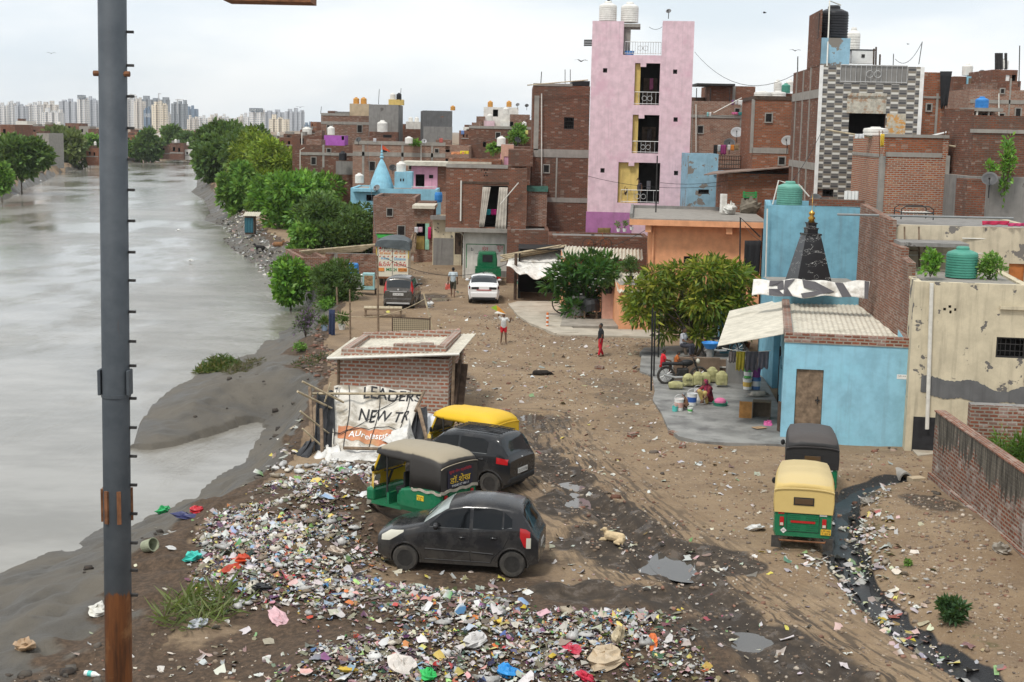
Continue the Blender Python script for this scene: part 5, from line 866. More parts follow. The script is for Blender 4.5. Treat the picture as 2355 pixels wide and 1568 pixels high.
t=empty('door_frame',G(1050,950),R(70),'dark wooden door frame propped up at the corner of the brick hut','door frame');k=MB();k.obox((0,0,.85),(.12,.08,1.9),Matrix.Rotation(R(14),3,'Y'));k.obox((.5,0,1.5),(.6,.06,.07));k.obox((.45,-.1,1.1),(.7,.06,.07),Matrix.Rotation(R(10),3,'Y'));k.obox((.1,0,.8),(.03,.5,1.7),Matrix.Rotation(R(14),3,'Y'));k.build('frame',M_['wooddk'],t)
t=empty('tarp_shack',G(830,1050),0,'makeshift shack of poles under a torn white banner lettered NEW TR','shack');O=np.array(t.location)
c4={q:D(*v)for q,v in dict(TL=(768,888,43.2),TM=(860,884,43.2),TR=(972,905,43.0),BL=(764,1045,39.8),BR=(930,1022,39.8)).items()}
def tarpp(u,v):
 T=c4['TL']*(1-u)+c4['TR']*u+np.array([0,0,.08*math.sin(math.pi*u)]);B=c4['BL']*(1-u)+c4['BR']*u
 p=T*(1-v)+B*v;sag=-.30*math.sin(math.pi*v)*math.sin(math.pi*min(max(u,0),1));rip=.045*math.sin(u*34+3*v)*(.3+v)+.05*math.sin(u*17-5*v)+.05*math.sin(v*9+u*4)
 nrm=np.array([0,-.75,.66]);return p+nrm*(sag+rip)-O
k=MB();k.grid([[tarpp(i/60,j/30)for i in range(61)]for j in range(31)]);k.build('banner',mat('banner_cloth',(.60,.565,.50),.8,.12,4,.1,dirt=(.30,.26,.20),dscale=1.1,dlo=.46,dhi=.64),t,smooth=True,solid=.012)
def tl(s,u0,v0,w_,h_,m,nm='lettering',off=.02,ang=.0):
 ca,sa=math.cos(ang),math.sin(ang);nrm=np.array([0,-.75,.66])*off
 return lettering(s,w_,h_,lambda a,b:tarpp(u0+a*ca+b*sa*.6,v0-b*ca+a*sa*1.0)+nrm,m,nm,t,bold=.01)
k=MB();nrm=np.array([0,-.75,.66]);k.grid([[tarpp(.06+.88*i/40,.56+.28*i/40*.55+.20*j/8*(1+.5*i/40))+nrm*.016 for i in range(41)]for j in range(9)]);k.build('orange_stripe',mat('banner_orange',(.50,.20,.10),.8,.2,3,.1,dirt=(.45,.27,.14),dscale=1.5),t,smooth=True)
tl('LEADERS',.34,.16,.66,.15,INK['black'],ang=.02);tl('NEW TR',.30,.47,.64,.19,INK['black'],ang=.14);tl('AUrelestate',.20,.76,.58,.10,INK['white'],off=.03,ang=.13);tl('ZV',.015,.2,.06,.16,INK['black'])
k=MB();k.tube([tarpp(.02,.9)+nrm*.1]+[tarpp(u,.38+.35*math.sin(math.pi*(.5+u)))+nrm*.05 for u in np.linspace(0.02,1,12)],.012,4);k.tube([tarpp(u,.72-.1*math.sin(math.pi*u))+nrm*.06 for u in np.linspace(0,.98,12)],.012,4);k.build('rope',M_['black'],t)
k=MB()
for u in(.17,.52,.86):k.tube([tarpp(u+.02*math.sin(v*5),v)+nrm*.04 for v in np.linspace(0,.95,10)],.012,4)
k.build('rope',M_['black'],t)
def lp(px,py,Y):return D(px,py,Y)-O
for(p,q,r_)in(((695,877,41),(790,925,42),.035),((684,900,40.5),(765,940,42),.035),((690,945,40.3),(760,1000,41),.03),((695,985,40),(745,1030,40.3),.03),((712,890,42),(722,1060,40),.05),((738,940,40.5),(742,1075,39.5),.05),((962,935,41.5),(990,1045,40),.06),((975,900,42.6),(955,945,41.5),.05),((715,905,42),(970,905,43),.04),((790,1030,39.6),(870,1032,39.6),.05),((760,880,42),(745,930,42),.03)):
 k=MB();k.tube([lp(*p),lp(*q)],r_,6);k.build('pole',M_['bamboo' if r_<.05 else 'wood'],t)
def drape(name,q,m,amp=.08,parent=None,nu=14,nv=10,seed=0):
 a,b,c,d=(D(*v)-O for v in q);k=MB();rows=[]
 for j in range(nv+1):
  v=j/nv;A=a+(d-a)*v;B=b+(c-b)*v;rows.append([A+(B-A)*i/nu+np.array([amp*math.sin(i*.8+seed+j*.25),amp*1.5*math.sin(i*.9+j*.3+seed*2)+amp*.4*math.sin(i*2.1-j*.8),amp*.5*math.sin(i*.6+j*.7+seed)])for i in range(nu+1)])
 k.grid(rows);return k.build(name,m,parent,smooth=True,solid=.012)
BT=mat('black_tarp',(.022,.022,.024),.5,.3,3,.2);WT=mat('white_tarp',(.60,.585,.55),.7,.15,4,.2,dirt=(.3,.28,.25),dscale=1.4)
drape('black_sheet',((722,905,42),(768,900,42.5),(764,1050,40),(725,1065,40)),BT,.08,t,seed=1);drape('black_sheet',((700,1020,40.5),(725,1000,40.8),(712,1050,39.6),(664,1063,39.4)),BT,.05,t,seed=2);drape('black_sheet',((935,960,42),(975,930,42.5),(985,1025,40.3),(935,1035,40)),BT,.08,t,seed=3)
drape('white_sheet',((735,1035,40),(770,1020,40),(800,1060,39.2),(715,1080,39)),WT,.09,t,seed=4);drape('white_sheet',((770,1035,39.8),(940,1025,40),(900,1055,39),(760,1065,38.9)),WT,.10,t,seed=5);drape('white_sheet',((880,1010,40.2),(950,960,40.6),(955,1040,39.6),(905,1052,39.2)),WT,.1,t,seed=6);drape('white_sheet',((690,1075,38.6),(770,1055,39),(760,1085,38.2),(680,1095,38)),WT,.07,t,seed=9)
O0=O;O=np.zeros(3)
bag=drape('tarp_bundle',((978,945,43),(1020,952,43),(1018,1005,41.5),(975,1000,41.5)),mat('bag_plastic',(.66,.66,.66),.4,.1,4,.2),.13,None,12,12,3);tag(bag,'crumpled white plastic bundle between the tarp shack and yellow rickshaw','plastic sheet')
o_=drape('torn_plastic',((975,1000,41.5),(1005,995,41.5),(1000,1050,40.6),(970,1045,40.6)),WT,.1,None,8,8,8);tag(o_,'limp white plastic strip hanging below the crumpled bundle','plastic sheet')
t=empty('red_ball',G(856,1030)+(0,.6,.1),0,'red plastic pot lying against the torn white banner','pot');k=MB();k.ell((0,0,.12),(.17,.15,.13),12);k.build('pot',plain('red_plastic',(.45,.02,.02),.4),t)
O=np.zeros(3);k=MB();a=D(1732,642,50);b=D(2000,648,49.0);c=D(1728,680,49.6);d=D(1995,684,48.6)
def bn(u,v,off=0.0):p=(a*(1-u)+b*u)*(1-v)+(c*(1-u)+d*u)*v;return p+np.array([0,-off+.05*math.sin(u*40)*v,.03*math.sin(u*23)+.07*(v-.5)*math.sin(u*11)])
k.grid([[bn(i/60,j/8)for i in range(61)]for j in range(9)]);bo=k.build('banner_cloth',M_['cloth_w'],None,smooth=True,solid=.015);bo.name='banner';tag(bo,'white banner with bold black shapes stretched along the roof edge','banner')
bk=plain('banner_black',(.05,.045,.05),.6)
def bshape(pts):k=MB();k.poly([bn(u,v,.05)for u,v in pts]);k.build('black_shape',bk,bo)
for s_ in([(.14,.0),(.26,.0),(.27,.55),(.22,.6),(.21,.25),(.14,.35)],[(.14,.55),(.22,.5),(.29,1),(.15,1)],[(.27,0),(.36,0),(.30,.5),(.36,1),(.27,1)],[(.42,0),(.53,.05),(.71,.65),(.62,.85),(.44,1),(.42,.75),(.57,.62),(.44,.40)],[(.70,0),(.77,0),(.86,1),(.78,1)],[(.95,0),(.99,0),(1,1),(.97,1)]):bshape(s_)
h=House('brick_enclosure','roofless broken brick enclosure by the river behind the truck',693,752,592,84,6,18,'b4',par=.6,cat='wall');h=House('brick_wall','brick and cement wall of the enclosure behind the old coolers',748,866,582,88,.35,0,'b4',par=.02,cat='wall',roof='grey');h.strip(768,582,776,680,name='column')
for i in range(6):k=MB();k.tube([D(688+4*i,578+i*1.4,86+.5*i),D(864-6*i,562+3*i,88+.5*i)],.06,6);tag(k.build('bamboo_pole',M_['bamboo']),'long pole lying across the broken brick enclosure','pole','poles on the brick enclosure')
t=empty('river_shed',D(574,530,128),0,'small riverside shed with a teal curtain and corrugated lid','shed',None,.6);k=MB();k.box(-.7,.7,0,1.4,-.6,2.1);k.build('wall',M_['wooddk'],t);k=MB();k.grid([[(-.75+1.3*j/10,-.06+.05*math.sin(j*2),1.9-2.2*i/4)for j in range(11)]for i in range(5)]);k.build('curtain',clothm((.03,.11,.14)),t,solid=.02);k=MB();k.grid([[(-.9+2.4*j/16,y_,2.2+z_+.05*math.cos(j*math.pi))for j in range(17)]for y_,z_ in((-.4,0),(1.6,.5))]);k.build('roof',M_['sheet'],t,solid=.02)
for(x,y,w_,l)in((548,412,2.6,'flat tarp roofed hut at the waterline under the dark mango trees'),(536,425,2.0,'tiny plank hut at the waterline below the dark mango trees')):
 p=GP(x+6,y+16);t=empty('bank_hut',p,.2,l,'hut');k=MB();k.box(-w_/2,w_/2,0,1.8,-.5,1.3);k.build('wall',M_['wooddk'],t);k=MB();k.box(-w_/2-.4,w_/2+.4,-.5,2.2,1.3,1.42);k.build('roof',M_['sheet'],t)
FB=[(0,34,286,330,260,'b1','old brick house at the far left edge of the far bank'),(36,62,278,330,420,'white','tall white wall house on the far bank'),(52,88,286,330,400,'white','lower white wall house on the far bank'),(70,100,290,325,380,'b2','brick house behind the pale temple cone'),(50,84,303,345,330,'b1','brown house below the white walls on the far bank'),(84,112,306,372,300,'conc','grey house beside the pale temple cone'),(20,52,300,330,340,'b2','brick house above the dark left bank tree'),(100,130,286,310,460,'b2','distant dark house left of the yellow green tree'),(150,182,283,312,450,'b1','brick house above the yellow green tree'),(182,206,290,318,440,'conc','grey roofed house right above the yellow green tree'),(203,226,296,350,380,'b2','brick house touching the pole from the left'),(198,226,341,372,330,'b3','red brick house at the water just left of the pole'),(226,262,300,372,400,'b3','brick house partly behind the pole'),(290,312,310,336,450,'b3','red house just right of the pole'),(292,316,330,369,405,'conc','grey riverside house just right of the pole'),(317,335,336,369,403,'b3','narrow brick water house right of the grey riverside house'),(336,346,346,368,402,'b1','tiny brick hut at the far waterline'),(352,366,350,366,404,'grey','low grey shed at the far waterline'),(370,392,333,366,402,'b4','weathered house left of the stout brick tower house'),(391,422,329,366,400,'b2','stout brick tower house on the far waterline'),(424,445,344,366,402,'white','pale wall house at the end of the far waterline'),(420,442,334,350,430,'b3','small red house behind the pale wall house'),(345,372,312,335,470,'b1','brick house behind the far bank trees'),(296,330,303,320,520,'b3','far red roof house right of the pole'),(330,372,305,320,540,'white','far whitish house under the cream tower'),(440,468,306,330,500,'grey','far grey house left of the dark mango trees'),(640,676,316,345,170,'b1','brick roof behind the bright green trees'),(652,690,308,322,190,'b2','flat brick house above the bright green trees'),(618,650,310,322,260,'conc','far flat roof above the olive trees'),(690,735,298,312,200,'b2','far brick house left of the violet room'),(714,728,280,300,205,'b3','slim brick stair block above the violet room'),(1065,1100,292,310,220,'white','far white house right of the dark grey cement house'),(1060,1080,300,330,180,'b1','far brick house right of the dark grey cement house')]
for i,(x0,x1,yt,yb_,Y,wl,lab)in enumerate(FB):
 mw=(x0+x1)/2;op=[(x0+(x1-x0)*.2,yt+(yb_-yt)*.25,x0+(x1-x0)*.38,yt+(yb_-yt)*.5,'dark')]+([(x0+(x1-x0)*.6,yt+(yb_-yt)*.3,x0+(x1-x0)*.75,yt+(yb_-yt)*.55,'dark')]if i%3 else[])
 h=House('far_house',lab,x0,x1,yt,Y,8,(i*7%5-2)*2,wl,z0=-.6,ops=op,par=.4,group='houses beyond the river and rooftops',thick=.3)
 if i%2:h.block(x0+2,x0+(x1-x0)*.5,yt-5,yt,1,4,'b2' if wl!='b2' else 'conc','roof_room')
 h.strip(x0,yt+(yb_-yt)*.58,x1,yt+(yb_-yt)*.64,'conc','band',.06)
for i,(x,y,w_,h_,Y,c,l)in enumerate(((25,318,11,14,300,'white','white tank above the dark left bank tree'),(137,288,7,8,420,'white','white tank left of the yellow green tree top'),(219,334,6,9,330,'white','white tank just left of the pole'),(357,318,6,8,430,'white','white tank, left of two behind the far bank trees'),(368,318,5,8,430,'white','white tank, right of two behind the far bank trees'),(404,328,6,8,400,'white','white tank, left of two on the stout brick tower house'),(411,328,5,7,400,'grey','grey tank, right of two on the stout brick tower house'),(432,334,6,8,402,'white','white tank at the end of the far waterline'),(329,336,6,8,402,'green','teal tank on the narrow brick water house'),(322,305,5,6,500,'green','tiny green tank right of the pole'),(442,312,5,8,480,'white','white tank left of the dark mango crowns'),(711,306,11,12,190,'white','white tank above the left end brick annex'),(206,310,5,8,440,'white','white tank by the red far bank house'),(468,314,6,8,430,'white','white tank peeping over the dark mango crowns'),(640,312,7,8,240,'white','white tank above the olive trees'))):tank(x,y,w_,h_,Y,c,l,4,seg=12)
t=empty('temple_cone',D(90,346,290),0,'pale striped conical temple tower on the far bank','temple spire');s_=290/FPX;k=MB();k.lathe([(12*s_,-30*s_),(12*s_,0),(11*s_,1*s_),(6*s_,16*s_),(2*s_,31*s_),(0,35*s_)],8);k.build('cone',mat('cone_paint',(.55,.42,.36),.8,.3,.4,0),t);k=MB();k.box(-11.5*s_,11.5*s_,-11.5*s_,11.5*s_,-30*s_,-3*s_);k.build('base',M_['white'],t)
def tower_mat(name,wallc,winc,fw=3.3,fh=3.1,wx=.55,wy=.5):
 t=NT(name);uv=t.wall_uv();sx=t.node('ShaderNodeSeparateXYZ');t.link(uv,sx.inputs[0]);fx=t.math('FRACT',t.math('DIVIDE',sx.outputs[0],fw));fy=t.math('FRACT',t.math('DIVIDE',sx.outputs[1],fh))
 m=t.math('MULTIPLY',t.math('LESS_THAN',fx,wx),t.math('LESS_THAN',fy,wy));big=t.math('FRACT',t.math('DIVIDE',sx.outputs[0],fw*4.3));c=t.mix(t.math('LESS_THAN',big,.25),wallc,tuple(x*.78 for x in wallc));t.out(t.mix(m,c,winc),.6);return t.mat
TM={'w':tower_mat('tower_white',(.80,.78,.74),(.22,.26,.31)),'c':tower_mat('tower_cream',(.80,.71,.55),(.22,.19,.16),4.2,3.6,.45,.45),'b':tower_mat('tower_beige',(.72,.66,.57),(.26,.26,.27)),'g':tower_mat('tower_bare',(.30,.32,.33),(.12,.15,.18),4,3.2,.7,.7),'u':tower_mat('tower_blue',(.16,.24,.33),(.08,.14,.22),3,3.2,.8,.7),'s':tower_mat('tower_slate',(.50,.52,.55),(.22,.25,.29))}
TW=[(-12,14,242,2600,'w','white tower block at the extreme left of the skyline'),(14,33,240,2700,'w','second white tower block from the left'),(33,58,243,2500,'s','greyish tower block left of the teal trimmed pair'),(58,92,241,2600,'w','wide white tower block at the left of the skyline'),(93,135,240,2700,'b','beige tower block behind the low white block'),(96,140,258,2300,'w','low white tower block in front of the beige one'),(135,178,233,2500,'s','stepped grey white tower left of the dark roof sign'),(177,199,228,2450,'w','tall tower carrying the dark roof sign'),(199,226,230,2600,'s','slate tower touching the pole from the left'),(286,312,228,2600,'w','white tower just right of the pole'),(308,330,233,2500,'b','beige tower beside the blue panel'),(318,386,228,2900,'g','broad unfinished grey tower with cranes'),(330,348,252,2300,'u','blue panel wing of the cream tower'),(348,380,241,2300,'c','cream tower with a regular grid of small windows'),(386,394,266,2700,'b','sliver tower beside the cream tower'),(393,427,238,2700,'g','unfinished blue grey tower with one crane'),(427,452,250,3000,'u','pale blue glass tower'),(430,452,274,2500,'b','beige block, first right of the blue glass tower'),(452,478,271,2600,'w','white block, second right of the blue glass tower'),(478,508,270,2500,'b','beige block, third right of the blue glass tower'),(508,532,271,2600,'w','white block with a small dark roof sign'),(532,556,276,2400,'b','low beige block in the middle right skyline'),(548,575,268,2700,'w','white block before the long ridge of slabs'),(572,606,258,2450,'w','white tower with a roof sign left of the long slab'),(605,660,257,2900,'s','long pale slab tower'),(655,697,256,2850,'s','right half of the long pale slab'),(618,662,273,2300,'c','low cream tower in front of the long pale slab'),(-10,95,262,3200,'s','long low hazy block behind the left skyline'),(286,450,275,3300,'s','long low hazy block behind the towers right of the pole'),(450,700,281,3300,'w','long low hazy block behind the right skyline'),(135,226,268,3250,'s','long low hazy block behind the dark roof sign tower'),(697,725,287,3000,'u','faint blue low block at the right end of the skyline')]
for i,(x0,x1,yt,Y,ty,lab)in enumerate(TW):
 a=D(x0,yt,Y);b=D(x1,yt,Y);W_=b[0]-a[0];Hh=a[2]+3;t=empty('tower_block',((a[0]+b[0])/2,Y,-3),0,lab,'tower block','tower blocks on the skyline');k=MB();n_=max(2,int(W_/9));poly=[]
 for j in range(n_):
  xx0=-W_/2+W_*j/n_;xx1=-W_/2+W_*(j+.62)/n_;xx2=-W_/2+W_*(j+1)/n_;poly+=[(xx0,0),(xx1,0),(xx1,4),(xx2,4)]
 poly+=[(W_/2,18),(-W_/2,18)];k.prism(poly,0,Hh);k.build('wall',TM[ty],t)
 for j in range(2+i%2):k=MB();xx=-W_/2+W_*(.15+.33*j);k.box(xx,xx+W_*.2,2,10,Hh,Hh+3+2*((i+j)%3));k.build('roof_block',TM[ty],t)
 if lab.endswith('roof sign')and 'tall' in lab or 'roof sign left' in lab:
  k=MB();k.box(-W_/2+1,W_/2-1,-1,0,Hh+1,Hh+7);sg=k.build('sign',mat('sign_slate',(.06,.09,.12),.6,.1,.2,0),t);lettering('GAUR CITY',W_*.84,3.4,lambda u,v:(-W_*.42+u,-1.3,Hh+2.4+v),INK['white'],parent=sg)
 if ty=='u' and 'panel' in lab:lettering('GAURS',W_*.8,6,lambda u,v:(-W_*.4+u,-.3,Hh-12+v),INK['white'],parent=t)
def crane(x,y,h_,arm,Y,lab):
 t=empty('tower_crane',D(x,y,Y),0,lab,'crane');s_=Y/FPX;k=MB();k.tube([(0,0,-20),(0,0,h_*s_)],.9,4);k.build('mast',M_['silver'],t);k=MB();k.tube([(-arm*.35*s_,0,h_*s_*.8),(arm*s_,0,h_*s_*.85)],.7,4);k.tube([(0,0,h_*s_),(arm*.7*s_,0,h_*s_*.85)],.3,3);k.build('jib',M_['silver'],t)
crane(365,226,12,6,2880,'upright crane on the broad unfinished tower');crane(408,237,9,14,2690,'crane on the unfinished blue grey tower');crane(300,226,10,12,2600,'crane just right of the pole')
def paint(name,c,dust=(.20,.175,.145),amt=.5,rough=.28,metal=.0):
 t=NT(name);n1=t.noise(2.2,6,.7);n2=t.noise(30,3,.6);g=t.node('ShaderNodeSeparateXYZ');t.link(t.tc.outputs['Object'],g.inputs[0])
 low=t.ramp(g.outputs[2],.75,.15);f=t.math('MULTIPLY',t.math('ADD',t.math('MULTIPLY',t.ramp(n1,.42,.75),.35),t.math('MULTIPLY',low,.5)),amt*.55)
 t.out(t.mix(t.math('ADD',f,t.math('MULTIPLY',t.ramp(n2,.62,.75),.08)),c,dust),t.fmix(t.ramp(n1,.35,.7),rough*.6,rough+.15),None,.25,metal);t.bsdf.inputs['Coat Weight'].default_value=.3;t.bsdf.inputs['Coat Roughness'].default_value=.05;return t.mat
GL={'dark':plain('car_glass_dark',(.006,.007,.008),.06,.3),'shade':mat('windscreen_shade',(.30,.335,.32),.12,.25,2.5,0,.6),'mid':plain('car_glass',(.02,.024,.027),.06,.5)}
LENS={'red':plain('tail_lens',(.42,.012,.015),.15,.6),'clear':plain('clear_lens',(.55,.53,.44),.15,.6),'amber':plain('amber_lens',(.60,.20,.02),.2,.5)}
RIM=mat('steel_rim',(.035,.033,.031),.6,.3,8,.05,metal=.3);RIMS=mat('alloy_rim',(.25,.25,.25),.4,.15,8,0,metal=.5)
def smooth1(xs,pts,w=.05):
 X=np.linspace(pts[0][0]-.3,pts[-1][0]+.3,500);Y=np.interp(X,[p[0]for p in pts],[p[1]for p in pts]);d=X[1]-X[0];k=np.exp(-.5*(np.arange(-40,41)*d/w)**2);k/=k.sum()
 Yp=np.convolve(np.pad(Y,40,'edge'),k,'valid');return np.interp(xs,X,Yp)
def wheel(parent,c,r,w,rimm,holes=True,side=-1):
 t=MB();M=Matrix.Rotation(R(90),3,'X')
 t.lathe([(r*.62,-w/2),(r*.9,-w/2),(r,-w*.32),(r,w*.32),(r*.9,w/2),(r*.62,w/2),(r*.58,w*.1),(r*.58,-w*.1),(r*.62,-w/2)],28,c,M,False);tw=t.build('wheel',M_['rubber'],parent,smooth=False)
 m=MB();q=MB();y0=c[1]+side*(w*.30)
 M2=Matrix.Rotation(R(90 if side<0 else-90),3,'X');cc=(c[0],c[1]+side*w*.18,c[2])
 m.lathe([(r*.64,w*.27),(r*.60,w*.25),(r*.56,w*.08),(r*.44,w*.14),(r*.36,w*.14),(r*.30,w*.06),(r*.16,w*.06),(r*.14,w*.12),(0,w*.12)],24,cc,M2);m.build('rim',rimm,tw)
 for i in range(12):a=i*math.pi/6;q.obox((c[0]+r*.50*math.cos(a),c[1]+side*w*.31,c[2]+r*.50*math.sin(a)),(r*.11,.012,r*.07),Matrix.Rotation(-a,3,'Y'))
 if holes:q.build('rim_slot',M_['black'],tw)
 return tw
class Car:
 def __init__(s,name,label,origin,rz,L,W,H,wb,fo,top,belt,pm,wr=.28,rimm=None,cat='car',glass='dark',zb=.2):
  s.L,s.W,s.H=L,W,H;s.top,s.bel,s.zb=top,belt,zb;s.t=empty(name,origin,rz,label,cat)
  xs=np.linspace(0,L,int(L/.03));ax=(fo,fo+wb);ar=wr+.055;m=MB();nl=22;nu=12
  rows=[]
  for x in xs:
   zt,zbt,b0=s.zt(x),s.zbt(x),s.bot(x);zs=[b0+(zbt-b0)*i/nl for i in range(nl+1)]+[zbt+(zt-zbt)*(1-(1-i/nu)**2)for i in range(1,nu+1)]
   rows.append([(x,s.y(x,z),z)for z in zs])
  n=len(rows[0]);half=[[(p[0],-p[1],p[2])for p in r_]for r_ in rows]
  for sg,RR in((-1,half),(1,rows)):
   o=len(m.v);m.v+=[p for r_ in RR for p in r_]
   for i in range(len(RR)-1):
    for j in range(n-1):
     q=RR[i][j];cx=(RR[i][j][0]+RR[i+1][j][0])/2;cz=(RR[i][j][2]+RR[i][j+1][2])/2
     if any((cx-a)**2+(cz-wr)**2<ar**2 for a in ax):continue
     f=(o+i*n+j,o+(i+1)*n+j,o+(i+1)*n+j+1,o+i*n+j+1);m.f.append(f if sg<0 else f[::-1]);m.m.append(0)
  m.poly([p for p in half[0]]+[p for p in rows[0][::-1][1:]]);m.poly([p for p in rows[-1]]+[p for p in half[-1][::-1][1:]])
  s.body=m.build('body',pm,s.t,smooth=True);md=s.body.modifiers.new('es','EDGE_SPLIT');md.split_angle=R(50)
  k=MB();k.box(.25,L-.25,-W/2+.2,W/2-.2,.17,.62);k.build('underbody',M_['black'],s.t)
  k=MB()
  for a in ax:
   for sg in(-1,1):k.tube([(a+ar*math.cos(q),sg*(s.y(a+ar*math.cos(q),max(wr+ar*math.sin(q),.22))+.0),wr+ar*math.sin(q))for q in np.linspace(-.25,math.pi+.25,18)],.022,5)
  k.build('arch_lip',pm,s.t)
  for a in ax:
   for sg in(-1,1):wheel(s.t,(a,sg*(W/2-.12),wr),wr,.19,rimm or RIM,True,sg)
 def zt(s,x):return float(smooth1(x,s.top,.05))
 def zbt(s,x):return float(min(smooth1(x,s.bel,.05),s.zt(x)-.03))
 def bot(s,x):e=max(0,(.35-x)/.35,(x-s.L+.4)/.4);return s.zb+.10*e
 def hw(s,x):e1=max(0,(.75-x)/.75);e2=max(0,(x-s.L+.55)/.55);return s.W/2*(1-.24*e1**2.2-.13*e2**2.2)
 def y(s,x,z):
  zt,zbt,b0,w=s.zt(x),s.zbt(x),s.bot(x),s.hw(x)
  if z<=zbt:t=(z-b0)/(zbt-b0);return w*(1-.09*(1-t)**2.5-.04*t**3)
  t=min(1,(z-zbt)/(zt-zbt));gh=min(1,(zt-zbt)/.45);return w*.96*(1-.2*t*gh)*max(0,1-t**(3+8*gh))**.5
 def side(s,name,top,bot,m,off=.008,nx=22,nz=6,sides=(-1,1),parent=None):
  x0,x1=top[0][0],top[-1][0];r_=None
  for sg in sides:
   rows=[]
   for i in range(nx+1):
    x=x0+(x1-x0)*i/nx;za=np.interp(x,*zip(*bot));zb_=min(np.interp(x,*zip(*top)),s.zbt(x)+(s.zt(x)-s.zbt(x))*.76);za=min(za,zb_-.005);rows.append([(x,sg*(s.y(x,za+(zb_-za)*j/nz)+off),za+(zb_-za)*j/nz)for j in range(nz+1)])
   k=MB();k.grid(rows if sg>0 else[q[::-1]for q in rows]);r_=k.build(name,m,parent or s.t,smooth=True)
  return r_
 def cap(s,name,x0,x1,f,m,off=.008,nx=12,ny=14,parent=None,f1=None,z0=None):
  rows=[]
  for i in range(nx+1):
   x=x0+(x1-x0)*i/nx;ts=np.linspace(0,1,60);zt,zbt=s.zt(x),s.zbt(x);zz=zbt+(zt-zbt)*ts;yy=np.array([s.y(x,z)for z in zz]);fm=f+((f1 if f1 is not None else f)-f)*i/nx;row=[]
   for j in range(ny+1):yv=fm*yy[0]*(2*j/ny-1);z=np.interp(-abs(yv),-yy,zz);row.append(np.array((x,yv,z)))
   rows.append(row)
  out=[]
  for i,r_ in enumerate(rows):
   o=[]
   for j,p in enumerate(r_):
    a=rows[min(i+1,nx)][j]-rows[max(i-1,0)][j];b=r_[min(j+1,ny)]-r_[max(j-1,0)];n=np.cross(a,b);n=n/(np.linalg.norm(n)+1e-9);n=n if n[2]>0 else-n;o.append(p+n*off)
   out.append(o)
  k=MB();k.grid(out);return k.build(name,m,parent or s.t,smooth=True)
 def line(s,pts,r=.008,m='black',name='panel_gap',sides=(-1,1)):
  for sg in sides:k=MB();k.tube([(x,sg*(s.y(x,z)+.001),z)for x,z in pts],r,4);k.build(name,M_[m],s.t)
 def handle(s,x,z,m,sides=(-1,1)):
  for sg in sides:k=MB();k.ell((x,sg*(s.y(x,z)+.015),z),(.085,.02,.022),10);k.build('door_handle',m,s.t,smooth=True)
 def mirror(s,x,z,m):
  for sg in(-1,1):k=MB();k.ell((x,sg*(s.y(x,z)+.12),z+.03),(.07,.12,.075),10);k.tube([(x,sg*(s.y(x,z)-.01),z),(x,sg*(s.y(x,z)+.08),z+.02)],.025,5);k.build('wing_mirror',m,s.t,smooth=True)
 def plate(s,x,z,text,y=0,bgc=(.62,.61,.58),rear=True,w=.5,ink='black'):
  k=MB();k.box(x,x+.02,y-w/2,y+w/2,z-.065,z+.065);p=k.build('number_plate',plain('plate_%d'%int(bgc[2]*99),bgc,.5),s.t)
  lettering(text,w*.88,.075,lambda u,v:(x+.025,y-w*.44+u,z-.038+v)if rear else(x-.005,y+w*.44-u,z-.038+v),INK[ink],parent=p);return p
def ground_pose(a,b):
 return(TH(*a[:2])+TH(*b[:2]))/2
hk=paint('dusty_black_paint',(.017,.017,.0185),amt=.75)
A_f=G(935,1299,.1);A_r=G(1185,1320,.05);dv=(A_r-A_f)[:2];rz=math.atan2(dv[1],dv[0]);wb=2.38;fo=.66;W=1.6;c_,s_=math.cos(rz),math.sin(rz)
org=A_f[:2]-np.array([c_*fo-s_*(-W/2+.1),s_*fo+c_*(-W/2+.1)]);z0=max(TH(*A_f[:2]),TH(*A_r[:2]),TH(A_f[0],A_f[1]+1.3))-.03
cr_=Car('parked_car','dusty black hatchback, nearest car, standing beside the rubbish heap',(org[0],org[1],z0),rz,3.6,W,1.54,wb,fo,[(0,.70),(.05,.76),(.30,.88),(.75,.98),(1.02,1.05),(1.30,1.27),(1.58,1.46),(1.95,1.54),(2.5,1.55),(3.0,1.50),(3.22,1.44),(3.40,1.12),(3.52,.95),(3.58,.80),(3.6,.78)],[(0,.60),(.5,.78),(1.1,.90),(2.2,.95),(3.1,1.03),(3.4,1.0),(3.6,.74)],hk,.285)
cr_.side('side_window',[(1.20,1.03),(1.45,1.25),(1.70,1.39),(2.08,1.43)],[(1.20,.99),(2.08,.99)],GL['dark']);cr_.side('side_window',[(2.16,1.43),(2.60,1.41),(2.80,1.37)],[(2.16,.995),(2.80,1.01)],GL['dark']);cr_.side('quarter_window',[(2.84,1.36),(3.02,1.22)],[(2.84,1.02),(3.02,1.07)],GL['dark'],nx=8)
cr_.cap('windscreen',1.06,1.60,.86,GL['shade'],f1=.80);cr_.cap('rear_window',3.24,3.45,.80,GL['dark'],f1=.78)
cr_.side('headlight',[(.10,.72),(.30,.84),(.62,.88)],[(.10,.62),(.30,.64),(.62,.84)],LENS['clear'],.012);cr_.side('tail_light',[(3.20,1.06),(3.33,1.04),(3.42,.98)],[(3.20,.88),(3.30,.66),(3.42,.64)],LENS['red'],.012,8);cr_.side('reverse_lens',[(3.34,.86),(3.44,.86)],[(3.34,.64),(3.44,.64)],LENS['clear'],.016,4)
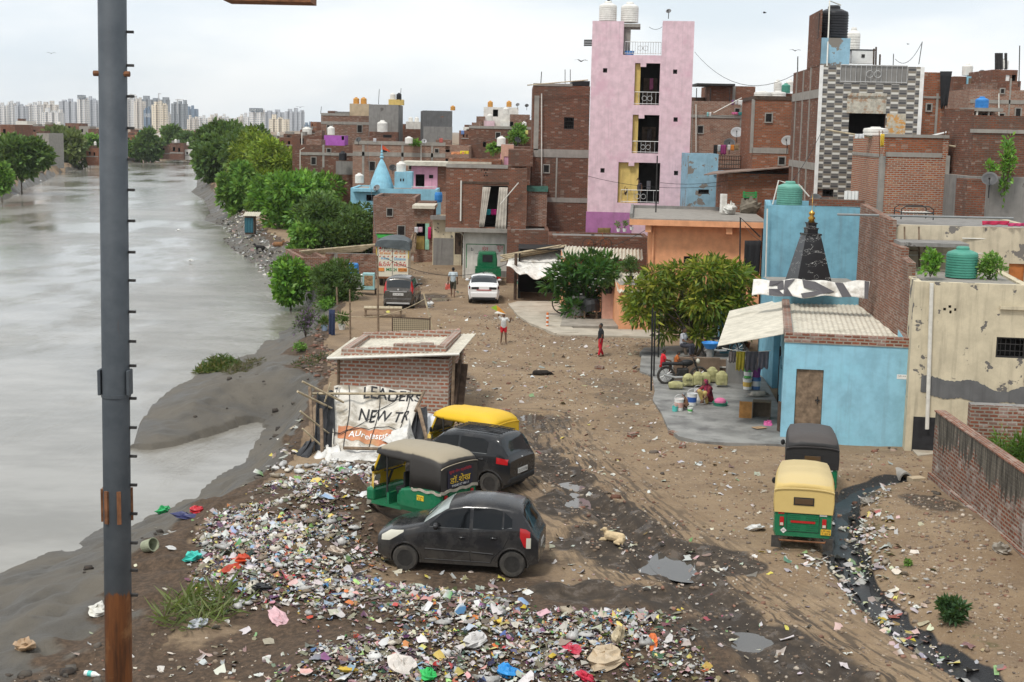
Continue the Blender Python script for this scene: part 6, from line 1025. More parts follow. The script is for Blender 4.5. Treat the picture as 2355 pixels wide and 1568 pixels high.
cr_.t.scale=(.965,1,1.02);cr_.line([(1.2,.985),(2.08,.985)],.007,'gpipe','window_trim');cr_.line([(2.16,.985),(3.02,1.05)],.007,'gpipe','window_trim');cr_.line([(2.12,1.45),(2.12,.95),(2.10,.45),(2.12,.27)]);cr_.line([(1.14,.98),(1.06,.78),(1.08,.30)]);cr_.line([(2.78,1.02),(2.95,.85),(2.86,.66),(2.62,.42),(2.55,.28)]);cr_.line([(1.08,.29),(2.55,.29)]);cr_.line([(1.1,.52),(2.08,.50)],.014,name='side_moulding');cr_.line([(2.14,.50),(2.62,.48)],.014,name='side_moulding')
cr_.handle(1.92,.80,hk);cr_.handle(2.62,.82,hk);cr_.mirror(1.36,1.00,hk);cr_.plate(3.585,.62,'DL 3C 4821')
k=MB();[k.tube([(1.0,y_,1.05),(1.25,y_+.35,1.24)],.012,4)for y_ in(-.45,.05)];k.build('wiper',M_['black'],cr_.t);k=MB();k.box(-.012,.02,-.42,.42,.36,.56);k.build('grille',M_['black'],cr_.t)
a=G(1040,1012,1.45);b=G(1170,1022,1.45);sk=paint('glossy_black_paint',(.015,.016,.018),amt=.45,rough=.2);rz=R(-29);L_=3.56;p=G(1170,1136,.1)
c_,s_=math.cos(rz),math.sin(rz);org=p[:2]-np.array([c_*L_-s_*(-.70),s_*L_+c_*(-.70)]);sv_=Car('parked_car','clean black compact suv with roof ribs behind the green rickshaw',(org[0],org[1],TH(*p[:2])+.02),rz,L_,1.56,1.57,2.38,.62,[(0,.80),(.06,.90),(.5,1.0),(.92,1.06),(1.2,1.26),(1.5,1.50),(1.9,1.57),(2.7,1.57),(3.15,1.55),(3.27,1.48),(3.42,1.12),(3.52,1.0),(3.56,.9)],[(0,.72),(.6,.9),(1.1,.98),(2.4,1.02),(3.2,1.06),(3.4,1.02),(3.56,.86)],sk,.3,zb=.24)
sv_.side('side_window',[(1.16,1.06),(1.40,1.34),(1.62,1.43),(2.0,1.46)],[(1.16,1.03),(2.0,1.05)],GL['dark']);sv_.side('side_window',[(2.08,1.46),(2.75,1.44),(2.90,1.36)],[(2.08,1.055),(2.9,1.09)],GL['dark']);sv_.cap('rear_window',3.22,3.46,.88,GL['mid']);sv_.cap('windscreen',.98,1.5,.86,GL['mid'],f1=.8)
sv_.line([(1.16,1.03),(2.9,1.075)],.008,'gpipe','window_trim');sv_.side('tail_light',[(3.20,1.02),(3.5,.98)],[(3.20,.86),(3.5,.84)],LENS['red'],.014,8);sv_.line([(2.04,1.47),(2.04,.9),(2.02,.3)]);sv_.line([(2.9,1.1),(2.94,.9),(2.7,.5),(2.66,.32)]);sv_.handle(2.75,.92,sk);sv_.handle(1.85,.90,sk);sv_.mirror(1.3,1.06,sk);sv_.plate(3.555,.62,'DL 5CV 0760');sv_.line([(.9,.32),(2.7,.32)],.03,name='sill_cladding')
k=MB();[k.tube([(1.65,y_,1.575),(2.4,y_,1.585),(3.1,y_,1.555)],.014,4)for y_ in np.linspace(-.4,.4,7)];k.build('roof_rib',sk,sv_.t);k=MB();k.box(3.42,3.58,-.66,.66,.34,.50);k.build('bumper',M_['black'],sv_.t,bevel=.04);k=MB();k.ell((3.54,0,.93),(.02,.05,.05),8);k.build('badge',M_['silver'],sv_.t)
def rearcar(px,py,lab,L,W,H,top,belt,pm,wr,yaw=0,**q):
 g=GP(px,py);rz=R(-90+yaw);org=g[:2]-np.array([math.cos(rz),math.sin(rz)])*L;return Car('parked_car',lab,(org[0],org[1],TH(*g[:2])),rz,L,W,H,L*.66,L*.18,top,belt,pm,wr,RIMS,**q)
gk=paint('grey_brown_paint',(.085,.078,.07),amt=.2,rough=.25,metal=.3)
wr_=rearcar(915,711,'grey brown tall hatchback seen from behind, parked before the lettered truck',3.6,1.66,1.66,[(0,.8),(.1,.92),(.8,1.05),(1.4,1.55),(1.9,1.66),(3.0,1.66),(3.35,1.62),(3.45,1.45),(3.53,1.1),(3.58,.95),(3.6,.9)],[(0,.7),(.8,.92),(1.2,1.0),(3.3,1.06),(3.5,1.0),(3.6,.85)],gk,.29,-3)
wr_.cap('rear_window',3.40,3.53,.80,GL['mid']);wr_.side('tail_light',[(3.34,1.52),(3.52,1.20),(3.58,.98)],[(3.34,1.02),(3.52,.82),(3.58,.80)],LENS['red'],.015,8);wr_.side('side_window',[(1.2,1.1),(1.6,1.45),(2.2,1.53)],[(1.2,1.05),(2.2,1.06)],GL['dark']);wr_.side('side_window',[(2.28,1.53),(3.2,1.5)],[(2.28,1.06),(3.2,1.08)],GL['dark'])
wr_.plate(3.6,.78,'DL 9C 2211',w=.55);k=MB();k.box(3.59,3.615,-.45,.45,.90,.94);k.build('chrome_strip',M_['silver'],wr_.t);k=MB();k.box(3.5,3.64,-.70,.70,.34,.58);k.build('bumper',gk,wr_.t,bevel=.05);k=MB();k.box(3.57,3.645,-.6,.6,.28,.36);k.build('bumper_lip',M_['silver'],wr_.t);wr_.mirror(1.35,1.08,gk);k=MB();k.tube([(3.5,-.05,1.18),(3.53,-.4,1.16)],.012,4);k.build('wiper',M_['black'],wr_.t);k=MB();k.ell((3.6,0,1.02),(.015,.05,.05),8);k.build('badge',M_['silver'],wr_.t)
wk=paint('white_paint',(.70,.70,.69),(.4,.37,.32),amt=.15,rough=.25)
ws=rearcar(1112,699,'white saloon with a yellow number plate seen from behind on the dirt road',4.0,1.70,1.50,[(0,.75),(.1,.86),(.9,1.0),(1.5,1.40),(1.9,1.49),(2.6,1.49),(3.1,1.36),(3.55,1.08),(3.9,1.05),(3.98,.98),(4.0,.9)],[(0,.65),(1,.9),(3.0,.98),(3.5,.99),(3.9,.98),(4.0,.84)],wk,.30,2)
ws.cap('rear_window',2.80,3.48,.84,GL['mid'],f1=.86);ws.cap('windscreen',1.0,1.5,.84,GL['mid']);ws.side('tail_light',[(3.70,.97),(3.97,.92)],[(3.70,.84),(3.97,.78)],M_['black'],.014,8);ws.side('tail_lens',[(3.72,.90),(3.96,.87)],[(3.72,.87),(3.96,.84)],LENS['red'],.02,6);ws.side('side_window',[(1.3,1.05),(1.7,1.32),(2.9,1.33),(3.2,1.15)],[(1.3,.98),(3.2,1.02)],GL['dark'])
ws.plate(4.0,.52,'UP16 KT 7842',bgc=(.70,.42,.03),w=.5);k=MB();k.box(3.99,4.02,-.40,.40,.74,.78);k.build('red_strip',LENS['red'],ws.t);k=MB();k.box(3.9,4.05,-.72,.72,.34,.64);k.build('bumper',wk,ws.t,bevel=.05);k=MB();k.box(3.93,4.06,-.62,.62,.26,.36);k.build('diffuser',M_['black'],ws.t);ws.mirror(1.5,1.02,wk);k=MB();k.ell((2.3,0,1.54),(.08,.03,.06),8);k.build('antenna_fin',M_['black'],ws.t)
for x_,sg in((3.97,-1),(3.97,1)):k=MB();k.box(3.97,4.015,sg*.48-.2,sg*.48+.2,.80,.92);k.build('tail_light',M_['black'],ws.t)
wm=rearcar(1062,608,'white family car with red tail lights half hidden by the painted white wall',4.2,1.72,1.66,[(0,.8),(.9,1.0),(1.5,1.5),(2,1.65),(3.6,1.64),(3.95,1.5),(4.1,1.1),(4.18,.95),(4.2,.9)],[(0,.7),(1,.95),(3.8,1.04),(4.1,1.0),(4.2,.85)],wk,.31,4)
wm.cap('rear_window',3.92,4.08,.82,GL['mid']);wm.side('tail_light',[(3.90,1.30),(4.1,1.06),(4.16,.96)],[(3.90,.98),(4.1,.82),(4.16,.82)],LENS['red'],.015,8);k=MB();k.box(4.1,4.24,-.74,.74,.34,.6);k.build('bumper',wk,wm.t,bevel=.05);wm.side('side_window',[(1.4,1.1),(1.8,1.45),(3.7,1.46)],[(1.4,1.04),(3.7,1.08)],GL['dark'])
gp=paint('green_cargo_paint',(.012,.13,.055),amt=.25,rough=.35)
g=GP(1122,655);t=empty('cargo_three_wheeler',(g[0],g[1],TH(*g[:2])),R(3),'dark green cargo three wheeler with an open bed by the painted white wall','cargo rickshaw')
k=MB();k.box(-.78,.78,0,1.75,.52,.58);k.box(-.78,.78,-.0,.05,.58,.98);k.box(-.78,-.73,.05,1.75,.58,.98);k.box(.73,.78,.05,1.75,.58,.98);k.box(-.78,.78,1.70,1.75,.58,.98);k.build('cargo_bed',gp,t)
for i in range(7):k=MB();k.box(-.8+i*.25,-.74+i*.25,-.03,-.002,.55,.97);k.build('bed_rib',gp,t)
k=MB();k.prismy([(-.62,.45),(.62,.45),(.62,1.35),(.54,1.84),(-.54,1.84),(-.62,1.35)],1.9,3.0);k.build('cab',gp,t,bevel=.09);k=MB();k.box(-.26,.26,1.885,1.90,1.28,1.62);k.build('rear_window',GL['mid'],t,bevel=.0);k=MB();k.box(-.31,.31,1.87,1.884,1.23,1.67);k.build('window_rubber',M_['black'],t)
for x_,y_ in((-.6,.5),(.6,.5),(0,2.6)):k=MB();k.lathe([(.13,-.07),(.22,-.07),(.24,-.03),(.24,.03),(.22,.07),(.13,.07)],18,(x_,y_,.24),Matrix.Rotation(R(90),3,'Y'));k.build('wheel',M_['rubber'],t)
for x_ in(-.64,.64):k=MB();k.box(x_-.1,x_+.1,-.05,-.0,.38,.5);k.build('tail_light',LENS['red'],t)
lettering('Cargo',.5,.09,lambda u,v:(-.25+u,-.032,.72+v),INK['white'],parent=t);k=MB();k.box(-.62,.62,.05,1.8,.34,.5);k.build('chassis',M_['black'],t)
g=GP(900,662);t=empty('delivery_truck',(g[0],g[1]+.5,TH(*g[:2])),R(2),'white truck with painted lettered tail doors and a grey tarp over its load','truck');TW_=1.86
tpn=paint('truck_white',(.66,.62,.50),(.35,.3,.22),amt=.4,rough=.5);k=MB();k.box(-TW_/2,TW_/2,0,3.4,.62,2.55);k.build('cargo_box',tpn,t);k=MB();k.box(-.01,.01,-.02,-.003,.64,2.5);k.build('door_gap',M_['black'],t);k=MB();k.box(-TW_/2+.02,TW_/2-.02,3.5,4.7,.4,2.1);k.build('cab',tpn,t,bevel=.1)
k=MB();rows=[[(TW_*.56*math.cos(a)*(1 if abs(math.cos(a))>.1 else 1),y_,2.42+.42*math.sin(a)**.7+.04*math.sin(3*a+y_)if math.sin(a)>0 else 2.42-.25*(1+.2*math.sin(y_*4)))for a in np.linspace(0.0,math.pi,15)]for y_ in np.linspace(-.12,3.4,12)];k.grid(rows);k.poly(rows[0]);k.build('load_tarp',mat('grey_tarp',(.085,.10,.105),.7,.25,3,.2),t,smooth=True)
k=MB();k.box(-TW_/2-.04,-TW_/2,-.05,.3,1.9,2.45);k.box(TW_/2,TW_/2+.04,-.05,.3,1.7,2.45);k.build('yellow_rag',mat('yellow_rag',(.5,.36,.03),.9,.2,4,.2),t)
def tt(s_,x,z,w_,h_,c):lettering(s_,w_,h_,lambda u,v:(x+u,-.012,z+v),INK[c],parent=t,bold=.015)
tt('reen',-.62,2.24,.45,.15,'black');tt('India',.12,2.24,.45,.15,'black');tt('\u092c\u0947\u091f\u0940 \u092c\u091a\u093e\u0913',-.78,1.93,.68,.17,'orange');tt('\u092c\u0947\u091f\u0940 \u092a\u0922\u093c\u093e\u0913',.10,1.93,.68,.17,'orange');tt('Keep',-.66,1.60,.46,.17,'sky');tt('Distance',.10,1.60,.68,.17,'sky');tt('BLOW',-.80,1.24,.7,.17,'red');tt('HORN',.10,1.24,.7,.17,'red');tt('MS',-.36,.95,.32,.19,'green');tt('24',.06,.95,.2,.19,'green')
for zz in(2.14,1.82,1.48):
 k=MB()
 for i in range(7):
  x=-.78+i*.24-.02;k.poly([(x,-.011,zz-.04),(x+.07,-.011,zz-.04),(x+.13,-.011,zz+.03),(x+.06,-.011,zz+.03)])
 k.build('paint_dash',INK['red'],t)
for sg in(-1,1):k=MB();k.poly([(sg*.72-.09,-.011,2.25),(sg*.72+.09,-.011,2.25),(sg*.72,-.011,2.42)]);k.build('warning_triangle',INK['red'],t)
k=MB();k.box(-.86,-.48,-.03,-.004,.94,1.14);k.box(.34,.86,-.03,-.004,.94,1.14);k.build('number_plate',INK['orange'],t);lettering('UP14 1682',.46,.12,lambda u,v:(.37+u,-.035,.98+v),INK['black'],parent=t);k=MB();k.box(-.9,.9,-.06,.05,.5,.62);k.build('bumper',M_['rust'],t)
for x_ in(-.7,.7):
 for y_ in(.8,4.0):k=MB();k.lathe([(.2,-.1),(.36,-.1),(.4,-.05),(.4,.05),(.36,.1),(.2,.1)],18,(x_,y_,.4),Matrix.Rotation(R(90),3,'Y'));k.build('wheel',M_['rubber'],t)
BG=paint('rickshaw_green',(.008,.15,.065),(.2,.17,.12),amt=.25,rough=.35);YL=paint('rickshaw_yellow',(.62,.40,.025),(.3,.25,.15),amt=.2,rough=.4)
def canopy_mat(nm,c,dust,amt):t_=NT(nm);n_=t_.noise(1.8,6,.65);g_=t_.node('ShaderNodeSeparateXYZ');t_.link(t_.tc.outputs['Normal'],g_.inputs[0]);up_=t_.ramp(g_.outputs[2],.45,.85);t_.out(t_.mix(t_.math('MULTIPLY',t_.ramp(t_.math('ADD',t_.math('MULTIPLY',n_,.6),t_.math('MULTIPLY',up_,.55)),.42,.72),amt),c,dust),.6,t_.bump(t_.noise(5,4),.25,.03),.35);return t_.mat
def rickshaw(label,org,rz,canm,cowl,plate=None,sticker=False,detail=True,open_far=False):
 t=empty('auto_rickshaw',org,rz,label,'auto rickshaw');hwid=.64
 k=MB();secs=[(1.30,.30,.62,.60),(1.45,.28,.78,.64),(2.0,.28,.90,.65),(2.5,.30,.92,.65),(2.62,.34,.90,.62)]
 k.grid([[(x,-w_*.94,zb_),(x,-w_,zb_+.12),(x,-w_,zt_-.05),(x,-w_*.96,zt_),(x,w_*.96,zt_),(x,w_,zt_-.05),(x,w_,zb_+.12),(x,w_*.94,zb_)]for x,zb_,zt_,w_ in secs],True);x,zb_,zt_,w_=secs[-1];k.poly([(x,-w_*.94,zb_),(x,-w_,zb_+.12),(x,-w_,zt_-.05),(x,-w_*.96,zt_),(x,w_*.96,zt_),(x,w_,zt_-.05),(x,w_,zb_+.12),(x,w_*.94,zb_)])
 k.build('rear_body',BG,t)
 k=MB();k.box(.50,1.42,-.60,.60,.26,.33);k.box(1.36,1.42,-.60,.60,.33,.72);k.box(.98,1.05,-.60,-.3,.33,.60);k.build('floor',BG,t)
 k=MB();cs=[(.10,.12,.40,.78),(.22,.30,.36,.92),(.38,.47,.33,1.00),(.52,.56,.30,1.02)];k.grid([[(x,-w_*.8,zb_),(x,-w_,zb_+.15),(x+.02,-w_*.97,zt_-.06),(x+.05,-w_*.7,zt_),(x+.05,w_*.7,zt_),(x+.02,w_*.97,zt_-.06),(x,w_,zb_+.15),(x,w_*.8,zb_)]for x,w_,zb_,zt_ in cs],True);k.build('front_cowl',cowl,t,smooth=True)
 k=MB();k.box(.30,.545,-.575,.575,.30,.62);k.build('front_panel',BG,t,bevel=.06)
 k=MB();k.tube([(.50,-.55,.98),(.74,-.52,1.56),(.74,.52,1.56),(.50,.55,.98)],.03,6);k.tube([(.50,-.55,.98),(.50,.55,.98)],.03,6)
 k.build('windscreen_frame',cowl,t);k=MB();k.poly([(.50,-.53,1.0),(.50,.53,1.0),(.73,.5,1.54),(.73,-.5,1.54)]);k.build('windscreen',plain('rick_glass',(.10,.115,.12),.05,.8),t,solid=.01)
 k=MB();st=[]
 def sec(x,zc,w_,zs,zlow):return[(x,-w_,zlow),(x,-w_-.01,(zlow+zs)/2),(x,-w_,zs-.03),(x,-w_*.90,zs+(zc-zs)*.62),(x,-w_*.45,zc-.01),(x,0,zc),(x,w_*.45,zc-.01),(x,w_*.90,zs+(zc-zs)*.62),(x,w_,zs-.03),(x,w_+.01,(zlow+zs)/2),(x,w_,zlow)]
 for x,zc,w_,zs,zl in((.60,1.60,.53,1.52,1.47),(.76,1.69,.57,1.56,1.46),(1.05,1.715,.60,1.55,1.43),(1.08,1.735,.605,1.55,1.43),(1.40,1.72,.62,1.55,1.43),(1.43,1.74,.625,1.55,1.43),(1.72,1.73,.635,1.54,1.42)):st.append(sec(x,zc,w_,zs,zl))
 for x,zc,w_,zs,zl in((1.74,1.73,.64,1.54,.86),(1.78,1.75,.645,1.54,.87),(2.12,1.73,.65,1.52,.90),(2.15,1.74,.65,1.52,.90),(2.45,1.68,.652,1.48,.91),(2.60,1.57,.655,1.43,.90),(2.655,1.47,.65,1.38,.89)):st.append(sec(x,zc,w_,zs,zl))
 k.grid(st);last=st[-1];k.build('canopy',canm,t,smooth=True,solid=.012);k=MB();k.poly([(p[0]-.004,p[1]*.99,p[2])for p in last]);k.build('rear_flap',canm,t)
 k=MB();k.tube([(2.66,.655*math.cos(a),1.385+.07*math.sin(a))for a in np.linspace(0,math.pi,13)],.02,5);k.build('canopy_seam',canm,t)
 k=MB();k.box(2.662,2.672,-.20,.20,1.10,1.23);k.build('rear_window',plain('rick_window',(.09,.055,.03),.1,.6),t,bevel=.006);k=MB();k.box(2.652,2.664,-.225,.225,1.075,1.255);k.build('window_trim',M_['black'],t)
 for y_ in(-.5,.5):k=MB();k.tube([(.98,y_*1.15,.33),(.98,y_*1.18,1.5)],.022,6);k.tube([(1.70,y_*1.2,.8),(1.70,y_*1.2,1.5)],.02,6);k.build('side_post',M_['iron'],t)
 k=MB();k.box(1.0,1.28,-.32,.32,.34,.70);k.box(1.28,1.34,-.38,.38,.70,1.10);k.build('driver_seat',M_['black'],t,bevel=.03);k=MB();k.box(1.75,2.3,-.58,.58,.60,.74);k.box(2.2,2.32,-.58,.58,.74,1.25);k.build('passenger_seat',mat('brown_rexine',(.06,.035,.025),.6,.3,5,.1),t,bevel=.03)
 k=MB();k.tube([(.66,-.32,1.02),(.62,0,.98),(.66,.32,1.02)],.018,6);k.tube([(.62,0,.98),(.40,0,.45)],.03,6);k.build('handlebar',M_['iron'],t)
 k=MB();k.lathe([(.0,-.06),(.085,-.06),(.10,0),(.08,.02),(0,.03)],14,(.10,0,.72),Matrix.Rotation(R(-90),3,'Y'));k.build('headlight',LENS['clear'],t)
 for x_,y_,w_ in((.28,0,.11),(2.16,-.54,.13),(2.16,.54,.13)):wheel(t,(x_,y_,.215),.215,w_,RIM,False,-1 if y_<=0 else 1)
 k=MB();k.grid([[(.28-.27*math.cos(a),y_,.23+.27*math.sin(a))for a in np.linspace(-.1,2.2,9)]for y_ in(-.08,.08)]);k.build('front_mudguard',BG if cowl is not BG else BG,t,solid=.012)
 for y_ in(-.57,.57):
  k=MB();k.box(2.60,2.615,y_-.11,y_+.11,.06,.33);k.build('mud_flap',M_['rubber'],t)
  k=MB();k.box(2.625,2.655,y_*.82-.045,y_*.82+.045,.58,.78);q_=k.build('tail_light',LENS['red'],t);k=MB();k.box(2.655,2.66,y_*.82-.035,y_*.82+.035,.59,.65);k.build('lens',LENS['clear'],q_)
 for z_ in(.52,.57,.62,.74,.79,.84):
  for y_ in(-.2,.2):k=MB();k.box(2.618,2.632,y_-.13,y_+.13,z_-.01,z_+.012);k.build('vent_slot',BG,t)
 for z_ in(.455,.875):k=MB();k.box(2.618,2.628,-.36,.36,z_-.006,z_+.006);k.build('panel_gap',M_['black'],t)
 for y_ in(-.36,.36):k=MB();k.box(2.618,2.628,y_-.006,y_+.006,.46,.87);k.build('panel_gap',M_['black'],t)
 k=MB();k.box(2.632,2.64,-.27,.27,.66,.71);k.build('red_strip',LENS['red'],t);k=MB();k.box(2.62,2.632,-.55,-.42,.845,.885);k.build('reflector',LENS['red'],t);k=MB();k.box(2.62,2.632,.36,.52,.845,.88);k.build('reflector',M_['whitep'],t)
 k=MB();k.tube([(2.55,-.52,.26),(2.74,-.50,.27),(2.74,.50,.27),(2.55,.52,.26)],.022,6);k.build('bumper',M_['rust'],t)
 for y_ in(-.68,.68):k=MB();k.ell((.62,y_,1.12),(.03,.06,.08),8);k.tube([(.56,y_*.8,1.03),(.62,y_*.96,1.1)],.01,4);k.build('mirror',M_['black'],t)
 if plate:
  k=MB();k.box(2.632,2.645,.40,.62,.42,.55);p_=k.build('number_plate',plain('plate_yellow',(.70,.42,.03),.5),t)
  for s_,z_ in zip(plate,(.49,.43)):lettering(s_,.19,.045,lambda u,v,z_=z_:(2.648,.415+u,z_+v),INK['black'],parent=p_)
  k=MB();k.poly([(2.636,-.42,.40),(2.636,-.35,.47),(2.636,-.42,.54),(2.636,-.49,.47)]);c_=k.build('gas_diamond',M_['whitep'],t);lettering('CNG',.07,.03,lambda u,v:(2.64,-.455+u,.455+v),INK['black'],parent=c_)
 if sticker:
  k=MB();k.box(2.665,2.674,-.44,.44,.93,1.36);p_=k.build('poster',plain('poster_dark',(.012,.012,.03),.5),t)
  lettering('\u0938\u0941\u0916 \u0930\u094b\u0917 \u0915\u094d\u0932\u093f\u0928\u093f\u0915',.80,.10,lambda u,v:(2.678,-.40+u,1.25+v),INK['red'],parent=p_);lettering('\u0921\u0949.\u0936\u0947\u0916',.74,.18,lambda u,v:(2.678,-.37+u,1.03+v),INK['yellow'],parent=p_);lettering('9958337 8611',.6,.05,lambda u,v:(2.678,-.3+u,.95+v),INK['white'],parent=p_)
  k=MB();k.box(1.95,2.15,-.662,-.65,.60,.72);s2_=k.build('side_mark',INK['yellow'],t);lettering('BAJAJ',.17,.04,lambda u,v:(1.965+u,-.665,.66+v),INK['black'],parent=s2_);lettering('RE',.1,.04,lambda u,v:(1.99+u,-.665,.61+v),INK['black'],parent=s2_)
  k=MB();k.box(1.52,1.72,-.40,-.22,.95,1.22);k.build('orange_box',mat('orange_plastic',(.55,.12,.02),.5,.1,4,0),t)
  k=MB();rows=[[(1.78+.88*i/12,-.66-.01*math.sin(i*2.),.87-.06*j-.02*math.sin(i*1.3))for i in range(13)]for j in range(2)];k.grid(rows);k.grid([[(2.655+.005*math.sin(i),-.66+1.32*i/12,.90-.07*j-.02*math.sin(i*1.7))for i in range(13)]for j in range(2)]);k.build('torn_hem',mat('torn_hem',(.40,.36,.29),.9,.2,6,.2),t,solid=.015)
 return t
cb=canopy_mat('canopy_pale_yellow',(.60,.44,.16),(.50,.41,.24),.6);ck=canopy_mat('canopy_black',(.022,.021,.021),(.12,.10,.09),.45);cy=canopy_mat('canopy_bright_yellow',(.72,.44,.015),(.60,.40,.05),.4);cd=canopy_mat('canopy_dusty',(.035,.031,.028),(.33,.28,.20),.95)
def rear_at(px,py,rz):g=G(px,py,.05);o=g[:2]-np.array([math.cos(rz),math.sin(rz)])*2.62;return(o[0],o[1],max(TH(*g[:2]),TH(*o))-.0)
rickshaw('green auto rickshaw with a pale yellow canopy seen from behind, by the black drain',rear_at(1842,1270,R(-101)),R(-101),cb,YL,('UP14E','T1874'))
o2=rear_at(1862,1160,R(-99));rickshaw('auto rickshaw with a black canopy parked in front of the pale yellow one',o2,R(-99),ck,BG,None)
rz=R(-37);g=G(988,1247,.05);o=g[:2]-np.array([math.cos(rz)*2.3-math.sin(rz)*-.6,math.sin(rz)*2.3+math.cos(rz)*-.6]);rickshaw('old green and yellow rickshaw with a dusty torn canopy between the two black cars',(o[0],o[1],TH(*o)+.02),rz,cd,YL,None,True)
rz=R(-32);g=G(1150,1088,.05);o=g[:2]-np.array([math.cos(rz)*2.62-math.sin(rz)*-.2,math.sin(rz)*2.62+math.cos(rz)*-.2]);rickshaw('rickshaw with a bright yellow canopy behind the black suv',(o[0],o[1],TH(*o)),rz,cy,YL,None)
def leafmat(nm,sh=.45):
 if nm in _mc:return _mc[nm]
 t=NT(nm);vc=t.node('ShaderNodeVertexColor',layer_name='col');t.out(vc.outputs[0],.5,None,.35);tr=t.node('ShaderNodeBsdfTranslucent');t.link(t.mix(.3,vc.outputs[0],(.30,.40,.02),'MIX'),tr.inputs[0])
 mx_=t.node('ShaderNodeMixShader');mx_.inputs[0].default_value=.34;t.link(t.bsdf.outputs[0],mx_.inputs[1]);t.link(tr.outputs[0],mx_.inputs[2]);t.link(mx_.outputs[0],t.n['Material Output'].inputs[0]);_mc[nm]=t.mat;return t.mat
LEAF=leafmat('foliage')
BARK=mat('bark',(.11,.085,.065),.9,.35,5,.5)
def leaves(C,N,size,asp,cols,droop=0.0,var=.35):
 n=len(C);s_=size*(.6+.8*rng.random(n));d=N+rng.normal(0,.55,(n,3));d[:,2]-=droop;d/=np.linalg.norm(d,axis=1)[:,None]+1e-9
 r_=rng.normal(0,1,(n,3));b=np.cross(d,r_);b/=np.linalg.norm(b,axis=1)[:,None]+1e-9;up=np.cross(b,d)
 tip=C+d*s_[:,None];mid=C+d*(s_*.5)[:,None]+up*(s_*.08)[:,None];w=(s_*asp*.5)[:,None]
 V=np.stack([C,mid+b*w,tip,mid-b*w],1).reshape(-1,3);F=np.arange(4*n).reshape(n,4)
 c=cols[rng.integers(0,len(cols),n)]*(1-var+2*var*rng.random((n,1)));return V,F,np.repeat(c,4,0)
def crown_pts(cen,rad,nb,n,fill=.35,seed=1,br=(.28,.5),low=-.85,blobs=None):
 g=np.random.default_rng(seed);B=[]
 while len(B)<nb:
  p=g.uniform(-1,1,3)
  if np.linalg.norm(p)<.85 and p[2]>low:B.append(p)
 B=np.array(B);br_=g.uniform(*br,nb)
 if blobs is not None:B=np.array([(b[0],b[3],b[1])for b in blobs]);br_=np.array([b[2]for b in blobs]);nb=len(B)
 w=br_**2;k=g.choice(nb,n,p=w/w.sum())
 d=g.normal(0,1,(n,3));d/=np.linalg.norm(d,axis=1)[:,None];d[:,2]=np.where((d[:,2]<-.35)&(g.random(n)<.55),-d[:,2],d[:,2]);rr=br_[k]*np.where(g.random(n)<fill,g.random(n)**.5,.85+.3*g.random(n))
 q=B[k]+d*rr[:,None];dead=(np.sin(q[:,0]*7+seed)*np.sin(q[:,1]*6-seed)*np.sin(q[:,2]*8+2*seed))>.42
 keep=~dead;return cen+q[keep]*rad,d[keep],cen+B*rad,k[keep]
def tree(lab,cx,cy,rx,ry,Y,cols,size,n,base=None,asp=.5,nb=26,cat='tree',name='tree',droop=.0,fill=.3,seed=1,br=(.24,.46),trunk=.02,depth=1.0,stems=1,group=None,low=-.85,blobs=None):
 c=D(cx,cy,Y);s_=Y/FPX;rad=np.array([rx*s_,(rx*s_)*depth,ry*s_])*1.14;b=np.array(base if base is not None else(c[0],c[1],TH(c[0],c[1])-.1));t=empty(name,b,0,lab,cat,group)
 if blobs:gb=np.random.default_rng(seed);blobs=[((x-cx)/rx/1.14,(cy-y)/ry/1.14,r_/rx/1.14,gb.uniform(-.6,.6))for x,y,r_ in blobs];nb=len(blobs)
 C,N,B,k=crown_pts(c-b,rad,nb,n,fill,seed,br,low,blobs);g=np.random.default_rng(seed+7);tone=(.72+.56*g.random(nb))[k]
 V,F,cc=leaves(C,N,size,asp,np.array(cols),droop);cc=cc*np.repeat(tone,4)[:,None]*np.array([1,1,1]);np_mesh('crown',V,F,LEAF,{'col':np.clip(cc,.004,.6)},t)
 m=MB();r0=trunk*ry*s_*2+.03
 for st in range(stems):
  off=np.array([.25*math.cos(st*2.4),.25*math.sin(st*2.4),0])*(stems>1);j=(c-b)*.62+off*2+np.array([g.normal(0,.1),0,-rad[2]*.35]);m.tube([off,off*1.3+j*.5+g.normal(0,.08,3),j],[r0,r0*.8,r0*.62],7)
  for q in B[st::stems][:14//stems+3]:m.tube([j,j+(q-j)*.5+g.normal(0,.12,3)*rad/3,q],[r0*.5,r0*.32,r0*.12],5)
 m.build('trunk',BARK,t,smooth=True);return t
DK=[(0.082,0.151,0.039),(0.059,0.116,0.035),(0.114,0.188,0.048)];MD=[(0.136,0.283,0.049),(0.102,0.221,0.043),(0.196,0.337,0.064)];BR=[(0.149,0.336,0.041),(0.116,0.265,0.036),(0.220,0.404,0.058),(0.089,0.206,0.041)];OL=[(0.175,0.253,0.027),(0.137,0.216,0.027),(0.241,0.303,0.036)];YG=[(0.126,0.162,0.054),(0.156,0.192,0.072),(0.084,0.126,0.036)]
tree('dark rounded tree on the left bank standing over the water',48,362,48,36,212,DK,.9,9000,seed=3,nb=34)
tree('yellow green flowering tree beyond the pale temple cone',145,344,46,36,330,YG,1.3,6500,seed=4,nb=30)
tree('green bush cut by the left edge of the photo',4,410,16,26,188,MD,.7,2200,seed=5,cat='bush',name='bush')
tree('small tree between the yellow green tree and the pole',206,330,15,14,350,MD,1.2,1500,seed=6,nb=12)
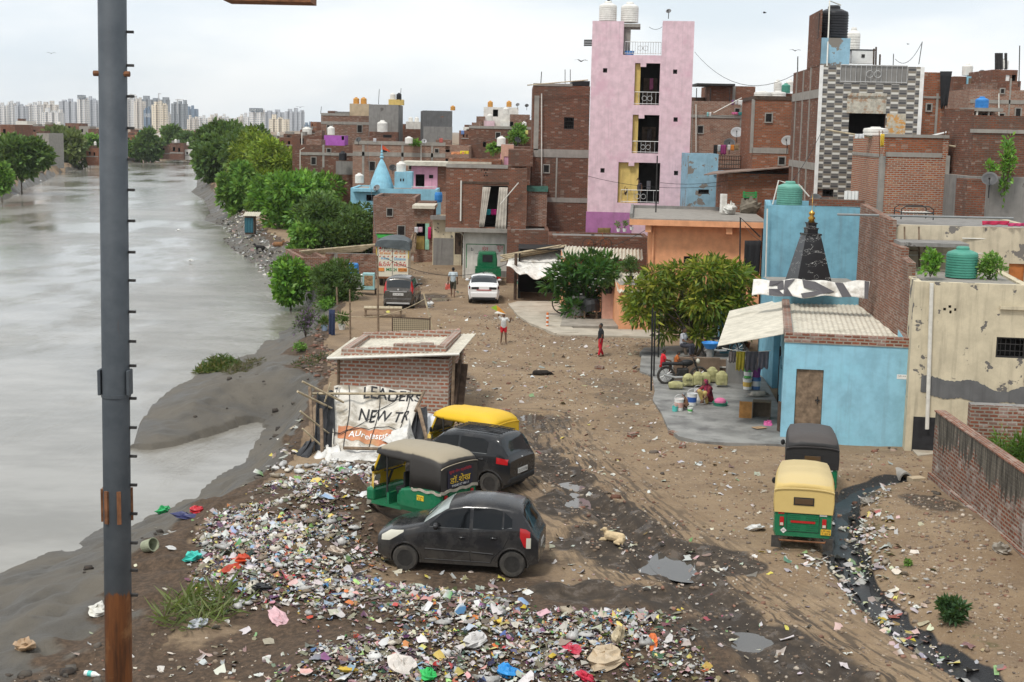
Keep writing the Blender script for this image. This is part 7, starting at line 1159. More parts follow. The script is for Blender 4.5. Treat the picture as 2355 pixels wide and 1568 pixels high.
tree('dark tree on the far shore right of the pole',338,336,24,26,400,DK,1.3,3500,seed=7);tree('tall dark tree behind the far waterline houses',400,322,24,25,440,DK,1.4,3500,seed=8);tree('low dark tree right of the tall far shore tree',430,334,28,20,430,DK,1.4,3000,seed=9);tree('pale small tree at the far waterline',358,352,12,12,402,MD,1.0,1200,seed=10,nb=10);tree('small green tree at the water right of the pole',300,352,12,18,403,MD,1.,1200,seed=12,nb=10)
tree('large dark mango tree, farthest of the right bank row',520,345,52,50,262,DK,1.0,10000,seed=13,nb=40);tree('dark mango tree leaning over the water below the largest one',482,368,36,46,235,DK,.9,8000,seed=14,nb=34);tree('dark green tree filling the back of the right bank row',575,350,50,46,230,DK,.9,6500,seed=15,nb=30)
tree('bright olive tree with feathery crown in the right bank row',592,366,52,58,185,OL,.62,12000,seed=16,nb=44,asp=.35,br=(.2,.36));tree('yellow olive feathery tree, broadest of the right bank row',645,392,72,58,165,[tuple(x*1.15 for x in q)for q in OL],.55,14000,seed=17,nb=52,asp=.35,br=(.18,.34));tree('middle green loose tree at the bank below the olive trees',545,440,42,52,160,MD,.6,8000,seed=18,nb=36,br=(.18,.36))
tree('bright green mango tree with glossy leaves by the riverside shed',684,466,88,64,132,BR,.55,13000,seed=19,nb=56,br=(.18,.36),asp=.42)
tree('dark bushy tree in front of the brick wall, nearest of the bank row',778,520,88,64,108,DK,.36,15000,seed=20,nb=60,br=(.16,.34),asp=.4);tree('loose leafy sapling left of the dark bushy tree',700,560,36,40,106,MD,.42,3500,seed=21,nb=24,br=(.18,.4))
tree('bright big leaved shrub at the water below the brick enclosure',668,648,42,44,84,BR,.30,4500,seed=22,nb=30,cat='shrub',name='shrub',asp=.6,br=(.2,.4),low=-.9);tree('feathery neem sapling left of the old coolers',770,664,52,54,77,[(.075,.14,.035),(.095,.165,.045),(.06,.11,.025)],.24,8500,seed=23,nb=40,asp=.28,br=(.16,.34),low=-.9)
tree('dark bush hanging over the water at the bank',600,470,22,26,150,MD,.5,2500,seed=24,nb=16,cat='bush',name='bush')
YL_=[(0.191,0.254,0.027),(0.125,0.193,0.024),(0.284,0.283,0.034),(0.092,0.157,0.024),(0.217,0.239,0.027)]
bt=G(1588,822);tree('large yellow green mango tree with drooping leaves before the orange house',1592,690,138,84,60,YL_,.36,7800,base=(bt[0],59.2,0.1),seed=25,nb=58,asp=.26,droop=.55,br=(.13,.30),fill=.7,depth=.75,stems=4,trunk=.016,blobs=[(1480,690,46),(1468,722,34),(1512,655,44),(1555,628,40),(1612,622,44),(1672,622,44),(1708,640,34),(1560,690,58),(1618,690,58),(1672,676,46),(1592,738,46),(1540,738,42),(1640,728,42),(1448,704,24),(1604,766,26),(1500,632,24),(1652,756,22),(1718,662,24),(1585,600,22),(1640,600,22),(1530,768,20),(1695,690,26),(1456,660,18)])
fb=G(1330,735);t=tree('frangipani tree with glossy rosettes and white flowers in a concrete ring',1332,648,80,56,71,[(.036,.11,.022),(.028,.085,.02),(.055,.14,.028)],.38,2900,base=(fb[0],71,.1),seed=26,nb=44,asp=.30,br=(.12,.24),fill=.15,depth=.85,stems=2,blobs=[(1288,632,26),(1328,612,30),(1368,620,30),(1274,658,24),(1308,662,30),(1350,658,32),(1392,604,22),(1402,620,16),(1342,694,28),(1320,708,22),(1302,602,16),(1380,650,20),(1360,596,16),(1300,690,18)])
g=np.random.default_rng(4);C,N,B,k_=crown_pts(D(1332,648,71)-np.array((fb[0],71,.1)),np.array([80,68,56])*71/FPX*1.05,44,90,.05,26,(.13,.26));V=[];F=[]
for c in C:
 o=len(V);d=.085
 V+=[c+np.array(q)*d for q in((0,0,.35),(1,0,0),(.5,.8,.2),(-.5,.8,0),(-1,0,.2),(-.5,-.8,0),(.5,-.8,.2))];F+=[(o,o+1+i,o+1+(i+1)%6)for i in range(6)]
fl=MB();fl.v=[tuple(v)for v in V];fl.f=F;fl.m=[0]*len(F);fl.build('blossoms',plain('white_petals',(.75,.74,.68),.6),t)
k=MB();k.lathe([(.55,0),(.55,.12),(.45,.12),(.45,.05),(0,.05)],12);r_=k.build('brick_ring',M_['old'],t);k=MB();k.box(-.35,.35,-.35,.3,.05,1.1);k.build('stone_guard',M_['grey'],t,bevel=.06)
def plant(lab,px,py,rx,ry,Y,cols,size,n,asp=.4,pot=None,seed=1,cat='plant',base=None,droop=0.0,**q):
 c=D(px,py,Y);s_=Y/FPX;b=np.array((c[0],c[1],c[2]-ry*s_))if base is None else np.array(base);t=empty('potted_plant' if pot else 'plant',b,0,lab,cat);hp=0
 if pot:hp=pot[1];k=MB();k.lathe([(pot[0]*.7,0),(pot[0],hp),(pot[0]*.92,hp),(pot[0]*.8,hp*.85),(0,hp*.85)],12);k.build('pot',pot[2],t)
 C,N,B,kk=crown_pts(np.array((0,0,hp+ry*s_)),np.array([rx,rx,ry])*s_,q.get('nb',14),n,.5,seed,(.25,.5),-.95);V,F,cc=leaves(C,N,size,asp,np.array(cols),droop);np_mesh('foliage',V,F,LEAF,{'col':np.clip(cc,.004,.6)},t)
 k=MB();[k.tube([(0,0,hp*.8),tuple(B[i])],.012,4)for i in range(0,len(B),3)];k.build('stem',BARK,t);return t
POTW=M_['whitep'];POTT=mat('terracotta',(.30,.12,.06),.85,.2,5,.1);POTB=M_['black']
plant('leafy climbing plant left of the dark green tank on the cream house',2140,605,22,32,43.2,BR,.16,420,.6,seed=31,nb=12);plant('bushy green plant right of the dark green tank on the cream house',2278,612,28,34,43.6,MD,.15,700,.4,seed=32,nb=16)
plant('round dense bush on the wall corner above the orange front room',1448,622,20,22,68.5,DK,.13,1500,.35,(.22,.2,POTB),33);plant('broad leaved plant on the orange pillar by the frangipani',1400,655,20,20,70,DK,.22,380,.4,(.2,.22,POTB),34)
for x,y,r_,l in((1422,524,8,'small potted plant, left of the row before the purple ground floor'),(1436,524,6,'tiny potted plant in the middle of the row before the purple ground floor'),(1452,520,8,'spiky potted plant, right of the row before the purple ground floor')):plant(l,x,y,r_,9,85.5,MD,.12,160,.25,(.13,.2,POTW),x,nb=8)
plant('leafy roof tree on the brown brick house behind the curtain house',1190,312,20,20,139,MD,.4,900,.5,seed=36);plant('green roof weeds left of the white tank above the peach room',1140,344,18,14,126,MD,.35,500,.5,seed=37);plant('weeds growing on the long brick terrace roof',955,328,10,5,131.5,BR,.3,200,.5,seed=38)
plant('low green shrub alone on the stony ground at the lower right',2184,1404,36,26,27.6,[(.035,.085,.03),(.05,.11,.04)],.13,1300,.3,seed=39,nb=11,cat='shrub',base=GP(2184,1428));plant('small weed clump beside the black drain at the lower right',2098,1335,10,8,29,MD,.08,150,.3,seed=40,base=GP(2090,1300))
plant('tall grass growing behind the boundary wall',2335,1030,38,66,37,[(.06,.14,.02),(.09,.17,.03)],.4,1900,.08,seed=41,base=(D(2335,1050,37.)[0],37,0.05));plant('spindly weed growing behind the boundary wall',2296,1000,14,62,38,MD,.28,420,.1,seed=42,base=(D(2296,1010,38.0)[0],38,.05))
plant('ivy hanging down the brick corner above the grey stained wall',2312,380,16,70,54.7,BR,.16,650,.5,seed=43,nb=22);plant('wall plant at the foot of the ivy above the grey stained wall',2278,385,12,12,54.5,BR,.15,160,.5,seed=44)
plant('aloe like plant in a white pot on the bank wall',790,742,14,11,64,[(.09,.16,.03),(.06,.12,.02)],.28,200,.16,(.18,.26,POTW),45,base=GP(786,758));plant('aloe like plant in a blue bucket on the bank wall',748,738,14,10,64,[(.09,.16,.03),(.06,.12,.02)],.25,200,.16,(.17,.26,mat('pale_blue_plastic',(.35,.45,.6),.5,.1,4,0)),46,base=GP(746,760))
plant('purple flowered weeds on the mud edge above the sand bar',700,745,26,34,63,[(.05,.09,.03),(.06,.10,.04),(.20,.10,.24)],.14,1100,.3,seed=47,nb=26,base=GP(702,775));plant('green weeds at the foot of the purple flowered weeds',690,800,16,10,58,MD,.14,350,.35,seed=48,base=GP(690,808))
plant('mint like bush on the ledge by the hanging dark cloth',752,696,20,16,70,BR,.16,700,.4,seed=49,base=GP(752,712));plant('potted palm beside the dark doorway of the shaded wing',1720,770,12,16,55,MD,.22,200,.25,(.16,.25,POTT),50,base=GP(1716,800))
def mat_plants(lab,px,py,rx,ry,cols,n,size=.35,hh=.25,seed=1,asp=.22):
 c=GP(px,py);g=np.random.default_rng(seed);a=g.random(n)*6.28;r_=np.sqrt(g.random(n));P_=np.stack([c[0]+rx*r_*np.cos(a),c[1]+ry*r_*np.sin(a)],1);z=terrain(P_)+hh*g.random(n)*(1-r_**2);N=np.stack([g.normal(0,1,n),g.normal(0,1,n),g.normal(.3,.4,n)],1)
 V,F,cc=leaves(np.column_stack([P_,z]),N,size,asp,np.array(cols));o=np_mesh('water_plants',V,F,LEAF,{'col':np.clip(cc,.004,.6)});return tag(o,lab,'plants')
mat_plants('heap of stranded green water hyacinth on the mud bar',500,845,.95,1.6,[(.055,.11,.02),(.10,.13,.03),(.16,.14,.05),(.04,.08,.02)],1500,.26,.5,51);mat_plants('dry brown stems trailing from the water hyacinth heap',560,848,.8,1.0,[(.14,.11,.06),(.09,.07,.04),(.08,.09,.03)],500,.3,.2,52,.1);mat_plants('tangle of pale green stems lying at the edge of the rubbish',455,1410,.75,1.0,[(.14,.18,.05),(.10,.14,.04),(.18,.2,.08)],420,.5,.25,53,.08);mat_plants('green scum weeds on the mud below the purple weeds',720,830,.8,1.2,[(.07,.09,.03),(.05,.07,.03)],250,.2,.1,54)
t=empty('steel_pole',(D(264,784,17.5)[0],17.5,0),0,'tall grey steel pole with step pegs, rusty towards its foot','pole');O=np.array(t.location)
pt=D(257.5,-40,17.5)-O;pb=D(273.5,1600,17.5)-O;dr=(pb-pt);pb=pt+dr*((pt[2]+.4)/(pt[2]-pb[2]));pr_=64/ppm(17.35)/2
pm_=NT('pole_paint');g_=pm_.node('ShaderNodeSeparateXYZ');pm_.link(pm_.tc.outputs['Object'],g_.inputs[0]);st_=pm_.noise(1,5,.65,pm_.mapping((9,9,.8)));n_=pm_.noise(3,6,.65)
rz0=D(272,1365,17.5)[2];rust=pm_.ramp(pm_.math('ADD',g_.outputs[2],pm_.math('MULTIPLY',pm_.math('SUBTRACT',pm_.math('ADD',pm_.math('MULTIPLY',st_,.5),pm_.math('MULTIPLY',n_,.5)),.5),.7)),rz0+.05,rz0-.01)
rc=pm_.mix(pm_.ramp(st_,.35,.7),(.20,.075,.025),(.05,.022,.014));rc=pm_.mix(pm_.math('MULTIPLY',pm_.ramp(n_,.5,.7),.6),rc,(.30,.16,.07));gc=pm_.mix(pm_.ramp(n_,.3,.7),(.045,.054,.064),(.066,.076,.086));gc=pm_.mix(pm_.math('MULTIPLY',pm_.ramp(st_,.66,.76),.6),gc,(.09,.045,.025));pm_.out(pm_.mix(rust,gc,rc),.65,None,.35)
k=MB();k.tube([pb,pb*.5+pt*.5,pt],pr_,40);k.build('pole',pm_.mat,t,smooth=True)
def on_pole(y):z=D(265,y,17.5)[2];f_=(pt[2]-z)/(pt[2]-pb[2]);return pt+(pb-pt)*f_
for y in(73,150,221,294,366,436,507,579,644,716,784,840,915,982,1048,1114,1180,1247,1310,1367):
 p=on_pole(y);k=MB();k.box(p[0]+pr_*.9,p[0]+pr_+.085,p[1]-.02,p[1]+.02,p[2]-.016,p[2]+.016);k.build('step_peg',M_['iron'],t)
for y in(170,):
 p=on_pole(y)
 for sg in(-1,1):k=MB();k.tube([p+(sg*(pr_-.03),-.05,0),p+(sg*(pr_+.05),-.05,0)],.034,8);k.build('bolt',M_['rust'],t)
p=on_pole(877)
for sg in(-1,1):k=MB();k.box(p[0]+sg*(pr_+.01)-.02,p[0]+sg*(pr_+.01)+.02,p[1]-.12,p[1]+.06,p[2]-.16,p[2]+.16);k.build('clamp_plate',pm_.mat,t,bevel=.01)
k=MB();k.lathe([(pr_+.001,-.02),(pr_+.012,-.02),(pr_+.012,.02),(pr_+.001,.02)],32,p-(0,0,.17));k.build('clamp_band',pm_.mat,t)
p=on_pole(1160)
for a in(-1.9,-1.35,-.5,.4,1.9,2.8):k=MB();q=p+np.array([math.sin(a)*(pr_+.012),-math.cos(a)*(pr_+.012),0]);k.obox(q,(.05,.03,.42),Matrix.Rotation(a,3,'Z'));k.build('weld_strip',M_['rust'],t)
a=D(525,2,17.2);b=D(714,5,16.9);k=MB();k.box(a[0],b[0],16.9,17.4,b[2],b[2]+.5);tag(k.build('sign_frame',M_['rust']),'rusty lower edge of a board hanging at the top of the photo','sign')
def skinm(c):return mat('skin_%d'%int(c[0]*100),c,.6,.1,6,0)
HAIR=mat('black_hair',(.012,.011,.010),.6,.2,9,.1)
STAND=dict(pel=(0,0,.93),che=(0,0,1.27),nek=(0,.005,1.45),hed=(0,-.02,1.60),sL=(.19,0,1.39),sR=(-.19,0,1.39),eL=(.24,.02,1.12),eR=(-.24,.02,1.12),wL=(.235,-.06,.89),wR=(-.235,-.06,.89),hL=(.09,0,.90),hR=(-.09,0,.90),kL=(.10,-.02,.50),kR=(-.10,-.02,.50),aL=(.10,.03,.08),aR=(-.10,.03,.08))
SIT=dict(STAND,pel=(0,0,.12),che=(0,-.02,.46),nek=(0,-.03,.64),hed=(0,-.06,.79),sL=(.19,-.02,.58),sR=(-.19,-.02,.58),eL=(.25,-.12,.34),eR=(-.25,-.12,.34),wL=(.16,-.34,.30),wR=(-.16,-.34,.30),hL=(.10,-.02,.12),hR=(-.10,-.02,.12),kL=(.16,-.42,.12),kR=(-.16,-.42,.12),aL=(.16,-.44,-.30),aR=(-.16,-.44,-.30))
SQUAT=dict(STAND,pel=(0,.05,.20),che=(0,-.06,.50),nek=(0,-.12,.66),hed=(0,-.17,.79),sL=(.18,-.10,.61),sR=(-.18,-.10,.61),eL=(.22,-.30,.42),eR=(-.22,-.30,.42),wL=(.12,-.46,.34),wR=(-.12,-.46,.34),hL=(.10,.03,.19),hR=(-.10,.03,.19),kL=(.17,-.30,.46),kR=(-.17,-.30,.46),aL=(.13,-.16,.07),aR=(-.13,-.16,.07))
def cap(k,a,b,ra,rb,n=10):
 a,b=Vector(a),Vector(b);k.tube([a,a*.5+b*.5,b],[ra,(ra+rb)/2,rb],n);k.ell(a,(ra,)*3,n);k.ell(b,(rb,)*3,n)
def remesh(o,v):md=o.modifiers.new('rm','REMESH');md.mode='VOXEL';md.voxel_size=v;md.use_smooth_shade=True;sm_=o.modifiers.new('sm','SMOOTH');sm_.factor=.5;sm_.iterations=2;return o
def person(lab,pos,rz,h,J=None,skin=(.16,.085,.055),top=None,bottom=None,sleeve=.5,leg=.5,base=STAND,hairc=None,scarf=None,group=None,long_top=0.0):
 J={q:Vector(v)for q,v in dict(base,**(J or{})).items()};t=empty('person',pos,rz,lab,'person',group,h/1.7);k=MB();sk=skinm(skin);s_=h/1.7
 cap(k,J['pel'],J['che'],.125,.135);cap(k,J['sL'],J['sR'],.06,.06);cap(k,J['hL'],J['hR'],.095,.095);cap(k,J['che'],J['nek'],.11,.055);cap(k,J['nek'],J['hed'],.05,.055)
 H=J['hed'];fw=Vector((0,-1,0));k.ell(H,(.075,.092,.112),14);k.ell(H+Vector((0,-.095,-.01)),(.014,.02,.022),8);k.ell(H+Vector((0,-.06,-.075)),(.05,.04,.035),8)
 for sg in(-1,1):k.ell(H+Vector((sg*.078,.01,0)),(.012,.025,.035),8)
 for S in 'LR':
  sg=1 if S=='L' else-1;cap(k,J['s'+S],J['e'+S],.052,.040);cap(k,J['e'+S],J['w'+S],.040,.028);cap(k,J['h'+S],J['k'+S],.088,.056);cap(k,J['k'+S],J['a'+S],.055,.036)
  a=J['a'+S];cap(k,a+Vector((0,.03,-.045)),a+Vector((sg*.02,-.15,-.055)),.035,.026);w=J['w'+S];d=(w-J['e'+S]).normalized();sd=d.cross(fw);sd=sd.normalized()if sd.length>.2 else Vector((1,0,0));nn=d.cross(sd)
  cap(k,w,w+d*.075,.026,.034)
  for f_,L_ in((-.03,.060),(-.010,.072),(.012,.066),(.031,.050)):b0=w+d*.085+sd*f_;m_=b0+d*L_*.55+nn*.006;k.tube([b0-d*.02,b0,m_,m_+d*L_*.4+nn*.02],.0105,6);k.ell(m_+d*L_*.4+nn*.02,(.0105,)*3,6)
  b0=w+d*.03-sd*.03*sg;k.tube([b0,b0-sd*.03*sg+d*.03,b0-sd*.034*sg+d*.06+nn*.01],.012,6)
 remesh(k.build('body',sk,t),.0095)
 for sg in(-1,1):e=MB();e.ell(H+Vector((sg*.030,-.086,.012)),(.013,.008,.008),8);e.build('eye',M_['black'],t)
 e=MB();e.ell(H+Vector((0,-.094,-.052)),(.022,.008,.006),8);e.build('mouth',mat('lips',(.14,.05,.045),.5,.1,5,0),t)
 e=MB();e.ell(H+Vector((0,.022,.03)),(.084,.092,.108),14);e.build('hair',hairc or HAIR,t,smooth=True)
 if top is not None:
  k=MB();cap(k,J['pel'].lerp(J['che'],.1),J['che'],.152,.158);cap(k,J['sL'],J['sR'],.075,.075);cap(k,J['che'],J['nek'].lerp(J['che'],.25),.135,.085)
  for S in 'LR':cap(k,J['s'+S],J['s'+S].lerp(J['e'+S],min(1,sleeve)),.070,.062)
  if sleeve>1:[cap(k,J['e'+S],J['e'+S].lerp(J['w'+S],sleeve-1),.058,.046)for S in 'LR']
  if long_top:[cap(k,J['h'+S],J['h'+S].lerp(J['k'+S],long_top),.12,.11)for S in 'LR']
  remesh(k.build('shirt',top,t),.016)
 if bottom is not None:
  k=MB();cap(k,J['pel'].lerp(J['che'],.15),(J['hL']+J['hR'])/2,.140,.135);cap(k,J['hL'],J['hR'],.108,.108)
  for S in 'LR':
   cap(k,J['h'+S],J['h'+S].lerp(J['k'+S],min(1,leg)),.103,.085)
   if leg>1:cap(k,J['k'+S],J['k'+S].lerp(J['a'+S],leg-1),.078,.062)
  remesh(k.build('trousers' if leg>1 else 'shorts',bottom,t),.016)
 if scarf is not None:k=MB();k.ell(H+Vector((0,.015,.015)),(.098,.095,.128),12);cap(k,H+Vector((0,.05,-.08)),J['che']+Vector((0,.12,.05)),.08,.10);cap(k,J['nek']+Vector((0,-.03,0)),J['che']+Vector((.05,-.12,0)),.075,.06);remesh(k.build('headscarf',scarf,t),.016)
 return t
def flat(px,py,dz=0):g=GP(px,py);return(g[0],g[1],g[2]+dz)
SK=(.13,.068,.042)
walk=dict(kL=(.10,-.16,.52),aL=(.10,-.10,.12),kR=(-.10,-.02,.50),aR=(-.10,.22,.12),eL=(.26,.10,1.13),wL=(.27,.06,.88))
person('man in a pale blue shirt and dark shorts walking away with a shopping bag',flat(1041,684),R(176),1.68,walk,SK,clothm((.42,.48,.50)),clothm((.07,.065,.045)),.55,.95)
person('boy in white shirt and red shorts holding up a paper kite',flat(1157,790),R(8),1.36,dict(eR=(-.30,-.04,1.58),wR=(-.26,-.12,1.82),eL=(.34,.02,1.20),wL=(.36,-.18,1.38),aR=(-.13,.03,.08),kL=(.12,-.03,.5),aL=(.15,.03,.08)),SK,clothm((.62,.62,.60)),clothm((.50,.02,.03)),.6,.55)
person('boy in a black shirt and long red trousers standing in the dirt road',flat(1380,820),R(-80),1.40,dict(aL=(.12,-.12,.08),aR=(-.10,.16,.08),wR=(-.23,-.14,.90)),SK,clothm((.02,.022,.025)),clothm((.48,.015,.03)),.6,1.85)
mb=GP(1547,886);person('boy in a red shirt sitting on the parked motorcycle',(mb[0]-.42,mb[1]-.05,mb[2]+.74),R(100),1.18,None,SK,clothm((.55,.02,.03)),clothm((.05,.05,.06)),.6,.6,SIT);person('child in orange clothes sitting on the parked motorcycle tank',(mb[0]+.10,mb[1]-.02,mb[2]+.76),R(80),1.05,dict(hed=(0,-.10,.76)),SK,clothm((.42,.12,.03)),clothm((.30,.09,.03)),.6,.9,SIT)
person('person in a pale shirt sitting by the tree trunk behind the brown board wall',(D(1567,858,58.5)[0],58.5,TH(D(1567,858,58.5)[0],58.5)+.55),R(60),1.6,None,SK,clothm((.40,.40,.42)),clothm((.04,.04,.05)),.6,1.8,SIT)
ws_=flat(1628,935,.10);person('woman in maroon dress and headscarf squatting to wash clothes',ws_,R(-60),1.62,dict(eR=(-.26,-.34,.42),wR=(-.24,-.62,.36),eL=(.24,-.25,.36),wL=(.20,-.40,.22)),SK,mat('maroon_print',(.16,.02,.03),.9,.5,9,.1,dirt=(.02,.015,.02),dscale=8),clothm((.48,.36,.13)),.9,1.9,SQUAT,None,mat('scarf_print',(.22,.02,.05),.9,.5,11,.1,dirt=(.05,.05,.09),dscale=9),None,.5)
person('bare child squatting beside the wash buckets with wet soapy hair',flat(1577,945,.06),R(-110),1.05,None,(.20,.105,.06),None,clothm((.12,.07,.05)),.5,.35,SQUAT,mat('soapy_hair',(.16,.17,.18),.5,.3,9,.1))
p=PK.world(PK.uv(1440,464)[0],.30,0);zb_=D(1440,466,87.5)[2];person('shirtless child in black shorts standing left on the pink tower balcony',(p[0],p[1],zb_),R(20),1.15,dict(eL=(.26,-.10,1.15),wL=(.2,-.30,1.12)),SK,None,clothm((.02,.02,.03)),.5,.6)
p=PK.world(PK.uv(1467,464)[0],.30,0);person('child with bare shoulders leaning at the right on the pink tower balcony',(p[0],p[1],zb_),R(-20),1.4,dict(eR=(-.26,-.10,1.5),wR=(-.10,-.12,1.72)),SK,clothm((.05,.04,.05)),clothm((.05,.05,.05)),.1,.6)
p=flat(1030,676,.25);t=empty('shopping_bag',p,0,'red and white printed shopping bag in the walking man hand','bag');k=MB();k.box(-.17,.17,-.06,.06,0,.34);k.build('bag',mat('bag_print',(.55,.10,.07),.6,.3,9,0,dirt=(.6,.55,.5),dscale=6),t,bevel=.02);k=MB();k.tube([(-.1,0,.33),(-.05,0,.46),(.05,0,.46),(.1,0,.33)],.008,4);k.build('handle',M_['pvc'],t)
t=empty('kite',D(1146,713,62.0),0,'small green white and orange paper kite above the boy','kite');k=MB();k.poly([(-.34,0,.10),(-.05,.02,-.05),(-.10,0,.22)]);k.build('green_panel',clothm((.30,.50,.05)),t,solid=.004);k=MB();k.poly([(-.05,.02,-.05),(.34,0,-.17),(.06,0,.10),(-.10,0,.22)]);k.build('orange_panel',clothm((.65,.28,.05)),t,solid=.004);k=MB();k.poly([(-.05,.02,-.05),(-.2,0,-.14),(.34,0,-.17)]);k.build('white_panel',clothm((.7,.7,.65)),t,solid=.004)
def dog(lab,pos,rz,c,pose,s_=1.0,cat='dog'):
 t=empty('dog',pos,rz,lab,cat,None,s_);k=MB()
 if pose=='stand':
  B=[((-.28,0,.46),.12),((0,0,.48),.10),((.28,0,.47),.105)];hd=Vector((-.50,0,.62));nk=Vector((-.33,0,.50))
  for x in(-.27,.30):
   for y in(-.07,.07):
    if x<0:cap(k,(x,y,.42),(x+.01,y,.22),.055,.03);cap(k,(x+.01,y,.22),(x-.01,y,.02),.028,.022)
    else:cap(k,(x,y,.42),(x-.06,y,.26),.07,.04);cap(k,(x-.06,y,.26),(x+.05,y,.17),.035,.024);cap(k,(x+.05,y,.17),(x+.02,y,.02),.024,.02)
  cap(k,(.36,0,.5),(.56,0,.42),.03,.015)
 elif pose=='lie':
  B=[((-.20,0,.19),.15),((0,.02,.18),.15),((.20,.03,.16),.165)];hd=Vector((-.33,-.03,.37));nk=Vector((-.29,0,.27));cap(k,(-.26,-.10,.08),(-.44,-.13,.04),.05,.03);cap(k,(-.26,.08,.08),(-.48,.04,.04),.05,.03);cap(k,(.30,-.12,.12),(.12,-.19,.07),.09,.05);cap(k,(.12,-.19,.06),(.28,-.22,.035),.04,.028);cap(k,(.30,.05,.08),(.36,-.16,.04),.03,.018)
 else:
  B=[((-.24,0,.12),.12),((0,.05,.12),.12),((.24,.02,.11),.12)];hd=Vector((-.40,-.10,.09));nk=Vector((-.28,-.02,.12));cap(k,(-.22,-.10,.08),(-.30,-.34,.03),.045,.025);cap(k,(-.20,-.08,.05),(-.16,-.36,.03),.04,.024);cap(k,(.26,-.08,.08),(.16,-.30,.05),.065,.035);cap(k,(.16,-.30,.04),(.30,-.40,.03),.03,.022);cap(k,(.34,.05,.06),(.56,.08,.03),.03,.016)
 for i in range(2):cap(k,B[i][0],B[i+1][0],B[i][1],B[i+1][1])
 cap(k,B[0][0],nk,.10,.075);cap(k,nk,hd,.075,.07);k.ell(hd,(.085,.07,.07),10);cap(k,hd,hd+Vector((-.13,0,-.045)),.05,.03)
 for y in(-.06,.06):cap(k,hd+Vector((.03,y,.04)),hd+Vector((.04,y*1.5,-.02)),.022,.012)
 remesh(k.build('body',mat('fur_'+lab.split()[0],c,.9,.2,8,.2),t),.014);e=MB();e.ell(hd+Vector((-.175,0,-.05)),(.014,.016,.014),8);e.build('nose',M_['black'],t)
 for y in(-.045,.045):e=MB();e.ell(hd+Vector((-.07,y,.03)),(.01,.01,.01),6);e.build('eye',M_['black'],t)
 return t
dog('cream dog lying on the dark mud right of the near hatchback',flat(1412,1247,.0),R(-32),(.52,.40,.24),'lie',.74);dog('black dog curled up asleep in the middle of the dirt road',flat(1243,862,-.02),R(182),(.022,.017,.014),'flat',.92);dog('whitish dog lying flat on the slab by the blue side wall',flat(1742,918,.10),R(190),(.50,.45,.38),'flat',.85);dog('dark thin dog standing on the muddy river bank',flat(598,583),R(-30),(.02,.018,.017),'stand',1.2);dog('brown dog lying on the rubbish strewn bank',flat(640,568),R(160),(.22,.11,.05),'lie',1.3)
def bird(lab,px,py,Y,sp,c,a,sit=False):
 t=empty('bird',D(px,py,Y),R(a),lab,'bird',None if sit else 'dark birds flying in the pale sky');k=MB();k.ell((0,0,0),(.07*sp,.22*sp,.06*sp),8);k.ell((0,-.24*sp,.04*sp),(.05*sp,.07*sp,.05*sp),6);k.tube([(0,-.28*sp,.03*sp),(0,-.38*sp,.02*sp)],[.02*sp,.004],4);k.add([(-.04*sp,.18*sp,0),(.04*sp,.18*sp,0),(.1*sp,.42*sp,0),(-.1*sp,.42*sp,0)],[(0,1,2,3)]);k.build('body',c,t,smooth=True)
 for sg in(-1,1):w_=MB();e_=.12 if sit else 1;w_.grid([[(sg*x*sp*e_+sg*.05*sp,y*sp,z*sp)for x,y,z in r_]for r_ in(((0,-.10,.02),(.35,-.16,.16),(.72,-.02,.10)),((0,.14,.02),(.32,.12,.15),(.72,.03,.10)))]);w_.build('wing',c,t,solid=.01)
 return t
for px,py,Y,sp,a in((118,123,90,.35,20),(278,331,60,.9,60),(690,247,150,.6,0),(1336,141,80,.55,30),(1320,243,80,.0,0),(1757,30,85,.4,70),(1828,117,75,.4,10),(2087,102,110,.3,50)):
 if sp:bird('small dark bird flying in the pale sky',px,py,Y,sp,M_['black'],a)
bird('black bird perched on the left white tank of the pink tower',1399,3,90,.6,M_['black'],80,True);g=G(438,602,WZ+.08);bird('white bird floating on the river right of the pole',438,600,g[1],.9,M_['whitep'],70,True);g=G(410,536,-.6);bird('white egret gliding low over the river',410,530,g[1],.7,M_['whitep'],100)['group']='white egrets'
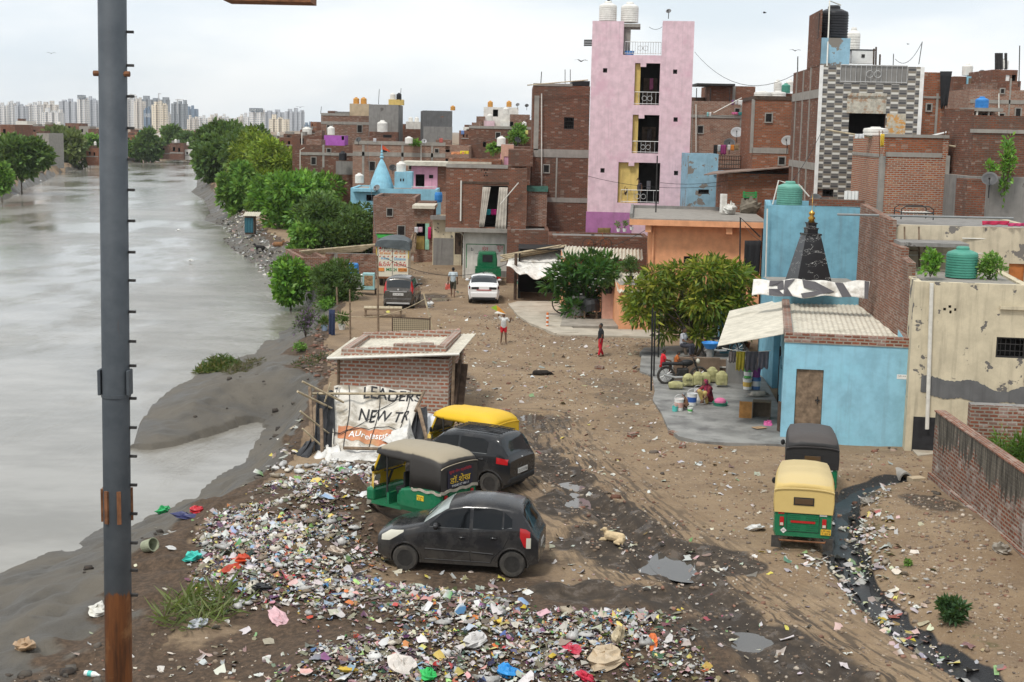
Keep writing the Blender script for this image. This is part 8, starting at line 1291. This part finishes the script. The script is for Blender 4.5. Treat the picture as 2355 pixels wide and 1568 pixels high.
def two_wheeler(lab,pos,rz,kind,col,s_=1.0,lean=0):
 t=empty('motorcycle' if kind=='moto' else 'bicycle',pos,rz,lab,'motorcycle' if kind=='moto' else 'bicycle',None,s_);t.rotation_euler=(R(lean),0,rz);r=.30 if kind=='moto' else.33;wb=1.25 if kind=='moto' else 1.05;tw=.05 if kind=='moto' else.022
 for x in(0,wb):
  k=MB();k.tube([(x+r*math.cos(a),0,r+tw+r*math.sin(a))for a in np.linspace(0,6.283,25)],tw,6);w_=k.build('wheel',M_['rubber'],t);q=MB()
  for i in range(9):a=i*.698;q.tube([(x,0,r+tw),(x+r*math.cos(a),0,r+tw+r*math.sin(a))],.006 if kind!='moto' else.016,4)
  q.ell((x,0,r+tw),(.04,.05,.04),8);q.build('spokes',M_['silver']if kind=='moto' else col,w_)
 c=r+tw;k=MB()
 if kind=='moto':
  k.ell((.78,0,.82),(.26,.14,.13),12);k.build('fuel_tank',col,t,smooth=True);k=MB();k.box(-.15,.62,-.13,.13,.74,.84);k.build('seat',M_['black'],t,bevel=.04);k=MB();k.box(.42,.84,-.13,.13,.28,.62);k.build('engine',M_['iron'],t,bevel=.05)
  k=MB();k.tube([(wb,-.08,c),(wb-.2,-.08,.95)],.025,6);k.tube([(wb,.08,c),(wb-.2,.08,.95)],.025,6);k.tube([(0,-.1,c),(.55,-.1,.42),(.9,0,.8)],.025,6);k.build('frame',M_['iron'],t);k=MB();k.tube([(wb-.32,-.36,1.02),(wb-.2,0,1.0),(wb-.32,.36,1.02)],.016,6);k.build('handlebar',M_['iron'],t);k=MB();k.ell((wb-.05,0,.88),(.08,.1,.1),10);k.build('headlight',LENS['clear'],t);k=MB();k.tube([(.7,-.16,.3),(.3,-.18,.3),(-.12,-.18,.40)],.045,8);k.build('exhaust',M_['silver'],t);k=MB();k.box(-.26,-.18,-.06,.06,.66,.74);k.build('tail_light',LENS['red'],t);k=MB();k.grid([[(x+(r+.09)*math.cos(a),y,c+(r+.09)*math.sin(a))for a in np.linspace(.5,2.3,8)]for x,y in((0,-.07),(0,.07))]);k.build('mudguard',col,t,solid=.01)
 else:
  k.tube([(0,0,c),(.38,0,c-.02),(.26,0,.82),(0,0,c)],.014,5);k.tube([(.38,0,c-.02),(.84,0,.74),(.28,0,.76)],.014,5);k.tube([(wb,0,c),(.84,0,.80),(.81,0,.98)],.014,5);k.build('frame',col,t);k=MB();k.ell((.25,0,.88),(.12,.07,.035),8);k.build('saddle',M_['black'],t);k=MB();k.tube([(.80,-.26,1.0),(.84,0,.98),(.80,.26,1.0)],.012,5);k.build('handlebar',col,t);k=MB();k.lathe([(.09,-.01),(.09,.01)],12,(.38,.02,c),Matrix.Rotation(R(90),3,'X'));k.tube([(.38,-.1,c+.12),(.38,.1,c-.12)],.012,4);k.build('crank',M_['iron'],t)
 return t
g=GP(1530,890);two_wheeler('black motorcycle parked behind the thin iron posts with two children on it',(g[0],g[1],g[2]+.1),R(8),'moto',M_['black']);g=G(1290,716);two_wheeler('old black bicycle leaning behind the frangipani tree',(g[0],72.2,.1),R(2),'bike',M_['iron'],1.6,6)
two_wheeler('rusty child bicycle lying on the dark low brick wall',D(1352,574,83.8),R(0),'bike',mat('orange_rust',(.30,.10,.04),.8,.3,6,.1),1.0,4)
g=GP(1672,838);two_wheeler('dark motorcycle parked under the awning behind the blue basin',(g[0]-.6,g[1]+1.2,.1),R(10),'moto',M_['black'])
def bx(name,lab,cat,pos,size,m,rz=0,parts=(),bevel=.01):
 t=empty(name,pos,rz,lab,cat);k=MB();k.box(-size[0]/2,size[0]/2,-size[1]/2,size[1]/2,0,size[2]);k.build('body',m,t,bevel=bevel)
 for nm,(x0,x1,y0,y1,z0,z1),mt_ in parts:k=MB();k.box(x0,x1,y0,y1,z0,z1);k.build(nm,mt_,t)
 return t
def pot(name,lab,cat,pos,r,h,m,band=None,handle=False,taper=.85):
 t=empty(name,pos,0,lab,cat);k=MB();k.lathe([(r*taper,0),(r,h*.94),(r*1.06,h*.95),(r*1.06,h),(r*.92,h),(r*taper*.9,.03),(0,.03)],18);k.build('body',m,t)
 if band:k=MB();k.lathe([(r*(taper+(1-taper)*.3)+.004,h*.28),(r*(taper+(1-taper)*.75)+.004,h*.7)],18);k.build('printed_band',band,t)
 if handle:k=MB();k.tube([(r*math.cos(a),-r*.15,h+r*.9*math.sin(a))for a in np.linspace(0,math.pi,9)],.008,4);k.build('handle',M_['silver'],t)
 return t
TEAL=plain('teal_plastic',(.10,.50,.45),.4);GRN=plain('green_plastic',(.10,.42,.10),.4);BLU=plain('blue_plastic',(.03,.10,.35),.4);WHT=M_['whitep'];PNK=clothm((.62,.16,.30));SK_=mat('yellow_sack',(.36,.34,.16),.7,.2,5,.3,dirt=(.35,.32,.2),dscale=3)
for px,py,r,h,m,bd,lab in((1560,950,.16,.40,WHT,clothm((.6,.35,.3)),'tall pale bucket in front of the bare squatting child'),(1551,952,.10,.17,TEAL,None,'small turquoise bucket left of the bare squatting child'),(1586,955,.09,.17,WHT,GRN,'small white and green tub right of the bare squatting child'),(1590,938,.17,.42,WHT,BLU,'white paint bucket with blue print before the woman'),(1604,925,.15,.38,WHT,None,'plain white bucket behind the blue printed one'),(1717,901,.17,.40,WHT,clothm((.6,.4,.1)),'white paint bucket at the bottom of the left stack under the washing'),(1737,901,.17,.45,clothm((.10,.2,.4)),WHT,'dark blue paint bucket at the bottom of the right stack under the washing')):pot('bucket',lab,'bucket',flat(px,py,.10),r,h,m,bd,True)
a=flat(1717,901,.52);pot('bucket','green and white bucket on top of the left stack under the washing','bucket',a,.15,.34,GRN,WHT);a=flat(1737,901,.56);pot('bucket','purple paint bucket on top of the right stack under the washing','bucket',a,.16,.36,clothm((.2,.05,.2)))
t=pot('basin','green basin heaped with pink washing beside the woman','basin',flat(1655,940,.10),.26,.14,plain('basin_green',(.03,.22,.14),.4));k=MB();k.ell((0,0,.16),(.22,.2,.14),10);remesh(k.build('washing',PNK,t),.03)
for i,(px,py,rx,rz_,h,lab)in enumerate(((1553,899,.30,.17,0,'yellow sack lying flat at the left end of the sack row'),(1581,893,.22,.28,1,'yellow printed sack standing second in the sack row'),(1603,892,.20,.32,1,'yellow sack with a black ring mark standing in the sack row'),(1620,888,.22,.26,1,'yellow sack behind the woman head in the sack row'),(1636,884,.22,.36,1,'tall yellow sack behind the woman in the sack row'),(1658,892,.24,.34,1,'yellow sack at the right end of the sack row'))):
 p=flat(px,py,.10);rz_*=.82;t=empty('sack',p,0,lab,'sack');k=MB();k.ell((0,0,rz_),(rx,.2,rz_),12);k.box(-rx*.85,rx*.85,-.16,.16,.02,rz_*1.55);k.ell((0,0,rz_*.5),(rx*.95,.2,rz_*.5),10);k.ell((rx if not h else 0,0,rz_*1.75 if h else rz_),(.14,.08,.07),8);k.ell((0,0,rz_*1.3),(rx*.85,.17,rz_*.55),10);remesh(k.build('sack',SK_,t),.03)
 if i==1:lettering('ada',.22,.10,lambda u,v:(-.10+u,-.205,.22+v),INK['black'],parent=t)
bx('planter_wall','brown board wall of the planter in front of the mango tree trunks','wall',(G(1600,880)[0],53.2,.05),(1.75,.12,.92),mat('board_brown',(.19,.135,.095),.85,.25,2,.1));bx('planter_wall','right brown board of the planter crossed by a white pipe','wall',(G(1650,884)[0],53.5,.05),(1.1,.1,.82),_mc['board_brown'],0,[('pipe',(-.55,.55,-.09,-.052,.5,.55),M_['pvc'])])
bx('dark_cabinet','dark grey box standing right of the brown planter boards','cabinet',(G(1690,885)[0],52.8,.08),(.7,.5,.9),M_['grey'])
p=flat(1750,968,.10);t=empty('open_cupboard',p,R(-12),'small brown cupboard with its orange door open by the blue side wall','cupboard');k=MB();k.box(-.3,.3,0,.03,0,.62);k.box(-.3,-.27,-.4,0,0,.62);k.box(.27,.3,-.4,0,0,.62);k.box(-.27,.27,-.4,0,0,.03);k.box(-.27,.27,-.4,0,.59,.62);k.build('carcass',mat('cupboard',(.12,.09,.06),.7,.2,5,.1),t);k=MB();k.box(-.72,-.31,-.41,-.39,0.02,.6);k.build('door',mat('cupboard_door',(.42,.20,.06),.6,.2,5,0),t)
bx('cardboard_piece','tilted brown cardboard piece beside the pink cloth on the slab','cardboard',flat(1745,992,.12),(.4,.3,.02),mat('cardboard',(.36,.24,.14),.9,.15,5,.1),.5);bx('door_mat','dark blue mat lying on the wet slab','mat',flat(1648,956,.105),(.62,.34,.012),clothm((.03,.06,.16)),-.1);bx('leaning_board','dark board leaning on the corner of the blue house','board',(G(1780,985)[0],43.9,.1),(.05,.5,.95),M_['wooddk'],.2)
def lump(name,lab,cat,px,py,size,c,seed=0,pos=None,rough=.45,group=None,n=9):
 g=np.random.default_rng(seed);p=np.array(pos if pos is not None else GP(px,py));m=MB();sx,sy,sz=size;rows=[]
 for i in range(n+1):
  th=math.pi*i/n;rows.append([tuple(np.array([sx*math.sin(th)*math.cos(a),sy*math.sin(th)*math.sin(a),sz*(.35+.65*math.cos(th))])*(1+g.normal(0,.16)))for a in np.linspace(0,6.283,13)[:-1]])
 m.grid(rows,True);o=m.build(name,mat('plastic_%d_%d_%d'%tuple(int(q*99)for q in c),c,rough,.15,6,.15,.45),None,loc=(p[0],p[1],p[2]+sz*.1));o.rotation_euler=(g.normal(0,.2),g.normal(0,.2),g.random()*6);return tag(o,lab,cat,group)
lump('pink_cloth','bright pink cloth bundle at the foot of the blue side wall','cloth',0,0,(.2,.15,.12),(.65,.12,.32),3,flat(1765,985,.1))
for i,(nm,lab,px,py,s_,c)in enumerate((('bag','green plastic bag alone on the mud by the water',377,1174,(.26,.18,.18),(.02,.32,.10)),('bag','red plastic bag at the upper edge of the rubbish',452,1177,(.2,.16,.13),(.48,.02,.03)),('bag','long navy bag beside the red bag at the rubbish edge',427,1191,(.34,.15,.12),(.03,.035,.11)),('bag','turquoise bag at the left of the rubbish',443,1289,(.22,.2,.17),(.05,.50,.42)),('bag','big orange red bag in the left of the rubbish',556,1293,(.28,.2,.14),(.50,.06,.02)),('cloth','orange red cloth below the big orange red bag',533,1310,(.28,.13,.07),(.40,.05,.02)),('bag','black bag in the lower left of the rubbish',603,1356,(.22,.18,.12),(.012,.012,.014)),('bag','bright blue bag at the bottom edge of the rubbish',1166,1552,(.2,.17,.15),(.02,.25,.60)),('bag','green bag at the bottom edge left of the blue bag',983,1560,(.16,.14,.15),(.03,.45,.10)),('cloth','orange cloth near the right end of the rubbish',1494,1482,(.28,.14,.08),(.58,.13,.02)),('cloth','crimson cloth in the bottom rubbish left of the beige one',1313,1493,(.25,.13,.08),(.45,.03,.06)),('cloth','large crumpled beige cloth at the bottom of the rubbish',1392,1520,(.38,.28,.18),(.46,.36,.24)),('cloth','upright beige rag above the large beige cloth',1415,1478,(.12,.1,.28),(.48,.40,.26)),('bag','white bag lying on the mud left of the pole',224,1410,(.24,.18,.14),(.60,.58,.52)),('sack','brown paper sack alone on the mud at the lower left',58,1492,(.22,.17,.17),(.36,.24,.14)),('bag','white bag on the dirt left of the pale yellow rickshaw',1735,1218,(.26,.2,.11),(.62,.62,.60)),('bag','clear whitish bag in the middle of the bottom rubbish',1095,1480,(.26,.18,.16),(.52,.50,.48)),('bag','whitish bag below the clear one in the bottom rubbish',925,1540,(.26,.2,.16),(.58,.53,.48)),('bag','pale cream bag beside the near hatchback front',770,1275,(.3,.2,.14),(.52,.44,.36)),('bag','white bundle near the top of the rubbish under the torn banner',868,1085,(.3,.2,.15),(.62,.61,.58)),('cloth','orange strip of cloth below the torn banner',890,1108,(.3,.12,.06),(.55,.16,.04)),('bag','pink crumpled sheet at the left of the rubbish',640,1425,(.3,.16,.09),(.58,.36,.38)),('bag','red sheet at the very bottom edge of the rubbish',1345,1562,(.2,.14,.1),(.5,.02,.05)),('bag','grey plastic bag at the lower left end of the rubbish',455,1440,(.18,.14,.12),(.40,.42,.45)),('bag','white bag on the damp ground in front of the truck puddle',990,703,(.2,.18,.17),(.66,.66,.64)),('stone','grey stone beside the drain behind the rickshaw',1995,1158,(.2,.16,.14),(.22,.2,.17)),('stone','grey stone at the foot of the boundary wall',2303,1270,(.2,.16,.2),(.24,.21,.17)),('bag','yellow bag at the lower left corner of the rubbish',800,1545,(.18,.13,.08),(.55,.38,.05)))):lump(nm,lab,'stone' if nm=='stone' else nm,px,py,s_,c,i+5)
t=pot('bucket','weathered green rimmed bucket tipped on the mud right of the pole','bucket',flat(333,1266,.1),.15,.3,mat('old_bucket',(.30,.32,.22),.7,.2,5,.1));t.rotation_euler=(R(70),R(20),R(50))
t=empty('plastic_bottle',flat(196,1553,.05),R(-20),'clear bottle with a turquoise label on the mud','bottle');k=MB();k.lathe([(.045,0),(.05,.02),(.05,.2),(.02,.27),(.02,.3),(0,.3)],12,(0,0,0),Matrix.Rotation(R(90),3,'Y'));k.build('body',M_['whitep'],t);k=MB();k.lathe([(.052,.07),(.052,.15)],12,(0,0,0),Matrix.Rotation(R(90),3,'Y'));k.build('label_band',TEAL,t)
for x0,y0,y1,r,lab in((870,773,588,.055,'tall wooden pole rising in front of the lettered truck'),(806,791,665,.045,'wooden pole left of the old coolers'),(776,700,660,.06,'stubby leaning post on the bank by the neem sapling')):g=GP(x0,y0);q=D(x0-2,y1,g[1]);k=MB();k.tube([g-(0,0,.2),q],[r,r*.7],7);tag(k.build('wooden_pole',M_['wood']),lab,'pole')
g=GP(996,763);q=D(974,675,g[1]+.3);k=MB();k.tube([g,q],.04,6);tag(k.build('wooden_pole',M_['bamboo']),'thin bamboo pole leaning left at the edge of the dirt road','pole');cable((976,688,64),(755,716,64),.5,'rope strung from the leaning bamboo pole to the bank',.015,'bamboo')
garment(756,712,14,82,63.5,(.025,.035,.075),'dark blue cloth hanging from the rope above the rubble','hanging_cloth','cloth',1.6)
for x0,y0,y1,lab in((1497,898,708,'thin black iron post, nearest of three by the slab'),(1503,868,716,'thin black iron post, middle of three by the slab'),(1513,828,722,'thin black iron post, farthest of three by the slab')):g=GP(x0,y0);q=D(x0+3,y1,g[1]);k=MB();k.tube([g-(0,0,.1),q],.032,8);tag(k.build('iron_post',M_['black']),lab,'post')
g=GP(1258,754);t=empty('bollard',g,0,'orange and white striped bollard post at the paved forecourt','bollard');k=MB();k.lathe([(.06,0),(.06,.72),(.03,.75),(0,.75)],12);k.build('post',plain('bollard_orange',(.55,.14,.03),.5),t)
for z in(.15,.35,.55):k=MB();k.lathe([(.064,z),(.064,z+.08)],12);k.build('white_band',M_['whitep'],t)
g=GP(880,731);t=empty('wooden_bench',g,R(4),'low broad wooden platform bench in front of the grey hatchback','bench')
for i in range(9):k=MB();k.box(-.95+i*.212,-.75+i*.212,0,.75,.46,.50);k.build('plank',M_['bamboo'],t)
for x in(-.9,.85):
 for y in(.04,.66):k=MB();k.box(x,x+.08,y,y+.08,-.05,.46);k.build('leg',M_['wood'],t)
k=MB();k.box(-.93,.93,-.02,.03,.38,.455);k.box(-.93,.93,-.01,.03,.08,.16);k.build('rail',M_['wood'],t)
g=GP(945,771);t=empty('rope_cot',g,R(3),'woven rope cot standing on its side behind the brick hut','cot');k=MB();[k.tube([(-.85,.05*i,.0),(-.85,.05*i,.85)],.03,6)for i in(0,)];k.tube([(.85,0,.0),(.85,0,.85)],.03,6);k.tube([(-.85,0,.82),(.85,0,.76)],.03,6);k.tube([(-.85,0,.08),(.85,0,.08)],.03,6);k.build('frame',M_['wooddk'],t);k=MB();k.box(-.82,.82,-.012,.012,.1,.78)
wv=NT('woven_rope');ck_=wv.node('ShaderNodeTexChecker');wv.link(wv.mapping((1,1,1),rot=(0,R(45),0)),ck_.inputs[0]);ck_.inputs['Scale'].default_value=16;wv.setv(ck_.inputs[1],(.36,.30,.20));wv.setv(ck_.inputs[2],(.16,.13,.085));wv.out(ck_.outputs[0],.9);k.build('webbing',wv.mat,t)
ca=D(820,665,80);bx('old_cooler','white box cooler on a table by the enclosure wall','cooler',ca,(.65,.5,.85),M_['whitep'],0,[('panel',(-.28,.28,-.258,-.252,.1,.75),M_['grey'])]);cb_=D(848,665,79.6);bx('old_cooler','pale turquoise air cooler with a straw pad beside the white one','cooler',cb_,(.66,.5,.92),mat('cooler_teal',(.30,.50,.50),.6,.15,4,.05),0,[('straw_pad',(-.24,.24,-.262,-.252,.22,.80),mat('straw',(.30,.19,.10),.95,.5,9,.4))])
g=D(834,700,80);t=empty('table',(cb_[0]-.35,80,cb_[2]-.85),0,'dark low table holding the two old coolers','table');k=MB();k.box(-.75,.75,-.3,.3,.78,.84);k.build('table_top',M_['wooddk'],t)
for x in(-.7,.66):
 for y in(-.28,.24):k=MB();k.box(x,x+.05,y,y+.05,-.2,.78);k.build('leg',M_['wooddk'],t)
bp=D(813,632,82);t=empty('barrel',(bp[0],82,bp[2]),0,'blue plastic drum in front of the enclosure wall','barrel');k=MB();k.lathe([(.26,-.9),(.29,0),(.30,.25),(.28,.27),(.30,.3),(.29,.62),(.24,.68),(0,.68)],16);k.build('drum',TANKC['blue'],t)
for x,w_,hh,c,lab in((1676,16,26,(.22,.19,.18),'grey brown cloth, leftmost on the washing line under the awning'),(1693,20,44,(.58,.46,.06),'yellow towel on the washing line under the awning'),(1715,27,46,(.16,.145,.16),'dark grey shirt on the washing line under the awning'),(1743,25,40,(.24,.22,.25),'patterned grey cloth, rightmost on the washing line under the awning')):garment(x,808,w_,hh,48.5,c,lab)
cable((1660,800,50),(1772,806,48),.08,'washing line stretched under the cream awning',.012,'pvc')
g=G(1634,850,.1);t=empty('basin',(g[0],56,.9),0,'large blue plastic basin on a stand beside the mango tree','basin');k=MB();k.lathe([(.2,0),(.34,.22),(.36,.22),(.35,.25),(.32,.22),(.18,.02),(0,.02)],18);k.build('basin',TANKC['blue'],t);k=MB();k.lathe([(.12,-.8),(.16,0)],10);k.build('stand',M_['grey'],t)
bc=G(1668,838,.1);k=MB()
t=empty('covered_stand',(G(1358,742)[0],70.2,.1),0,'small stand draped in black plastic beside the frangipani trunk','stand');k.grid([[(.42*math.cos(a)*(1+.12*math.sin(3*a))*r_,.35*math.sin(a)*r_,z_+.03*math.sin(4*a))for a in np.linspace(0,6.283,17)]for r_,z_ in((.05,1.05),(.8,1.0),(1.05,.8),(1.1,.45))]);k.build('cover',M_['black'],t,solid=.01)
for x in(-.3,.3):k=MB();k.box(x-.04,x+.04,-.04,.04,0,.95);k.build('leg',M_['wood'],t)
bx('brick_pillar','cream and orange pillar with steps holding a broad leaved plant','pillar',(D(1403,690,70.5)[0],70.6,0),(.85,.6,1.75),M_['peach'],0,[('step',(.43,.75,-.4,.2,0,.75),M_['orange']),('cap',(-.48,.48,-.35,.35,1.752,1.82),M_['conc'])])
g=GP(2082,1108);t=empty('concrete_pipe',(g[0],g[1],g[2]+.02),R(8),'broken concrete pipe end where the black drain starts','pipe');k=MB();k.grid([[(.2*math.cos(a)*s_,y_,.02+.24*math.sin(a)*s_)for a in np.linspace(0,math.pi,11)]for s_,y_ in((1,.6),(1,0),(.78,0),(.78,.6))]);k.build('pipe',M_['conc'],t);bx('stone_slab','square cream stone beside the broken concrete pipe','stone',flat(2106,1108),(.42,.3,.14),M_['beige'],.3)
for i,(px,py,lab)in enumerate(((1160,948,'loose red brick near the bright yellow rickshaw'),(1455,1003,'loose brick on the dirt left of the slab corner'),(1568,1028,'loose brick below the slab edge'),(1548,1000,'broken brick at the slab corner'),(1378,848,'long flat brick piece on the dirt road'))):bx('brick',lab,'brick',flat(px,py),(.36,.18,.12),M_['old'],i*.7)
for i,(px,py,lab)in enumerate(((1590,770,'pale concrete slab piece left of the mango tree'),(1650,772,'large pale flat stone behind the mango tree'))):bx('stone_slab',lab,'stone',flat(px,py),(1.1+i,.8,.16),M_['conc'],.1)
t=empty('crate',D(1725,455,78),0,'green plastic crate on the covered bundle of the orange roof','crate');k=MB();k.box(-.35,.35,0,.45,0,.06);[k.box(-.35,.35,-.02,.02,z,z+.07)for z in(.12,.24)];k.box(-.35,-.3,0,.45,.06,.34);k.box(.3,.35,0,.45,.06,.34);k.build('crate',plain('crate_green',(.03,.30,.08),.5),t)
lump('bundle','sacking covered bundle under the green crate on the orange roof','bundle',0,0,(.75,.4,.75),(.17,.145,.11),61,D(1725,492,78),.9);lump('bundle','white sack leaning in a chair shape on the orange roof','bundle',0,0,(.45,.3,.45),(.58,.57,.53),62,D(1678,490,76.5),.8);bx('old_chair_frame','pale woven chair lying on the orange roof','chair',D(1662,489,76.5),(.3,.3,1.0),M_['cloth_w'],.2)
for(a,b,sg,lab)in(((1352,405,88),(1750,412,80),.6,'thin wire crossing the lower front of the pink tower'),((1518,420,84),(1760,396,76),.3,'wire from the black pole to the sheet roof'),((1492,62,88),(1522,62,88),.15,'short wire with flags across the pink tower top'),((1700,500,72),(1770,560,66),.3,'slack black wire beside the orange house corner'),((2176,330,60),(2354,352,60),.4,'wire sagging right of the newer red brick block')):cable(a,b,sg,lab)
k=MB();P0=D(1507,508,77);k.tube([P0,D(1511,358,77)],.04,6);tag(k.build('thin_pole',M_['iron']),'thin dark pole standing on the orange roof before the pink tower','pole');k=MB();k.tube([D(1700,640,68),D(1702,500,68),D(1748,545,68)],.04,6);tag(k.build('iron_pole',M_['iron']),'black iron pole with a brace beside the orange house corner','pole');garment(1712,553,38,80,66,(.02,.02,.022),'black printed cloth hanging between the orange and blue houses','cloth','cloth')
for i,(x,y0,y1,Y,lab)in enumerate(((1832,240,130,78,'tall thin antenna left of the tiled house'),(1871,165,140,74,'slim antenna on the tiled house side parapet'),(632+238,240,205,155,'thin mast on the grey concrete house'),(737,262,245,155,'short mast on the brick house with orange tanks'),(2342,200,105,84,'dark mast at the far right edge'),(1243,196,165,93,'leaning wire antenna on the tall dark brick house'),(1108,300,280,160,'antenna on the beige roof rooms'),(920,232,203,150,'antenna beside the black tank of the grey concrete house'))):pipe([(x,y0),(x+2,y1)],Y,lab,.03,'iron','antenna_mast','mast')
def hs(key):return[h for l,h in HS.items()if key in l][0]
for key,x0,x1,yt,yb,y0,y1,m,nm in(('long two storey',843,905,318,332,2,5,'b2','roof_room'),('long two storey',1000,1035,322,333,1.5,4,'b4','roof_room'),('long two storey',815,1024,327.5,331.5,-.06,.3,'conc','coping'),('brick house end',700,735,322,334,1,4,'b4','roof_room'),('brick house end',690,812,352,356,-.05,.1,'conc','band'),('left end',690,700,303,312,.5,2,'conc','pillar'),('left end',722,738,300,312,.5,3,'b4','roof_room'),('beige roof block',752,768,255,266,.5,3,'b2','roof_room'),('beige roof block',738,803,261,265.5,-.04,.2,'conc','coping'),('infill house',918,930,285,297,.5,3,'b1','roof_room'),('roof tree',1084,1104,282,295,.5,4,'b4','roof_room'),('roof tree',1150,1166,284,295,1,3,'white','roof_room'),('roof tree',1078,1230,292,295,-.05,.25,'conc','coping'),('tall dark brick',1226,1316,193,197,-.03,.25,'conc','coping'),('tall dark brick',1276,1282,361,456,-.03,.0,'conc','column'),('long white curtain',1026,1168,380,385,-.05,.25,'conc','coping'),('laundry lines',1592,1634,222,233,3,6,'b2','roof_room'),('laundry lines',1700,1716,232,300,-.04,.02,'conc','column'),('laundry lines',1588,1716,266,270,-.05,.02,'conc','band'),('far right brick stack',2262,2300,190,206,.5,4,'b4','roof_room'),('far right brick stack',2320,2354,186,206,.5,4,'b1','roof_room'),('far right brick stack',2248,2256,256,320,-1.5,-1.4,'conc','pillar'),('far right brick stack',2228,2290,268,330,-1.2,0,'b2','bay'),('sky blue roof room',2192,2262,232,236,-.05,.05,'conc','band'),('grey stained wall',2242,2420,300,305,.55,.65,'conc','band'),('grey stained wall',2192,2240,410,500,-1.4,-.05,'b2','brick_bay'),('hanging black tarp',2122,2176,222,226,-.04,.02,'conc','band'),('square brick',1818,1824,228,392,-.05,.0,'conc','column'),('newer red brick',2032,2182,311,315,-.06,.3,'conc','coping')):
 h=[q for l,q in HS.items()if key in l][0]if key!='grey stained wall' else HS['grey stained plaster wall with rough brick above at the right edge'];h.block(x0,x1,yt,yb,y0,y1,m,nm)
for key,rects in(('long two storey',((850,372,862,392),(880,343,890,351),(940,372,952,390),(1000,343,1008,351))),('brick house end',((716,362,726,378),(752,342,760,350))),('beige roof block',((752,288,764,304),(822,288,832,304))),('roof tree',((1140,305,1150,318),(1180,322,1190,335))),('laundry lines',((1604,290,1616,306),(1690,250,1700,258))),('far right brick stack',((2296,262,2308,280),(2334,250,2346,268),(2300,205,2308,214))),('tall dark brick',((1250,380,1262,396),)),('hanging black tarp',((2130,240,2140,254),)),('square brick',((1760,262,1774,280),(1790,362,1804,378))),('curtain house',((1112,548,1122,556),)),('low brick house half',((890,480,902,496),(915,520,930,540)))):
 h=[q for l,q in HS.items()if key in l][0]
 for r_ in rects:
  a=h.uv(r_[0],r_[3]);b=h.uv(r_[2],r_[1]);t_=.07;k=MB();k.box(a[0]-t_,a[0],-.05,.02,a[1]-t_,b[1]+t_);k.box(b[0],b[0]+t_,-.05,.02,a[1]-t_,b[1]+t_);k.box(a[0],b[0],-.05,.02,b[1],b[1]+t_);k.box(a[0],b[0],-.07,.02,a[1]-t_,a[1]);f=k.build('window',M_['conc'],h.root)
  k=MB();k.box(a[0],b[0],-.008,.02,a[1],b[1]);k.build('pane',M_['room'],f);k=MB();[k.tube([(a[0]+(b[0]-a[0])*i/4,-.03,a[1]),(a[0]+(b[0]-a[0])*i/4,-.03,b[1])],.014,4)for i in(1,2,3)];k.build('window_bars',M_['iron'],f)  # near-black block inside the frame paints the shade of an opening
for(pts,Y,l)in(((((690,400),(690,345),(700,340))),133.5,'white drain pipe on the brick house end behind the trees'),(((968,398),(968,334)),131.7,'pale drain pipe on the long brick terrace'),(((1245,470),(1245,215)),92.8,'thin drain pipe on the tall dark brick house'),(((1600,350),(1600,240)),101.7,'thin pale pipe on the rough brown brick house'),(((2296,330),(2296,215)),83.8,'pale drain pipe on the far right brick stack'),(((1150,470),(1150,470.1),(1192,420)),89.6,'short slanted pipe beside the long white curtain'),(((1640,260),(1705,225)),101,'thin pole slanting across the rough brown brick house')):pipe(pts,Y,l,.04)
for(a,b,sg,l)in(((1040,330,131),(1230,262,95),.8,'long wire from the brick terrace to the tall dark brick house'),((880,590,72),(1180,600,80),.9,'sagging wire from the tall wooden pole over the dirt road'),((1180,600,80),(1500,520,72),.7,'sagging wire from the tarp shed to the orange eave'),((1756,480,60),(1890,300,67),.5,'black wire from the sky blue wall up to the tiled house'),((1597,120,88),(1830,170,74),1.2,'long wire from the pink tower to the tiled house parapet'),((845,330,131),(870,588,66),.6,'wire from the brick terrace down to the tall wooden pole')):cable(a,b,sg,l,.014)
for(x,y,w_,hh,Y,c,l)in((858,318,7,9,131,(.5,.5,.52),'grey cloth drying on the long brick terrace roof'),(1010,318,8,10,131,(.45,.12,.1),'red cloth drying on the long brick terrace roof'),(1060,300,7,9,150,(.15,.25,.5),'blue cloth drying near the dark grey cement house'),(1208,300,6,9,139,(.6,.55,.2),'yellow cloth drying by the roof tree'),(2310,330,12,14,82,(.1,.1,.1),'black cloth hanging on the far right brick stack'),(2196,340,22,60,63,(.02,.02,.024),'black plastic sheet hanging behind the bamboo pole at the right'),(1985,165,22,18,69.3,(.30,.24,.17),'brown woven mat hung inside the tiled house balcony'),(2050,166,22,16,69.3,(.5,.48,.43),'pale sheet hung inside the tiled house balcony'),(952,168,0,0,0,0,0)):
 if w_:garment(x,y,w_,hh,Y,c,l)
